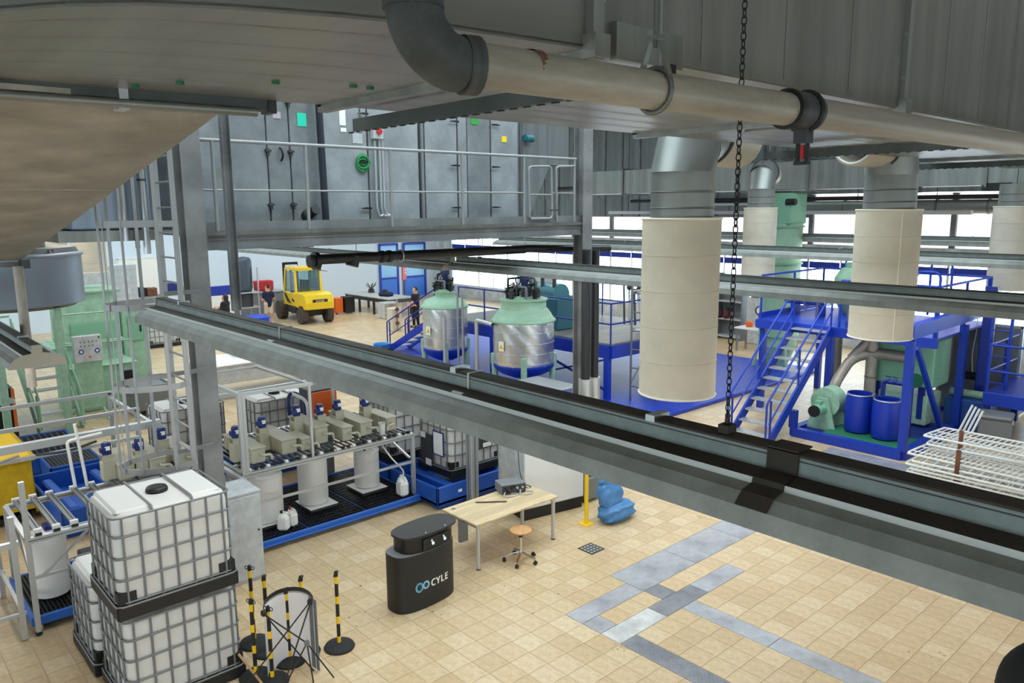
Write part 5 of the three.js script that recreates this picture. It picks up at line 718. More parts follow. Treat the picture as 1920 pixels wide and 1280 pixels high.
{
  const b = thing('green_board', 'dark green board below the blue drums', 'board', [6.85, 0, 16.72]); part(b, 'board', cbx(1.75, 0.05, 0.95, 0.006), M.greenDeep, [0, 0.165, 0.05]); part(b, 'batten', box(1.7, 0.04, 0.06), M.greenDeep, [0, 0.13, -0.3]);
  const g = thing('green_blower', 'pale green blower with motor beside the drums', 'blower', [7.95, 0.12, 17.0]); part(g, 'side_frame', extr([[-0.35, 0], [0.35, 0], [0.12, 0.75], [-0.12, 0.75]], 0.05), M.green, [0, 0, -0.35]); part(g, 'side_frame', extr([[-0.35, 0], [0.35, 0], [0.12, 0.75], [-0.12, 0.75]], 0.05), M.green, [0, 0, 0.2]); part(g, 'volute', at(cyl(0.34, 0.34, 0.4, 24), 0, 0.62, 0, Math.PI / 2), M.green); part(g, 'motor', merge([at(cyl(0.14, 0.14, 0.34, 18), 0, 0.5, -0.5, Math.PI / 2), at(box(0.14, 0.1, 0.14), 0, 0.66, -0.5)]), M.greenDark); part(g, 'motor_fan', at(cyl(0.13, 0.13, 0.06, 18), 0, 0.5, -0.7, Math.PI / 2), M.black);
  const m = thing('green_machine', 'pale green machine body behind the drums', 'machine', [7.0, 0.12, 18.9]); part(m, 'machine_body', cbx(1.5, 1.1, 1.0, 0.03), M.greenDark, [0, 1.5, 0]); part(m, 'machine_base', cbx(1.3, 0.7, 0.9, 0.03), M.green, [0, 0.4, 0]); for (const s of [-0.5, 0.5]) part(m, 'leg', box(0.12, 1.0, 0.12), M.blueDark, [s, 0.7, -0.4]); part(m, 'flange', at(cyl(0.16, 0.16, 0.12, 18), -0.4, 1.1, -0.55, Math.PI / 2), M.greenDeep);
  const d = thing('exhaust_ducts', 'taupe exhaust pipes rising from the blower', 'ducts', [0, 0, 0]); rod(d, 'straight_duct', [8.5, 0.9, 18.4], [8.5, 2.2, 18.4], 0.13, M.ductTan, 18); rod(d, 'straight_duct', [7.55, 0.7, 18.2], [7.55, 2.2, 18.2], 0.13, M.ductTan, 18); pipe(d, 'branch_duct', [[8.05, 0.75, 17.3], [8.05, 1.1, 17.5], [7.95, 1.6, 18], [7.6, 1.75, 18.2], [6.7, 1.75, 18.25]], 0.12, M.ductTan, 16, 0.3); pipe(d, 'branch_duct', [[7.95, 1.6, 18], [7.6, 2.1, 18.2], [7.55, 2.25, 18.2]], 0.11, M.ductTan, 14, 0.15); for (const y of [1.2, 1.8]) part(d, 'duct_band', at(tor(0.135, 0.012, 5, 20), 0, 0, 0, Math.PI / 2), M.galvDark, [7.55, y, 18.2]);
  const p = thing('valve_manifold', 'small dark blue valve manifold behind the drums', 'manifold', [6.75, 0.12, 17.6]); pipe(p, 'pipe', [[0.25, 0, 0], [0.25, 1.15, 0], [-0.35, 1.15, 0], [-0.35, 0, 0]], 0.05, M.blueDark, 10, 0.08); for (const x of [-0.2, 0, 0.15]) part(p, 'valve', merge([at(sph(0.06), x, 1.17, 0), at(box(0.12, 0.02, 0.03), x, 1.27, 0)]), M.blueDark);
}
{ // tall green silo column and neighbours
  const t = thing('green_silo', 'tall pale green silo column behind the stair', 'silo', [12.5, 0, 22.8]); part(t, 'silo_body', cyl(0.6, 0.6, 3.9, 36), M.greenCol, [0, 2.7, 0]); part(t, 'silo_cone', cyl(0.6, 0.3, 0.8, 36), M.greenCol, [0, 0.4, 0]); for (const y of [1.1, 3.4, 4.55]) part(t, 'flange_ring', cyl(0.65, 0.65, 0.05, 36), M.greenDark, [0, y, 0]); part(t, 'silo_head', cbx(1.0, 0.95, 1.0, 0.03), M.greenDark, [0, 5.1, 0]); part(t, 'valve', merge([at(cyl(0.1, 0.1, 0.3, 12), 0, 0, 0, 0, 0, Math.PI / 2)]), M.black, [-0.5, 5.3, -0.5]); for (const a of [0.6, 2.2, 3.8, 5.3]) bar(t, 'strut', [0.55 * Math.cos(a), 1.2, 0.55 * Math.sin(a)], [0.8 * Math.cos(a), 0, 0.8 * Math.sin(a)], 0.07, 0.07, M.green);
  const s = thing('green_silo', 'second pale green vessel on the blue deck', 'silo', [9.0, 2.34, 20.4]); part(s, 'silo_body', lathe([[0.3, 0], [0.5, 0.3], [0.55, 0.4], [0.55, 0.95], [0.4, 1.2], [0.15, 1.28], [0, 1.28]], 28), M.greenCol); part(s, 'vessel_cap', cyl(0.3, 0.3, 0.1, 20), M.greenDark, [0, 1.3, 0]);
  const v = thing('steel_vessel', 'shiny steel vessel behind the stair head', 'vessel', [9.7, 2.34, 19.2]); part(v, 'vessel_body', at(cyl(0.32, 0.32, 1.1, 24), 0, 0.6, 0, 0, 0, Math.PI / 2), M.foil); for (const x of [-0.4, 0, 0.4]) part(v, 'vessel_band', at(tor(0.33, 0.02, 5, 24), x, 0.6, 0, 0, Math.PI / 2), M.alu); for (const x of [-0.35, 0.35]) part(v, 'saddle', box(0.08, 0.32, 0.4), M.blue, [x, 0.16, 0]);
  const k = thing('pipe_arch', 'arched grey pipe frame on the blue deck', 'frame', [8.9, 2.34, 18.9]); pipe(k, 'arch', [[-0.4, 0, 0], [-0.4, 0.8, 0], [0.4, 0.8, 0], [0.4, 0, 0]], 0.025, M.aluDark, 8, 0.3);
  const c = thing('deck_cabinet', 'blue control cabinet on the deck beside the stair head', 'cabinet', [7.75, 2.34, 18.4]); part(c, 'body', cbx(0.7, 0.55, 0.5, 0.02), M.blue, [0, 0.28, 0]); part(c, 'top', cbx(0.72, 0.03, 0.52, 0.006), M.blueDark, [0, 0.57, 0]); part(c, 'instrument', cbx(0.25, 0.12, 0.2, 0.01), M.black, [0.15, 0.66, 0]);
}
{ // grey enclosure and hoist right of the frame
  const t = thing('grey_enclosure', 'large plain grey panel enclosure behind the fence panels', 'enclosure', [6.2, 0, 21.6]); part(t, 'panel', cbx(1.7, 2.2, 0.06, 0.005), M.steelGrey, [0, 1.15, -0.4]); part(t, 'enclosure_frame', merge([at(box(0.06, 2.3, 0.06), 0.88, 1.15, -0.4), at(box(0.06, 2.3, 0.06), -0.88, 1.15, -0.4), at(box(1.8, 0.06, 0.06), 0, 2.28, -0.4)]), M.alu); part(t, 'side_panel', box(0.05, 2.2, 1.2), M.steelGrey, [-0.87, 1.15, 0.2]);
  const h = thing('hanging_motor', 'black motor hanging on white cables in front of the grey enclosure', 'motor', [6.25, 0, 20.7]); part(h, 'motor_body', at(cyl(0.1, 0.1, 0.5, 16), 0, 1.05, 0, 0, 0, Math.PI / 2), M.black); part(h, 'motor_cap', at(cyl(0.105, 0.105, 0.06, 16), -0.28, 1.05, 0, 0, 0, Math.PI / 2), M.alu); for (const x of [0.22, -0.1]) tube(h, 'cable', [[x, 1.1, 0], [x + 0.05, 1.6, 0.02], [x, 2.2, 0], [x + 0.02, 2.9, 0]], 0.014, M.whiteP, 5); 
  const f = thing('filter_tube', 'hanging tan filter sock above the grey enclosure', 'filter', [6.75, 0, 20.6]); rod(f, 'sock', [0, 0.9, 0], [0, 1.9, 0], 0.14, M.ductTan, 16); rod(f, 'collar', [0, 1.9, 0], [0, 2.5, 0], 0.17, M.galv, 16);
  const c = thing('blue_crate', 'blue plastic crate with striped tape on a grey bundle', 'crate', [5.8, 0, 19.6]); part(c, 'crate_body', cbx(0.9, 0.75, 0.7, 0.02), mat('#1f4f96', 0.6), [0, 0.38, 0]); part(c, 'green_roll', at(cyl(0.09, 0.09, 0.9, 14), 0, 0.84, 0, 0, 0, Math.PI / 2), M.green); part(c, 'striped_tape', at(cyl(0.092, 0.092, 0.2, 14), -0.4, 0.84, 0, 0, 0, Math.PI / 2), M.signYellow);
  const g = thing('grey_bin', 'grey lidded plastic bin beside the second blue platform', 'bin', [5.0, 0, 18.65], 0.2); part(g, 'bin_body', cbx(0.6, 0.62, 0.6, 0.04), M.midGrey, [0, 0.33, 0]); part(g, 'bin_lid', cbx(0.66, 0.08, 0.66, 0.03), M.midGrey, [0, 0.67, 0]); part(g, 'clasp', box(0.03, 0.09, 0.03), M.white, [-0.32, 0.55, 0]);
}
{ // second blue platform at the right edge
  const t = thing('blue_platform', 'second blue platform with ladder cut by the right picture edge', 'platform', [0, 0, 0]); part(t, 'deck', cbx(3, 0.3, 2.4, 0.01), M.blue, [3.9, 0.92, 20.2]); for (const [x, z] of [[5.3, 19.1], [5.3, 21.2], [2.7, 19.1]]) part(t, 'leg', box(0.14, 0.8, 0.14), M.blueDark, [x, 0.4, z]); for (const [x, z] of [[5.35, 19.05], [5.35, 20.2], [5.35, 21.3], [4.1, 19.05], [2.9, 19.05]]) rod(t, 'rail_post', [x, 1.05, z], [x, 2.15, z], 0.03, M.blue, 8); for (const y of [1.55, 2.13]) { rod(t, 'handrail', [5.35, y, 19.05], [2.6, y, 19.05], 0.026, M.blue, 8); rod(t, 'handrail', [5.35, y, 19.05], [5.35, y, 21.3], 0.026, M.blue, 8); }
  for (const x of [5.5, 5.1]) rod(t, 'ladder_rail', [x, 1.0, 19.5], [x, 3.2, 19.5], 0.035, M.blue, 8); for (let y = 1.2; y < 3.2; y += 0.3) rod(t, 'ladder_rung', [5.5, y, 19.5], [5.1, y, 19.5], 0.016, M.blue, 6); part(t, 'tall_panel', box(0.25, 2.3, 0.08), M.blueDark, [5.62, 2.2, 19.7]);
  const v = thing('green_vessel', 'pale green vessel standing on the second blue platform', 'vessel', [4.2, 1.07, 20.3]); part(v, 'vessel_body', lathe([[0, 0], [0.5, 0], [0.7, 0.2], [0.72, 0.9], [0.55, 1.2], [0.2, 1.3], [0, 1.3]], 30), M.greenCol); part(v, 'control_box', cbx(0.3, 0.3, 0.2, 0.01), M.green, [0.2, 0.4, -0.75]); part(v, 'top_pipe', polyPipe([[0, 1.3, 0], [0, 1.8, 0], [0.6, 2.0, 0], [0.8, 1.9, 0]], 0.14, 14, 0.2), M.ductTan);
}
// ---------------------------------------------------------------- stacked white fence panels
{
  const L = 2.5, Wd = 1.1; const frame = memo('fpf', () => tubeM([[-L / 2 + 0.1, 0, -Wd / 2], [L / 2 - 0.1, 0, -Wd / 2], [L / 2, 0, -Wd / 2 + 0.1], [L / 2, 0, Wd / 2 - 0.1], [L / 2 - 0.1, 0, Wd / 2], [-L / 2 + 0.1, 0, Wd / 2], [-L / 2, 0, Wd / 2 - 0.1], [-L / 2, 0, -Wd / 2 + 0.1]], 0.023, 6, 60, true, 0.2)), bg = memo('fpb', () => rodM([0, 0, -Wd / 2], [0, 0, Wd / 2], 0.011, 5)), lg = memo('fpl', () => rodM([-L / 2, 0, 0], [L / 2, 0, 0], 0.012, 6));
  const spots = [[4.05, 0.04, 15.35, 0.02], [4.15, 0.11, 15.3, -0.03], [4.0, 0.18, 15.38, 0.03], [4.1, 0.25, 15.33, 0], [4.05, 0.32, 15.36, 0.03], [4.12, 0.39, 15.32, -0.02], [4.05, 0.46, 15.4, 0.03], [4.15, 0.54, 15.45, -0.04], [4.05, 0.64, 16.05, 0.05], [4.12, 0.74, 16.1, -0.02]];
  const names = ['bottom', 'second', 'third', 'fourth', 'fifth', 'sixth', 'seventh', 'eighth', 'ninth', 'topmost'];
  spots.forEach(([x, y, z, a], i) => { const t = thing('fence_panel', `white steel fence panel, ${names[i]} from the floor in the stack`, 'fence panel', [x, y, z], a, 'stacked white fence panels'); part(t, 'panel_frame', frame, M.white); const n = i > 6 ? 26 : 13; for (let k = 1; k < n; k++) part(t, 'panel_bar', bg, M.white, [-L / 2 + L * k / n, 0, 0]); part(t, 'cross_bar', lg, M.white, [0, 0, 0.1]); if (i > 6) { t.rotation.x = i === 9 ? 0.06 : 0.02; part(t, 'cross_bar', lg, M.white, [0, 0, -0.3]); } });
  for (const [x, z, n, h] of [[4.5, 14.82, 'rusty post clamping the front of the fence panel stack', 0.85], [4.75, 15.7, 'rusty post standing inside the fence panel stack', 0.98]]) { const r = thing('rusty_post', n, 'post', [x, 0, z]); part(r, 'post', box(0.07, h, 0.04), M.rust, [0, h / 2, 0]); part(r, 'foot', box(0.14, 0.01, 0.12), M.rust, [0, 0.005, 0]); }
  const f = thing('loose_panels', 'white fence panel feet leaning upright behind the stack', 'panel feet', [5.3, 0, 17.0]); for (let k = 0; k < 4; k++) rod(f, 'leaning_bar', [0.1 - k * 0.1, 0.02, -0.1 * k], [-0.25 - k * 0.1, 1.15, 0.2 - 0.12 * k], 0.022, M.white, 6); rod(f, 'cross_bar', [0.05, 0.5, -0.1], [-0.45, 0.55, -0.2], 0.02, M.white, 6);
}
// ---------------------------------------------------------------- blue floor with the two reactor tanks
{
  const t = struct('floor_blue_coating', cbx(13.5, 0.1, 10.5, 0.02), M.blueFloor, [17.95, 0.05, 17.9]); 
}
function reactor(label, x, z, r, yb, yt, o) {
  const t = thing('reactor_tank', label, 'tank', [x, 0.1, z], o.turn ?? 0, 'foil wrapped reactor tanks'); const Yb = yb - 0.1, Yt = yt - 0.1;
  const body = lathe([[r * 0.3, Yb - 0.28], [r * 0.75, Yb - 0.16], [r * 0.96, Yb], ...Array.from({ length: 15 }, (_, i) => [r, Yb + 0.06 + (Yt - Yb - 0.06) * i / 14]), [r * 0.99, Yt]], 64); const P = body.attributes.position;
  for (let i = 0; i < P.count; i++) { const X = P.getX(i), Y = P.getY(i), Z = P.getZ(i), a = Math.atan2(Z, X), d = 1 + 0.010 * Math.sin(a * 17 + Y * 9) * Math.sin(Y * 23 + a * 5) + 0.007 * Math.sin(a * 41 - Y * 31); if (Y > Yb) P.setXYZ(i, X * d, Y, Z * d); } body.computeVertexNormals();
  part(t, 'foil_jacket', body, M.foil); for (const k of [0.12, 0.33, 0.55, 0.78]) part(t, 'jacket_band', at(tor(r * 1.005, 0.008, 4, 48), 0, 0, 0, Math.PI / 2), M.alu, [0, Yb + (Yt - Yb) * k, 0]);
  part(t, 'blue_bottom', lathe([[0, Yb - 0.34], [r * 0.4, Yb - 0.31], [r * 0.8, Yb - 0.17], [r * 1.0, Yb - 0.01], [r * 1.015, Yb + 0.07], [r * 1.0, Yb + 0.09]], 48), M.blue);
  const nr = o.neck ?? r * 0.7; part(t, 'green_head', lathe([[r * 1.0, Yt - 0.03], [r * 1.06, Yt - 0.02], [r * 1.06, Yt + 0.03], [r * 1.0, Yt + 0.05], [r * 0.9, Yt + 0.2], [nr + 0.05, Yt + 0.3], [nr, Yt + 0.34], [nr, Yt + o.neckH], [nr + 0.04, Yt + o.neckH], [nr + 0.04, Yt + o.neckH + 0.04], [0, Yt + o.neckH + 0.06]], 48), M.green);
  const top = Yt + o.neckH + 0.06; for (let k = 0; k < 7; k++) { const a = k * 0.9 + 0.3, R = nr * 0.65; part(t, 'nozzle', merge([at(cyl(0.07, 0.07, 0.16, 12), 0, 0.08, 0), at(cyl(0.1, 0.1, 0.03, 12), 0, 0.16, 0), at(sph(0.07, 10, 8), 0, 0.22, 0)]), k % 3 ? M.darkGrey : M.rubber, [R * Math.cos(a), top - 0.02, R * Math.sin(a)]); }
  part(t, 'manhole_cover', merge([at(cyl(0.2, 0.2, 0.05, 20), 0, 0.02, 0), at(cyl(0.14, 0.14, 0.05, 20), 0, 0.06, 0)]), M.green, [-nr * 0.4, top - 0.02, -nr * 0.5]); for (let k = 0; k < 5; k++) part(t, 'valve', merge([at(sph(0.07, 8, 6), 0, 0, 0), at(box(0.18, 0.03, 0.03), 0, 0.09, 0), at(cyl(0.03, 0.03, 0.2, 8), 0, -0.08, 0)]), M.rubber, [nr * 0.5 + 0.05 * k, top + 0.16 + 0.07 * (k % 2), -nr * 0.2 + 0.12 * k - 0.2]);
  rod(t, 'agitator_column', [0.05, top, 0.1], [0.05, top + 0.45, 0.1], 0.1, M.motorBlue, 14); part(t, 'agitator_motor', merge([at(cyl(0.14, 0.14, 0.35, 18), 0.05, top + 0.6, 0.1), at(box(0.2, 0.15, 0.12), -0.08, top + 0.62, 0)]), M.motorBlue);
  for (let k = 0; k < 9; k++) { const a = k * 0.75, R = nr * (0.5 + 0.35 * ((k * 7) % 3) / 2), x1 = R * Math.cos(a), z1 = R * Math.sin(a), h1 = 0.22 + 0.1 * ((k * 5) % 4); pipe(t, 'lid_pipe', [[x1, top, z1], [x1, top + h1, z1], [x1 * 0.3 + 0.3 * Math.cos(a + 2), top + h1, z1 * 0.3 + 0.3 * Math.sin(a + 2)], [x1 * 0.3 + 0.3 * Math.cos(a + 2), top + h1 + 0.1, z1 * 0.3 + 0.3 * Math.sin(a + 2)]], 0.022 + 0.006 * (k % 3), [M.darkGrey, M.rubber, M.midGrey][k % 3], 7, 0.05); }
  for (const a of o.legs) { const c = Math.cos(a), s = Math.sin(a); rod(t, 'leg', [r * 0.93 * c, 0.02, r * 0.93 * s], [r * 0.98 * c, Yb + 0.25, r * 0.98 * s], 0.085, M.green, 14); part(t, 'leg_pad', cyl(0.14, 0.14, 0.03, 14), M.green, [r * 0.93 * c, 0.015, r * 0.93 * s]); part(t, 'leg_bracket', cbx(0.14, 0.3, 0.14, 0.02), M.green, [r * 0.99 * c, Yb + 0.2, r * 0.99 * s]); }
  const a = o.sign; const c = Math.cos(a), s = Math.sin(a); const sg = part(t, 'warning_sign', box(0.19, 0.26, 0.006), M.paper, [r * 1.03 * c, Yb + (Yt - Yb) * 0.5, r * 1.03 * s], [0, Math.PI / 2 - a, 0]); part(sg, 'yellow_triangle', extr([[-0.08, -0.08], [0.08, -0.08], [0, 0.08]], 0.004), M.signYellow, [0, 0, 0.004]); part(sg, 'symbol', box(0.015, 0.07, 0.003), M.black, [0, -0.02, 0.0095]);
  return t;
}
{
  const t1 = reactor('larger foil wrapped reactor tank with green domed lid', 15.25, 14.15, 0.83, 0.92, 2.18, { neck: 0.62, neckH: 0.55, legs: [-2.4, -0.85, 0.7, 2.3], sign: -1.62 });
  pipe(t1, 'grey_side_pipe', [[-0.1, 1.95, -0.95].map((v, i) => [0.3, 2.0, -0.85][i]), [0.9, 2.02, -0.75], [1.15, 2.02, -0.72], [1.15, 0.05, -0.72]], 0.055, M.alu, 10, 0.06);
  const t0 = reactor('smaller foil wrapped reactor tank beside the blue steps', 19.0, 14.3, 0.69, 0.85, 2.2, { neck: 0.3, neckH: 0.42, legs: [-2.5, -0.9, 0.7, 2.3], sign: -1.68 }); pipe(t0, 'grey_side_pipe', [[-0.95, 1.95, -0.75], [-0.95, 0.03, -0.75]], 0.05, M.alu, 10); 
  for (const [x, z, l] of [[16.6, 13.1, 'thin galvanised upright pole between the two tanks'], [17.2, 13.4, 'second galvanised upright pole between the tanks']]) { const p = thing('upright_pole', l, 'pole', [x, 0.1, z]); rod(p, 'pole', [0, 0, 0], [0, 2.75, 0], 0.03, M.railGrey, 8); part(p, 'foot', cyl(0.08, 0.08, 0.02, 12), M.railGrey, [0, 0.01, 0]); }
  const f = thing('reactor_platform', 'blue steel mezzanine with railings behind the tanks', 'platform', [0, 0, 0]); const x0 = 13.2, x1 = 20.6, z0 = 15.4, z1 = 19.5, h = 1.58;
  part(f, 'deck', box(x1 - x0, 0.05, z1 - z0), M.galv, [(x0 + x1) / 2, h, (z0 + z1) / 2]); for (const z of [z0, z1]) bar(f, 'edge_beam', [x0, h - 0.2, z], [x1, h - 0.2, z], 0.14, 0.34, M.blue); for (const x of [x0, x1]) bar(f, 'edge_beam', [x, h - 0.2, z0], [x, h - 0.2, z1], 0.14, 0.34, M.blue);
  for (const [x, z] of [[x0 + 0.1, z0], [16.4, z0], [x1 - 0.1, z0], [x0 + 0.1, z1], [x1 - 0.1, z1], [18, z0]]) bar(f, 'post', [x, 0.1, z], [x, h - 0.3, z], 0.15, 0.15, M.blue); for (const [a, b] of [[13.3, 16.3], [16.5, 18]]) { bar(f, 'brace', [a, 0.3, z0], [b, h - 0.4, z0], 0.05, 0.05, M.blueDark); bar(f, 'brace', [b, 0.3, z0], [a, h - 0.4, z0], 0.05, 0.05, M.blueDark); }
  for (const [a, b] of [[[x0, z0], [x1 - 0.9, z0]], [[x0, z0], [x0, z1]], [[x0, z1], [x1, z1]]]) for (const y of [0.55, 1.1]) rod(f, 'handrail', [a[0], h + y, a[1]], [b[0], h + y, b[1]], 0.024, M.blueDark, 8); for (const x of [13.2, 14.5, 15.8, 17.1, 18.4, 19.7]) for (const z of [z0, z1]) rod(f, 'rail_post', [x, h, z], [x, h + 1.1, z], 0.024, M.blueDark, 8);
  const s = thing('reactor_steps', 'dark blue steps climbing to the mezzanine left of the tanks', 'stair'); stairs(s, [23.6, 0.12, 15.6], [20.7, 1.56, 15.6], 0.8, [0, 0, 1], 7, M.blue, M.alu, true, 1.0, M.blueDark); rod(s, 'handrail_end', [20.7, 2.56, 15.2], [20.0, 2.6, 15.2], 0.024, M.blueDark, 8);
  // equipment on the mezzanine
  const m = thing('teal_machine', 'dark teal process unit on the mezzanine between the tank lids', 'machine', [16.6, 1.6, 16.4]); part(m, 'machine_body', cbx(1.7, 0.95, 0.9, 0.03), mat('#1d5566', 0.5), [0, 0.48, 0]); part(m, 'drum', at(cyl(0.35, 0.35, 1.2, 20), 0, 1.0, 0, 0, 0, Math.PI / 2), mat('#2a6a78', 0.45)); for (const x of [-0.5, 0, 0.5]) part(m, 'pipe_stub', cyl(0.06, 0.06, 0.4, 10), M.darkGrey, [x, 1.4, -0.2]); part(m, 'hand_wheel', tor(0.16, 0.02, 6, 20), M.rubber, [0.6, 1.2, -0.5]);
  const w = thing('grey_cupboard', 'grey cupboard on the mezzanine behind the tanks', 'cupboard', [19.4, 1.6, 18.6]); part(w, 'body', cbx(1.3, 1.7, 0.6, 0.01), M.cabGrey, [0, 0.85, 0]); part(w, 'door', cbx(0.62, 1.6, 0.02, 0.004), M.cabGrey, [-0.32, 0.85, -0.31]); part(w, 'door', cbx(0.62, 1.6, 0.02, 0.004), M.cabGrey, [0.32, 0.85, -0.31]);
  const v = thing('glass_column', 'white insulated column with pipework beside the scaffold', 'column unit', [13.9, 1.6, 17.6]); part(v, 'column', cyl(0.16, 0.2, 1.4, 18), M.white, [0, 0.7, 0]); for (let k = 0; k < 5; k++) pipe(v, 'pipework', [[-0.3 + 0.2 * k, 0.2, -0.2], [-0.3 + 0.2 * k, 0.9 + 0.12 * k, -0.25], [0, 1.3 + 0.08 * k, -0.1]], 0.03, k % 2 ? M.alu : M.darkGrey, 8, 0.08); for (let k = 0; k < 4; k++) part(v, 'clamp', sph(0.08, 8, 6), M.rubber, [-0.3 + 0.2 * k, 1.2 + 0.1 * (k % 2), -0.25]);
  const sc = thing('scaffold_tower', 'aluminium scaffold tower standing on the blue floor', 'scaffold', [12.55, 0.1, 16.6], 0.1); for (const [x, z] of [[-0.4, -0.7], [0.4, -0.7], [-0.4, 0.7], [0.4, 0.7]]) rod(sc, 'standard', [x, 0, z], [x, 3.2, z], 0.028, M.aluDark, 8); for (let y = 0.35; y < 3.1; y += 0.5) for (const z of [-0.7, 0.7]) rod(sc, 'rung', [-0.4, y, z], [0.4, y, z], 0.02, M.aluDark, 6); for (const x of [-0.4, 0.4]) { rod(sc, 'brace', [x, 0.4, -0.7], [x, 1.8, 0.7], 0.018, M.aluDark, 6); rod(sc, 'guard_rail', [x, 2.9, -0.7], [x, 2.9, 0.7], 0.02, M.alu, 6); rod(sc, 'ledger', [x, 1.9, -0.7], [x, 1.9, 0.7], 0.022, M.alu, 6); } part(sc, 'platform_board', box(0.8, 0.05, 1.4), M.alu, [0, 1.95, 0]);
  const pu = thing('pump_skid', 'cluster of dark pumps and pipes beside the scaffold', 'pump', [13.0, 0.1, 17.8]); part(pu, 'skid', cbx(1.6, 0.12, 0.8, 0.02), M.blueDark, [0, 0.3, 0]); for (let k = 0; k < 3; k++) { part(pu, 'pump', merge([at(cyl(0.13, 0.13, 0.4, 14), -0.5 + k * 0.5, 0.55, 0, 0, 0, Math.PI / 2), at(cyl(0.17, 0.17, 0.12, 14), -0.75 + k * 0.5, 0.55, 0, 0, 0, Math.PI / 2)]), M.darkGrey); pipe(pu, 'pipe', [[-0.75 + k * 0.5, 0.6, 0], [-0.75 + k * 0.5, 1.1, 0.1], [-0.4 + k * 0.4, 1.2, 0.2]], 0.04, M.alu, 8, 0.08); } for (const [x, z] of [[-0.7, -0.3], [0.7, -0.3], [-0.7, 0.3], [0.7, 0.3]]) part(pu, 'foot', box(0.08, 0.25, 0.08), M.blueDark, [x, 0.125, z]);
  const bw = thing('waste_bucket', 'blue bucket holding a dark bin beside the steps foot', 'bucket', [23.4, 0.0, 14.75]); part(bw, 'bucket_body', lathe([[0.22, 0], [0.3, 0.4], [0.32, 0.42], [0.29, 0.4], [0.2, 0.02], [0, 0.02]], 22), mat('#4f9ae0', 0.4)); part(bw, 'dark_roll', at(cyl(0.16, 0.16, 0.4, 16), -0.4, 0.17, -0.1, 0.2, 0, Math.PI / 2), M.rubber); 
  const tt = thing('steel_table', 'shiny steel bench between the reactor legs and the drop pipes', 'bench', [13.4, 0.1, 13.2]); part(tt, 'bench_top', cbx(1.5, 0.04, 0.8, 0.006), M.alu, [0, 0.75, 0]); for (const [x, z] of [[-0.65, -0.3], [0.65, -0.3], [-0.65, 0.3], [0.65, 0.3]]) part(tt, 'leg', box(0.05, 0.73, 0.05), M.alu, [x, 0.365, z]); part(tt, 'lower_shelf', box(1.4, 0.03, 0.7), M.alu, [0, 0.25, 0]);
}
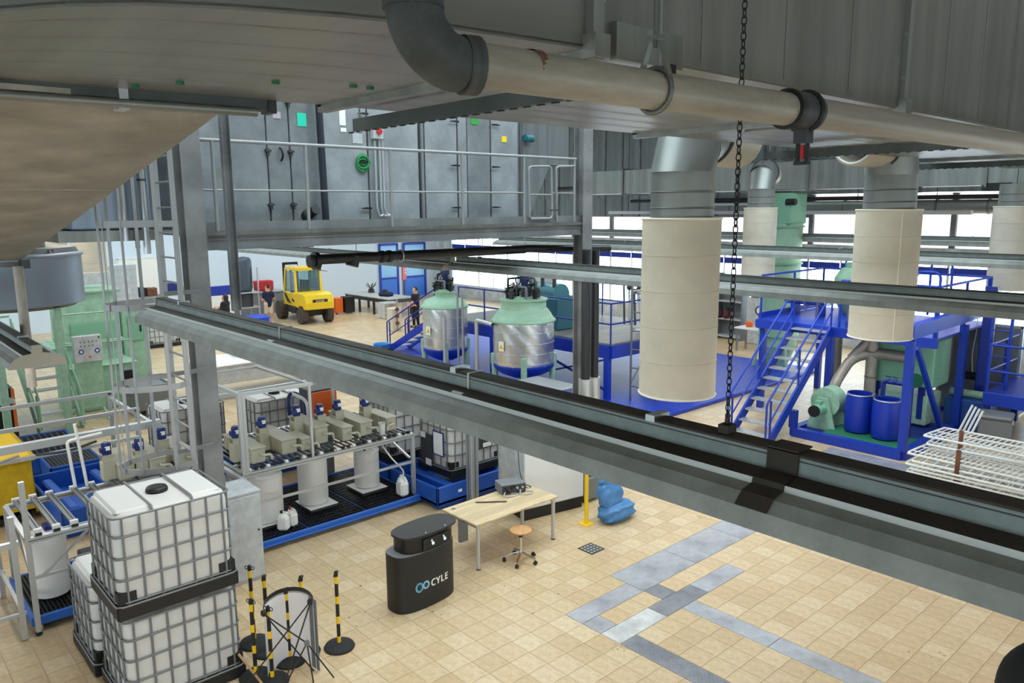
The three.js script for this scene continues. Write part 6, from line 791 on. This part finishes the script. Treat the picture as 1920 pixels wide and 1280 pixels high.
// ---------------------------------------------------------------- pale green press area on the left
{
  const t = thing('green_press', 'pale green press machine with lowered doors and ledges', 'machine', [0, 0, 0]); const B = (n, w, h, d, m, x, y, z, b = 0.02) => part(t, n, cbx(w, h, d, b), m, [x, y, z]);
  B('main_body', 1.6, 3.05, 1.35, M.green, 23.5, 1.53, 5.3); B('lower_body', 1.2, 1.15, 1.7, M.green, 22.6, 0.58, 5.25); B('ledge', 1.5, 0.06, 1.75, M.green, 22.7, 1.18, 5.25); B('ledge', 1.6, 0.05, 1.45, M.green, 23.4, 1.75, 5.3); B('panel', 0.03, 0.5, 1.1, M.greenDark, 22.68, 2.0, 5.3); B('dark_opening', 0.03, 0.25, 0.3, M.black, 21.99, 0.85, 5.9); B('side_tower', 0.8, 2.6, 0.7, M.green, 23.6, 1.3, 6.5); B('side_tower_door', 0.03, 0.7, 0.4, M.greenDark, 23.18, 1.9, 6.5); B('door_handle', 0.04, 0.2, 0.05, M.black, 23.15, 1.9, 6.62); B('top_rim', 1.75, 0.08, 1.5, M.green, 23.5, 3.08, 5.3);
  for (const y of [1.5, 2.3]) rod(t, 'guard_rail', [22.0, y + 0.3, 4.45], [22.0, y + 0.3, 6.0], 0.022, M.green, 6);
  const c = thing('control_console', 'white control panel with round dials on a pale green stand', 'control panel', [21.05, 0, 4.74]); const bx = part(c, 'panel_box', cbx(0.16, 0.66, 0.64, 0.015), M.cabGrey, [0, 1.83, 0]); for (const z of [-0.16, 0.2]) { part(bx, 'dial_rim', tor(0.045, 0.014, 6, 20), M.blueDark, [-0.085, -0.06, z], [0, Math.PI / 2, 0]); part(bx, 'dial_face', cyl(0.04, 0.04, 0.01, 18), M.paper, [-0.082, -0.06, z], [0, 0, Math.PI / 2]); } for (let k = 0; k < 9; k++) part(bx, 'button', cyl(0.014, 0.014, 0.02, 8), M.darkGrey, [-0.085, k < 5 ? 0.18 : 0.08, -0.16 + (k % 5) * 0.09], [0, 0, Math.PI / 2]); part(bx, 'orange_button', cyl(0.03, 0.03, 0.03, 12), M.orange, [-0.09, -0.2, 0.02], [0, 0, Math.PI / 2]); part(bx, 'lamp_knob', cyl(0.02, 0.02, 0.03, 10), M.black, [-0.085, 0.27, 0.26], [0, 0, Math.PI / 2]);
  part(c, 'stand_panel', cbx(0.05, 1.2, 0.62, 0.01), M.green, [0.04, 0.9, 0]); for (const s of [-0.28, 0.28]) bar(c, 'stand_foot', [-0.25, 0.02, s], [0.3, 0.3, s], 0.05, 0.05, M.green);
  const s = thing('green_stair', 'pale green steel stair with grey treads below the tank', 'stair'); stairs(s, [20.5, 0, 3.9], [21.75, 1.75, 3.75], 0.9, [0, 0, 1], 7, M.green, M.alu, true, 0.9, M.green);
  part(s, 'landing', cbx(1.6, 0.08, 2.4, 0.01), M.green, [22.6, 1.75, 3.2]); for (const [x, z] of [[21.9, 2.1], [23.2, 2.1], [21.9, 4.3]]) part(s, 'post', box(0.12, 1.72, 0.12), M.greenDark, [x, 0.86, z]); rod(s, 'landing_rail', [21.85, 2.7, 4.35], [23.3, 2.75, 4.35], 0.024, M.green, 8); rod(s, 'landing_rail', [21.85, 2.7, 2.1], [21.85, 2.7, 3.3], 0.024, M.green, 8);
  const k = thing('dented_tank', 'large dented grey steel tank below the hood end', 'tank', [19.9, 0, 3.12]); part(k, 'tank_wall', lathe([[1.38, 3.2], [1.4, 3.22], [1.4, 4.22], [1.44, 4.24], [1.44, 4.3], [1.38, 4.32], [1.36, 4.3], [1.36, 3.3]], 56), mat('#8f99a6', 0.42, 0.55, { map: mottle(0.35, 91, 0.8, [3, 7, 18]) })); part(k, 'tank_floor', cyl(1.37, 1.2, 0.12, 40), M.galvDark, [0, 3.18, 0]); part(k, 'dark_lid', cyl(1.3, 1.36, 0.12, 40), M.darkGrey, [0, 4.36, 0]); part(k, 'lid_housing', cbx(0.8, 0.4, 0.8, 0.03), M.galv, [0.2, 4.6, 0.3]); for (const a of [2.6, 3.6, 4.6, 5.6]) part(k, 'support_leg', box(0.14, 3.14, 0.14), M.green, [1.2 * Math.cos(a), 1.57, 1.2 * Math.sin(a)]); for (const a of [-0.75, -0.85]) rod(k, 'clamp_rod', [1.42 * Math.cos(a) - 2.2, 3.15, 1.42 * Math.sin(a) + 1.6], [1.42 * Math.cos(a) - 2.2, 4.4, 1.42 * Math.sin(a) + 1.6], 0.02, M.darkGrey, 6);
  const b = thing('black_machine', 'black machine with rags and orange handle at the left edge', 'machine', [20.6, 0, 2.35]); part(b, 'machine_body', cbx(1.2, 1.3, 1.2, 0.03), M.black, [0, 0.65, 0]); part(b, 'tray', cbx(1.0, 0.1, 1.1, 0.02), M.cabGrey, [-0.4, 1.05, 0]); part(b, 'green_rag', cbx(0.3, 0.06, 0.35, 0.03), mat('#1fae86', 0.8), [-0.5, 1.14, 0.2]); rod(b, 'orange_handle', [-0.65, 0.3, 0.55], [-0.65, 1.3, 0.55], 0.03, M.orange, 8); part(b, 'notice', box(0.01, 0.25, 0.25), M.paper, [-0.62, 0.7, -0.2]);
  const g = thing('grey_crate', 'grey folding pallet crate standing on the tiles', 'crate', [20.9, 0, 6.0]); part(g, 'crate_body', cbx(0.9, 0.6, 0.9, 0.02), M.midGrey, [0, 0.45, 0]); for (const z of [-0.38, 0, 0.38]) part(g, 'foot', box(0.85, 0.15, 0.12), M.midGrey, [0, 0.075, z]); part(g, 'crate_rim', merge([at(box(0.94, 0.05, 0.04), 0, 0.76, 0.45), at(box(0.94, 0.05, 0.04), 0, 0.76, -0.45), at(box(0.04, 0.05, 0.94), 0.45, 0.76, 0), at(box(0.04, 0.05, 0.94), -0.45, 0.76, 0)]), M.steelGrey);
  const l = thing('packing_line', 'pale grey packing line with green fronted boxes beyond the rack', 'conveyor', [0, 0, 0]); part(l, 'line_body', cbx(1.6, 0.5, 4.2, 0.02), M.cabGrey, [21.5, 0.7, 9.6]); part(l, 'top_sheet', cbx(1.7, 0.04, 4.3, 0.006), M.white, [21.5, 0.97, 9.6]); for (const [x, z] of [[20.9, 7.7], [22.1, 7.7], [20.9, 11.5], [22.1, 11.5]]) part(l, 'leg', box(0.1, 0.46, 0.1), M.steelGrey, [x, 0.23, z]); part(l, 'green_box', cbx(0.7, 0.5, 0.9, 0.02), mat('#3a8a4f', 0.5), [22.0, 1.24, 9.9]); part(l, 'dark_box', cbx(0.6, 0.45, 0.5, 0.02), M.darkGrey, [21.8, 1.2, 9.0]); part(l, 'green_label', cbx(0.02, 0.15, 0.3, 0.003), mat('#2c8a45', 0.5), [20.68, 0.8, 10.6]);
}
// ---------------------------------------------------------------- far left background
{
  const w = thing('lit_panel', 'bright white translucent panel in the far wall behind the ladder', 'panel', [37.965, 0, 11.0]); part(w, 'panel', cbx(0.06, 1.6, 1.7, 0.01), mat('#f6f2ec', 0.7), [0, 2.2, 0]); part(w, 'panel_frame', merge([at(box(0.09, 1.7, 0.07), 0, 2.2, 0.88), at(box(0.09, 1.7, 0.07), 0, 2.2, -0.88), at(box(0.09, 0.07, 1.8), 0, 3.03, 0), at(box(0.09, 0.07, 1.8), 0, 1.37, 0)]), M.white);
  const c = thing('switch_cupboard', 'tall white switch cupboard with yellow warning sign', 'cupboard', [30, 0, 7.5]); part(c, 'body', cbx(0.8, 2.2, 2.0, 0.02), M.cabGrey, [0, 2.2, 0]); part(c, 'warning_sign', box(0.01, 0.35, 0.35), M.signYellow, [-0.41, 2.35, -0.4]); part(c, 'plinth', cbx(0.8, 1.1, 2.0, 0.02), M.steelGrey, [0, 0.55, 0]);
  const s = thing('stock_shelf', 'shelf with dark boxes at the far wall behind the ladder cage', 'shelf', [35.5, 0, 11.2]); for (const y of [0.5, 1.0, 1.5]) part(s, 'shelf_board', cbx(0.6, 0.05, 2.6, 0.005), M.steelGrey, [0, y, 0]); for (const z of [-1.3, 0, 1.3]) part(s, 'upright', box(0.6, 1.8, 0.05), M.steelGrey, [0, 0.9, z]);
  [[-1.0, 0.4, M.clothNavy, 'navy box on the upper shelf behind the ladder'], [-0.5, 0.35, M.rust, 'brown carton on the upper shelf behind the ladder'], [0.35, 0.5, M.motorBlue, 'dark blue crate on the upper shelf behind the ladder'], [0.95, 0.3, M.hood, 'tan carton on the upper shelf behind the ladder']].forEach(([z, h, m, l]) => { const b = thing('stock_box', l, 'box', [35.45, 1.525, 11.2 + z], 0, 'boxes on the far shelf'); part(b, 'box_body', cbx(0.45, h, 0.4, 0.02), m, [0, h / 2, 0]); part(b, 'tape', box(0.46, 0.01, 0.06), M.hood, [0, h, 0]); });
  const e = thing('display_board', 'white board with a blue header behind the visitor with long hair', 'board', [32.2, 0, 12.5]); part(e, 'board', cbx(0.08, 1.6, 1.0, 0.01), M.white, [0, 0.85, 0]); part(e, 'blue_header', cbx(0.09, 0.4, 1.01, 0.01), M.boardBlue, [-0.002, 1.85, 0]);
  const x = thing('blue_box', 'bright blue lidded box on the floor left of the forklift', 'box', [32.9, 0, 14.1], 0.1); part(x, 'box_body', cbx(1.0, 0.45, 1.1, 0.04), mat('#2348c4', 0.5), [0, 0.23, 0]); part(x, 'box_lid', cbx(1.08, 0.1, 1.18, 0.03), mat('#2c55d8', 0.45), [0, 0.48, 0]);
  const k = thing('pressure_cylinder', 'dark grey pressure cylinder in a steel stand', 'cylinder', [34.3, 0, 14.42]); part(k, 'cylinder_body', lathe([[0, 1.5], [0.3, 1.52], [0.36, 1.65], [0.36, 2.9], [0.28, 3.05], [0, 3.1]], 24), mat('#4d5763', 0.4, 0.3)); for (const [a, b] of [[-0.45, -0.45], [0.45, -0.45], [-0.45, 0.45], [0.45, 0.45]]) rod(k, 'stand_leg', [a, 0, b], [a, 2.6, b], 0.04, M.alu, 8); part(k, 'stand_shelf', box(0.98, 0.05, 0.98), M.alu, [0, 1.48, 0]); part(k, 'stand_shelf', box(0.98, 0.05, 0.98), M.alu, [0, 0.8, 0]); part(k, 'lower_tank', cyl(0.34, 0.34, 0.6, 20), M.darkGrey, [0, 1.13, 0]);
  const m = thing('equipment_bench', 'grey bench with red and white equipment behind the forklift mast', 'bench', [37.4, 0, 16.2]); part(m, 'bench_top', cbx(0.9, 0.06, 3.0, 0.01), M.cabGrey, [0, 1.1, 0]); part(m, 'bench_body', cbx(0.8, 1.05, 2.8, 0.02), M.midGrey, [0, 0.53, 0]); part(m, 'red_unit', cbx(0.5, 0.5, 0.9, 0.05), M.red, [0, 1.4, 0.5]); part(m, 'white_unit', cbx(0.5, 0.45, 0.6, 0.05), M.white, [0, 1.36, -0.4]);
}
// ---------------------------------------------------------------- forklift
{
  const t = thing('forklift', 'yellow counterbalance forklift with glazed cab seen from behind', 'forklift', [33.7, 0, 17.0], -0.1); const yl = mat('#e9c31f', 0.4);  // rear towards -x
  const wheel = (x, z, r, w, n) => { const o = part(t, 'wheel', at(cyl(r, r, w, 26), 0, 0, 0, Math.PI / 2), mat('#4a4038', 0.8), [x, r, z]); part(o, 'wheel_hub', at(cyl(r * 0.5, r * 0.5, w + 0.03, 18), 0, 0, 0, Math.PI / 2), M.darkGrey); };
  for (const s of [-1, 1]) { wheel(-1.35, s * 0.62, 0.38, 0.28); wheel(1.1, s * 0.68, 0.44, 0.34); }
  part(t, 'chassis', merge([at(cbx(2.9, 0.5, 1.0, 0.04), 0.0, 0.6, 0), at(cbx(1.2, 0.3, 1.36, 0.04), -0.1, 0.55, 0)]), M.black);
  const cw = part(t, 'counterweight', (() => { const g = extr([[-1.95, 0.75], [-1.98, 1.0], [-1.88, 1.3], [-1.6, 1.38], [-0.6, 1.36], [-0.6, 0.78], [-0.95, 0.72], [-1.1, 0.84], [-1.6, 0.84], [-1.7, 0.72]], 1.26, 0.05); g.translate(0, 0, -0.63); return g; })(), yl);
  const cv = document.createElement('canvas'); cv.width = 256; cv.height = 48; const c = cv.getContext('2d'); c.fillStyle = '#1a1512'; c.fillRect(0, 0, 256, 48); c.fillStyle = '#dcc6a8'; c.font = 'bold 40px sans-serif'; c.textAlign = 'center'; c.textBaseline = 'middle'; c.fillText('HYSTER', 128, 26, 240); const tx = new THREE.CanvasTexture(cv); tx.colorSpace = THREE.SRGBColorSpace; tx.magFilter = THREE.LinearFilter;
  const pl = part(cw, 'name_plate', new THREE.PlaneGeometry(0.72, 0.15), mat('#ffffff', 0.5, 0, { map: tx }), [-2.025, 1.08, 0.0], [0, -Math.PI / 2, -0.0]);
  part(t, 'body_side', merge([at(cbx(1.5, 0.62, 0.08, 0.03), 0.0, 1.05, -0.66), at(cbx(1.5, 0.62, 0.08, 0.03), 0.0, 1.05, 0.66)]), yl); part(t, 'dark_flash', extr([[-0.25, 0.85], [0.4, 1.3], [0.6, 1.32], [0.45, 1.1], [0.2, 0.9]], 0.012), M.black, [0, 0, -0.715]); part(t, 'dark_flash', extr([[-0.75, 1.0], [-0.4, 1.12], [-0.35, 1.05], [-0.55, 0.95]], 0.012), M.black, [0, 0, -0.715]);
  for (const s of [-1, 1]) { bar(t, 'cab_pillar', [-0.75, 1.3, s * 0.62], [-0.6, 2.42, s * 0.58], 0.1, 0.1, yl); bar(t, 'cab_pillar', [0.75, 1.3, s * 0.62], [0.55, 2.42, s * 0.58], 0.1, 0.1, yl); bar(t, 'roof_rail', [-0.66, 2.45, s * 0.58], [0.6, 2.45, s * 0.58], 0.1, 0.1, yl); part(t, 'side_window', box(1.2, 0.98, 0.012), new THREE.MeshPhysicalMaterial({ color: '#b9c9cc', roughness: 0.05, transmission: 0.9, thickness: 0 }), [0, 1.86, s * 0.6]); }
  bar(t, 'roof_rail', [-0.66, 2.45, -0.6], [-0.66, 2.45, 0.6], 0.1, 0.12, yl); bar(t, 'roof_rail', [0.6, 2.45, -0.6], [0.6, 2.45, 0.6], 0.1, 0.1, yl); part(t, 'roof', cbx(1.3, 0.06, 1.2, 0.02), yl, [-0.02, 2.5, 0]); part(t, 'rear_window', box(0.012, 1.0, 1.1), new THREE.MeshPhysicalMaterial({ color: '#c9dde2', roughness: 0.03, transmission: 0.92, thickness: 0 }), [-0.68, 1.88, 0]);
  part(t, 'seat', merge([at(cbx(0.5, 0.14, 0.5, 0.05), 0, 1.35, 0), at(cbx(0.12, 0.6, 0.5, 0.05), -0.25, 1.62, 0)]), M.black); part(t, 'steering_column', merge([rodM([0.45, 1.3, 0], [0.3, 1.75, 0], 0.03), at(tor(0.17, 0.018, 6, 18), 0.29, 1.78, 0, 1.2, 0.5, 0)]), M.black); for (const s of [-1, 1]) bar(t, 'mast', [1.55, 0.1, s * 0.32], [1.55, 2.62, s * 0.32], 0.14, 0.1, M.black); bar(t, 'mast', [1.55, 2.6, -0.36], [1.55, 2.6, 0.36], 0.14, 0.12, M.black); part(t, 'lift_cylinder', cyl(0.06, 0.06, 2.3, 12), M.darkGrey, [1.5, 1.3, 0]); part(t, 'carriage', box(0.1, 0.5, 1.1), M.black, [1.68, 0.5, 0]); for (const s of [-0.3, 0.3]) part(t, 'fork', box(1.1, 0.05, 0.12), M.black, [2.25, 0.1, s]);
  part(t, 'beacon', cyl(0.05, 0.06, 0.12, 12), M.white, [-0.3, 2.6, -0.4]); part(t, 'work_lamp', cbx(0.1, 0.12, 0.16, 0.02), M.black, [-0.75, 2.42, 0.55]); rod(t, 'mirror_arm', [-0.6, 2.35, 0.65], [-0.75, 2.3, 0.95], 0.015, M.black, 6);
}
// ---------------------------------------------------------------- far work table, cart, cabinets
{
  const t = thing('far_table', 'long pale work table with dark legs near the doors', 'table', [33.5, 0, 21.0], 0.03); part(t, 'tabletop', cbx(4.0, 0.06, 1.5, 0.01), M.cabGrey, [0, 0.86, 0]); part(t, 'apron', merge([at(box(3.9, 0.18, 0.05), 0, 0.74, -0.68), at(box(0.05, 0.18, 1.4), -1.92, 0.74, 0)]), M.darkGrey); for (const x of [-1.9, -0.6, 0.7, 1.9]) for (const z of [-0.66, 0.66]) part(t, 'leg', box(0.09, 0.83, 0.09), M.black, [x, 0.415, z]);
  const d = thing('drawer_cabinet', 'grey drawer cabinet in front of the far table end', 'cabinet', [31.3, 0, 20.15]); part(d, 'body', cbx(0.6, 0.75, 0.8, 0.01), M.cabGrey, [0, 0.4, 0]); for (const y of [0.2, 0.42, 0.63]) { const w = part(d, 'drawer', cbx(0.02, 0.18, 0.74, 0.004), M.hood, [-0.31, y, 0]); part(w, 'drawer_handle', box(0.02, 0.02, 0.2), M.darkGrey, [-0.015, 0.03, 0]); }
  const c = thing('waste_cart', 'orange and black waste cart left of the far table', 'cart', [34.2, 0, 19.4]); part(c, 'orange_bin', cbx(0.45, 0.75, 0.45, 0.03), M.orange, [0.1, 0.45, -0.3]); part(c, 'black_bin', cbx(0.5, 0.8, 0.55, 0.03), M.black, [0, 0.46, 0.25]); for (const z of [-0.4, 0.4]) part(c, 'wheel', at(cyl(0.06, 0.06, 0.05, 12), 0, 0.06, z, Math.PI / 2), M.rubber);
  const b = thing('tool_heap', 'dark bundled tools lying on the far table', 'tools', [32.6, 0.89, 20.9], 0.3); part(b, 'bundle', cbx(0.7, 0.2, 0.5, 0.08), M.clothNavy, [0, 0.1, 0]); part(b, 'cable_coil', at(tor(0.16, 0.05, 6, 18), 0.2, 0.22, 0.1, 1.4), M.black);
  const p = thing('bench_plant', 'small dark spiky device on the far table', 'device', [34.6, 0.89, 21.3]); part(p, 'device_foot', cyl(0.14, 0.18, 0.2, 12), M.black, [0, 0.1, 0]); for (let k = 0; k < 7; k++) rod(p, 'arm', [0, 0.18, 0], [0.28 * Math.cos(k * 0.9), 0.42 + 0.05 * (k % 3), 0.28 * Math.sin(k * 0.9)], 0.02, M.darkGrey, 5);
  const g = thing('gas_bottles', 'beige valve stand with pipes between table and steps', 'valve stand', [27.8, 0, 18.2]); part(g, 'stand', cbx(0.4, 1.0, 0.5, 0.03), M.cream, [0, 0.5, 0]); for (const y of [0.35, 0.65, 0.95]) part(g, 'valve', sph(0.09, 10, 8), M.rust, [-0.24, y, 0]); rod(g, 'pipe', [-0.24, 0, 0], [-0.24, 1.4, 0], 0.035, M.hood, 8);
  // shelves by the window wall
  const s = thing('boot_shelving', 'grey shelving with dark red boots by the window wall', 'shelving', [17.2, 0, 26.6]); for (const y of [0.12, 0.8, 1.5]) part(s, 'shelf_board', cbx(2.4, 0.05, 0.5, 0.005), M.cabGrey, [0, y, 0]); for (const x of [-1.2, 0, 1.2]) part(s, 'upright', box(0.05, 2.1, 0.5), M.midGrey, [x, 1.05, 0]); part(s, 'back_panel', box(2.4, 2.0, 0.02), M.midGrey, [0, 1.05, 0.25]);
  for (let k = 0; k < 5; k++) { const b2 = thing('rubber_boot', ['first', 'second', 'third', 'fourth', 'fifth'][k] + ' dark red rubber boot on the shelf, counted from the chain', 'boot', [17.9 - k * 0.3, 0.825, 26.5], 0, 'boots on the grey shelving'); part(b2, 'boot', merge([at(cyl(0.07, 0.065, 0.34, 12), 0, 0.17, 0), at(cbx(0.12, 0.1, 0.28, 0.03), 0, 0.05, -0.09)]), k % 2 ? mat('#4a1016', 0.4) : mat('#701520', 0.4)); part(b2, 'shaft', cyl(0.075, 0.07, 0.12, 12), M.black, [0, 0.36, 0]); }
  const e = thing('dial_cabinet', 'grey cabinet with a round dial below the windows', 'cabinet', [15.0, 0, 26.5]); part(e, 'body', cbx(1.3, 1.75, 0.7, 0.02), M.cabGrey, [0, 0.88, 0]); part(e, 'dial', tor(0.16, 0.03, 6, 22), M.darkGrey, [0.1, 1.3, -0.37]); part(e, 'dial_face', cyl(0.15, 0.15, 0.01, 22), M.paper, [0.1, 1.3, -0.36], [Math.PI / 2, 0, 0]); part(e, 'top_box', cbx(1.0, 0.7, 0.4, 0.02), M.midGrey, [0.1, 2.1, 0]);
  const n = thing('tool_table', 'low table with orange and white parts beside the dial cabinet', 'table', [14.4, 0, 24.8]); part(n, 'tabletop', cbx(1.4, 0.05, 0.8, 0.01), M.white, [0, 0.85, 0]); for (const x of [-0.6, 0.6]) for (const z of [-0.3, 0.3]) part(n, 'leg', box(0.06, 0.83, 0.06), M.steelGrey, [x, 0.415, z]); part(n, 'orange_part', cbx(0.25, 0.2, 0.2, 0.04), M.orange, [0.3, 0.98, 0]); part(n, 'beige_box', cbx(0.4, 0.3, 0.3, 0.02), M.hood, [-0.3, 1.03, 0]);
}
// ---------------------------------------------------------------- people
function blob(bones, cell, bb) { // smooth union of tapered capsules, meshed on a grid
  const size = Math.max(bb[3] - bb[0], bb[4] - bb[1], bb[5] - bb[2]), res = Math.ceil(size / cell) + 4, mc = new MarchingCubes(res, new THREE.MeshStandardMaterial(), false, false, 120000); mc.isolation = 0; const c = [(bb[0] + bb[3]) / 2, (bb[1] + bb[4]) / 2, (bb[2] + bb[5]) / 2], hs = size / 2 + cell * 1.5;
  const F = mc.field, k = 0.035; let o = 0;
  for (let z = 0; z < res; z++) for (let y = 0; y < res; y++) for (let x = 0; x < res; x++, o++) {
    const px = c[0] + (2 * x / res - 1) * hs, py = c[1] + (2 * y / res - 1) * hs, pz = c[2] + (2 * z / res - 1) * hs; let s = 0;
    for (const [a, b, ra, rb] of bones) { const dx = b[0] - a[0], dy = b[1] - a[1], dz = b[2] - a[2], ll = dx * dx + dy * dy + dz * dz || 1e-6; let t = ((px - a[0]) * dx + (py - a[1]) * dy + (pz - a[2]) * dz) / ll; t = t < 0 ? 0 : t > 1 ? 1 : t; const d = Math.hypot(px - a[0] - t * dx, py - a[1] - t * dy, pz - a[2] - t * dz) - (ra + (rb - ra) * t); if (d < 0.3) s += Math.exp(-d / k); }
    F[o] = s > 0 ? k * Math.log(s) : -0.3;
  }
  mc.update(); const n = mc.count, P = new Float32Array(n * 3), N = new Float32Array(n * 3); for (let i = 0; i < n; i++) { P[i * 3] = c[0] + mc.positionArray[i * 3] * hs; P[i * 3 + 1] = c[1] + mc.positionArray[i * 3 + 1] * hs; P[i * 3 + 2] = c[2] + mc.positionArray[i * 3 + 2] * hs; } N.set(mc.normalArray.subarray(0, n * 3)); const g = new THREE.BufferGeometry(); g.setAttribute('position', new THREE.BufferAttribute(P, 3)); g.setAttribute('normal', new THREE.BufferAttribute(N, 3)); return g;
}
function person(label, p, turn, o) { // faces +z in its own axes
  const t = thing('person', label, 'person', p, turn); const sh = 1.42, hip = 0.93; const { lh, rh, le, re, lf, rf } = o;
  const hand = (w, d) => { const b = [[w, [w[0] + d[0] * 0.07, w[1] + d[1] * 0.07, w[2] + d[2] * 0.07], 0.03, 0.032]]; for (let k = -1.5; k <= 1.5; k++) { const s = [w[0] + d[0] * 0.08 + k * 0.019, w[1] + d[1] * 0.08, w[2] + d[2] * 0.08]; b.push([s, [s[0] + d[0] * (0.07 - Math.abs(k) * 0.008) + k * 0.004, s[1] + d[1] * 0.07, s[2] + d[2] * 0.07 + 0.012], 0.0095, 0.008]); } b.push([w, [w[0] + 0.035, w[1] + d[1] * 0.06, w[2] + 0.03], 0.012, 0.009]); return b; };
  const dir = (a, b) => { const l = Math.hypot(b[0] - a[0], b[1] - a[1], b[2] - a[2]); return [(b[0] - a[0]) / l, (b[1] - a[1]) / l, (b[2] - a[2]) / l]; };
  const LS = [0.18, sh, 0], RS = [-0.18, sh, 0], knee = (f, s) => [(f[0] + s * 0.09) / 2 + s * 0.005, 0.5, f[2] / 2 + 0.02];
  const arms = [[LS, le, 0.052, 0.04], [le, lh, 0.04, 0.028], [RS, re, 0.052, 0.04], [re, rh, 0.04, 0.028]]; const legs = []; for (const [f, s] of [[lf, 1], [rf, -1]]) legs.push([[s * 0.09, hip, 0], knee(f, s), 0.085, 0.058], [knee(f, s), [f[0], 0.08, f[2]], 0.055, 0.035]);
  const head = [[[0, 1.53, 0], [0, 1.58, 0.01], 0.055, 0.055], [[0, 1.63, 0.015], [0, 1.7, 0.0], 0.07, 0.088], [[0, 1.6, 0.03], [0, 1.6, 0.045], 0.05, 0.045], [[0, 1.655, 0.085], [0, 1.635, 0.105], 0.012, 0.016], [[0.085, 1.66, 0], [0.09, 1.64, 0], 0.018, 0.014], [[-0.085, 1.66, 0], [-0.09, 1.64, 0], 0.018, 0.014]];
  const feet = [[[lf[0], 0.05, lf[2] - 0.05], [lf[0] + 0.02, 0.04, lf[2] + 0.15], 0.045, 0.036], [[rf[0], 0.05, rf[2] - 0.05], [rf[0] - 0.02, 0.04, rf[2] + 0.15], 0.045, 0.036]];
  const torso = [[[0, 0.98, 0], [0, 1.2, 0.01], 0.13, 0.125], [[0, 1.2, 0.01], [0, 1.4, 0], 0.125, 0.11], [[-0.14, 1.4, 0], [0.14, 1.4, 0], 0.075, 0.075], [[-0.08, 0.95, 0], [0.08, 0.95, 0], 0.11, 0.11]];
  const bb = [-0.55, -0.02, -0.45, 0.55, 1.82, 0.5]; part(t, 'body', blob([...torso, ...arms, ...legs, ...head, ...feet, ...hand(lh, dir(le, lh)), ...hand(rh, dir(re, rh))], 0.016, bb), M.skin);
  const fat = (l, e) => l.map(([a, b, r, s]) => [a, b, r + e, s + e]); const lerp = (a, b, k) => a.map((v, i) => v + (b[i] - v) * k);
  const sl = o.sleeve ?? 1; const sleeves = []; for (const [S, e, h] of [[LS, le, lh], [RS, re, rh]]) { sleeves.push([S, sl < 1 ? lerp(S, e, 0.7) : e, 0.066, 0.055]); if (sl >= 1) sleeves.push([e, lerp(e, h, 0.85), 0.053, 0.042]); }
  part(t, 'top', blob([...fat(torso.slice(0, 3), 0.016), ...sleeves, [[0, 0.9, 0], [0, 1.0, 0], 0.15, 0.14]], 0.018, bb), o.top);
  const tr = []; for (const [f, s] of [[lf, 1], [rf, -1]]) { const k = knee(f, s); if (o.shorts) tr.push([[s * 0.09, hip, 0], lerp([s * 0.09, hip, 0], k, 0.95), 0.105, 0.09]); else tr.push([[s * 0.09, hip, 0], k, 0.1, 0.075], [k, [f[0], 0.1, f[2]], 0.072, 0.06]); } part(t, 'trousers', blob([...tr, [[-0.07, 0.93, 0], [0.07, 0.93, 0], 0.125, 0.125]], 0.018, bb), o.bottom);
  part(t, 'shoes', blob(fat(feet, 0.012), 0.014, [-0.4, -0.03, -0.4, 0.4, 0.2, 0.45]), o.shoe ?? M.black); const hb = [[[0, 1.7, -0.03], [0, 1.75, 0.0], 0.085, 0.072]]; if (o.long) hb.push([[0, 1.66, -0.06], [0, 1.5, -0.09], 0.075, 0.05], [[0.07, 1.66, -0.01], [0.07, 1.55, -0.03], 0.03, 0.03], [[-0.07, 1.66, -0.01], [-0.07, 1.55, -0.03], 0.03, 0.03]); part(t, 'hair', blob(hb, 0.012, [-0.14, 1.42, -0.2, 0.14, 1.86, 0.12]), M.hair);
  for (const s of [-1, 1]) part(t, 'eye', sph(0.011, 8, 6), M.black, [s * 0.034, 1.672, 0.083]); part(t, 'mouth', cbx(0.045, 0.01, 0.01, 0.002), mat('#9a5a4e', 0.6), [0, 1.605, 0.09]); return t;
}
person('person in a dark top and pale shorts standing left of the forklift', [33.6, 0, 15.2], 1.5, { lh: [0.2, 1.15, 0.32], le: [0.25, 1.12, 0.06], rh: [-0.16, 1.3, 0.3], re: [-0.3, 1.15, 0.08], lf: [0.12, 0, 0.12], rf: [-0.1, 0, -0.1], top: M.clothNavy, bottom: M.clothBeige, shorts: 1, sleeve: 0.7, shoe: M.clothWhite });
person('person with long dark hair and dark top in front of the white board', [31.2, 0, 12.25], 2.2, { lh: [0.12, 1.2, 0.3], le: [0.27, 1.12, 0.08], rh: [-0.14, 1.18, 0.28], re: [-0.28, 1.12, 0.06], lf: [0.1, 0, 0], rf: [-0.1, 0, 0.03], top: M.clothBlack, bottom: M.clothNavy, long: 1 });
person('person in black clothes standing beyond the blue steps', [27.9, 0, 19.4], 1.9, { lh: [0.2, 0.95, 0.22], le: [0.28, 1.12, -0.02], rh: [-0.2, 1.05, 0.25], re: [-0.28, 1.12, 0.02], lf: [0.1, 0, 0.04], rf: [-0.1, 0, -0.05], top: M.clothBlack, bottom: M.clothBlack, sleeve: 0.7 });

// ---------------------------------------------------------------- gallery rail post next to the camera
{
  const t = thing('gallery_post', 'dark rounded gallery post filling the lower right corner', 'post', [0.137, 0, 0.79]);
  rod(t, 'post', [0, 0, 0], [0, 4.75, 0], 0.045, M.rubber, 20); part(t, 'post_cap', sph(0.052, 24, 16), M.rubber, [0, 4.757, 0]); part(t, 'base_plate', box(0.2, 0.02, 0.2), M.rubber, [0, 0.01, 0]);
}
scene.traverse(o => { if (o.isLight) { o.castShadow = true; } });
renderer.render(scene, camera);
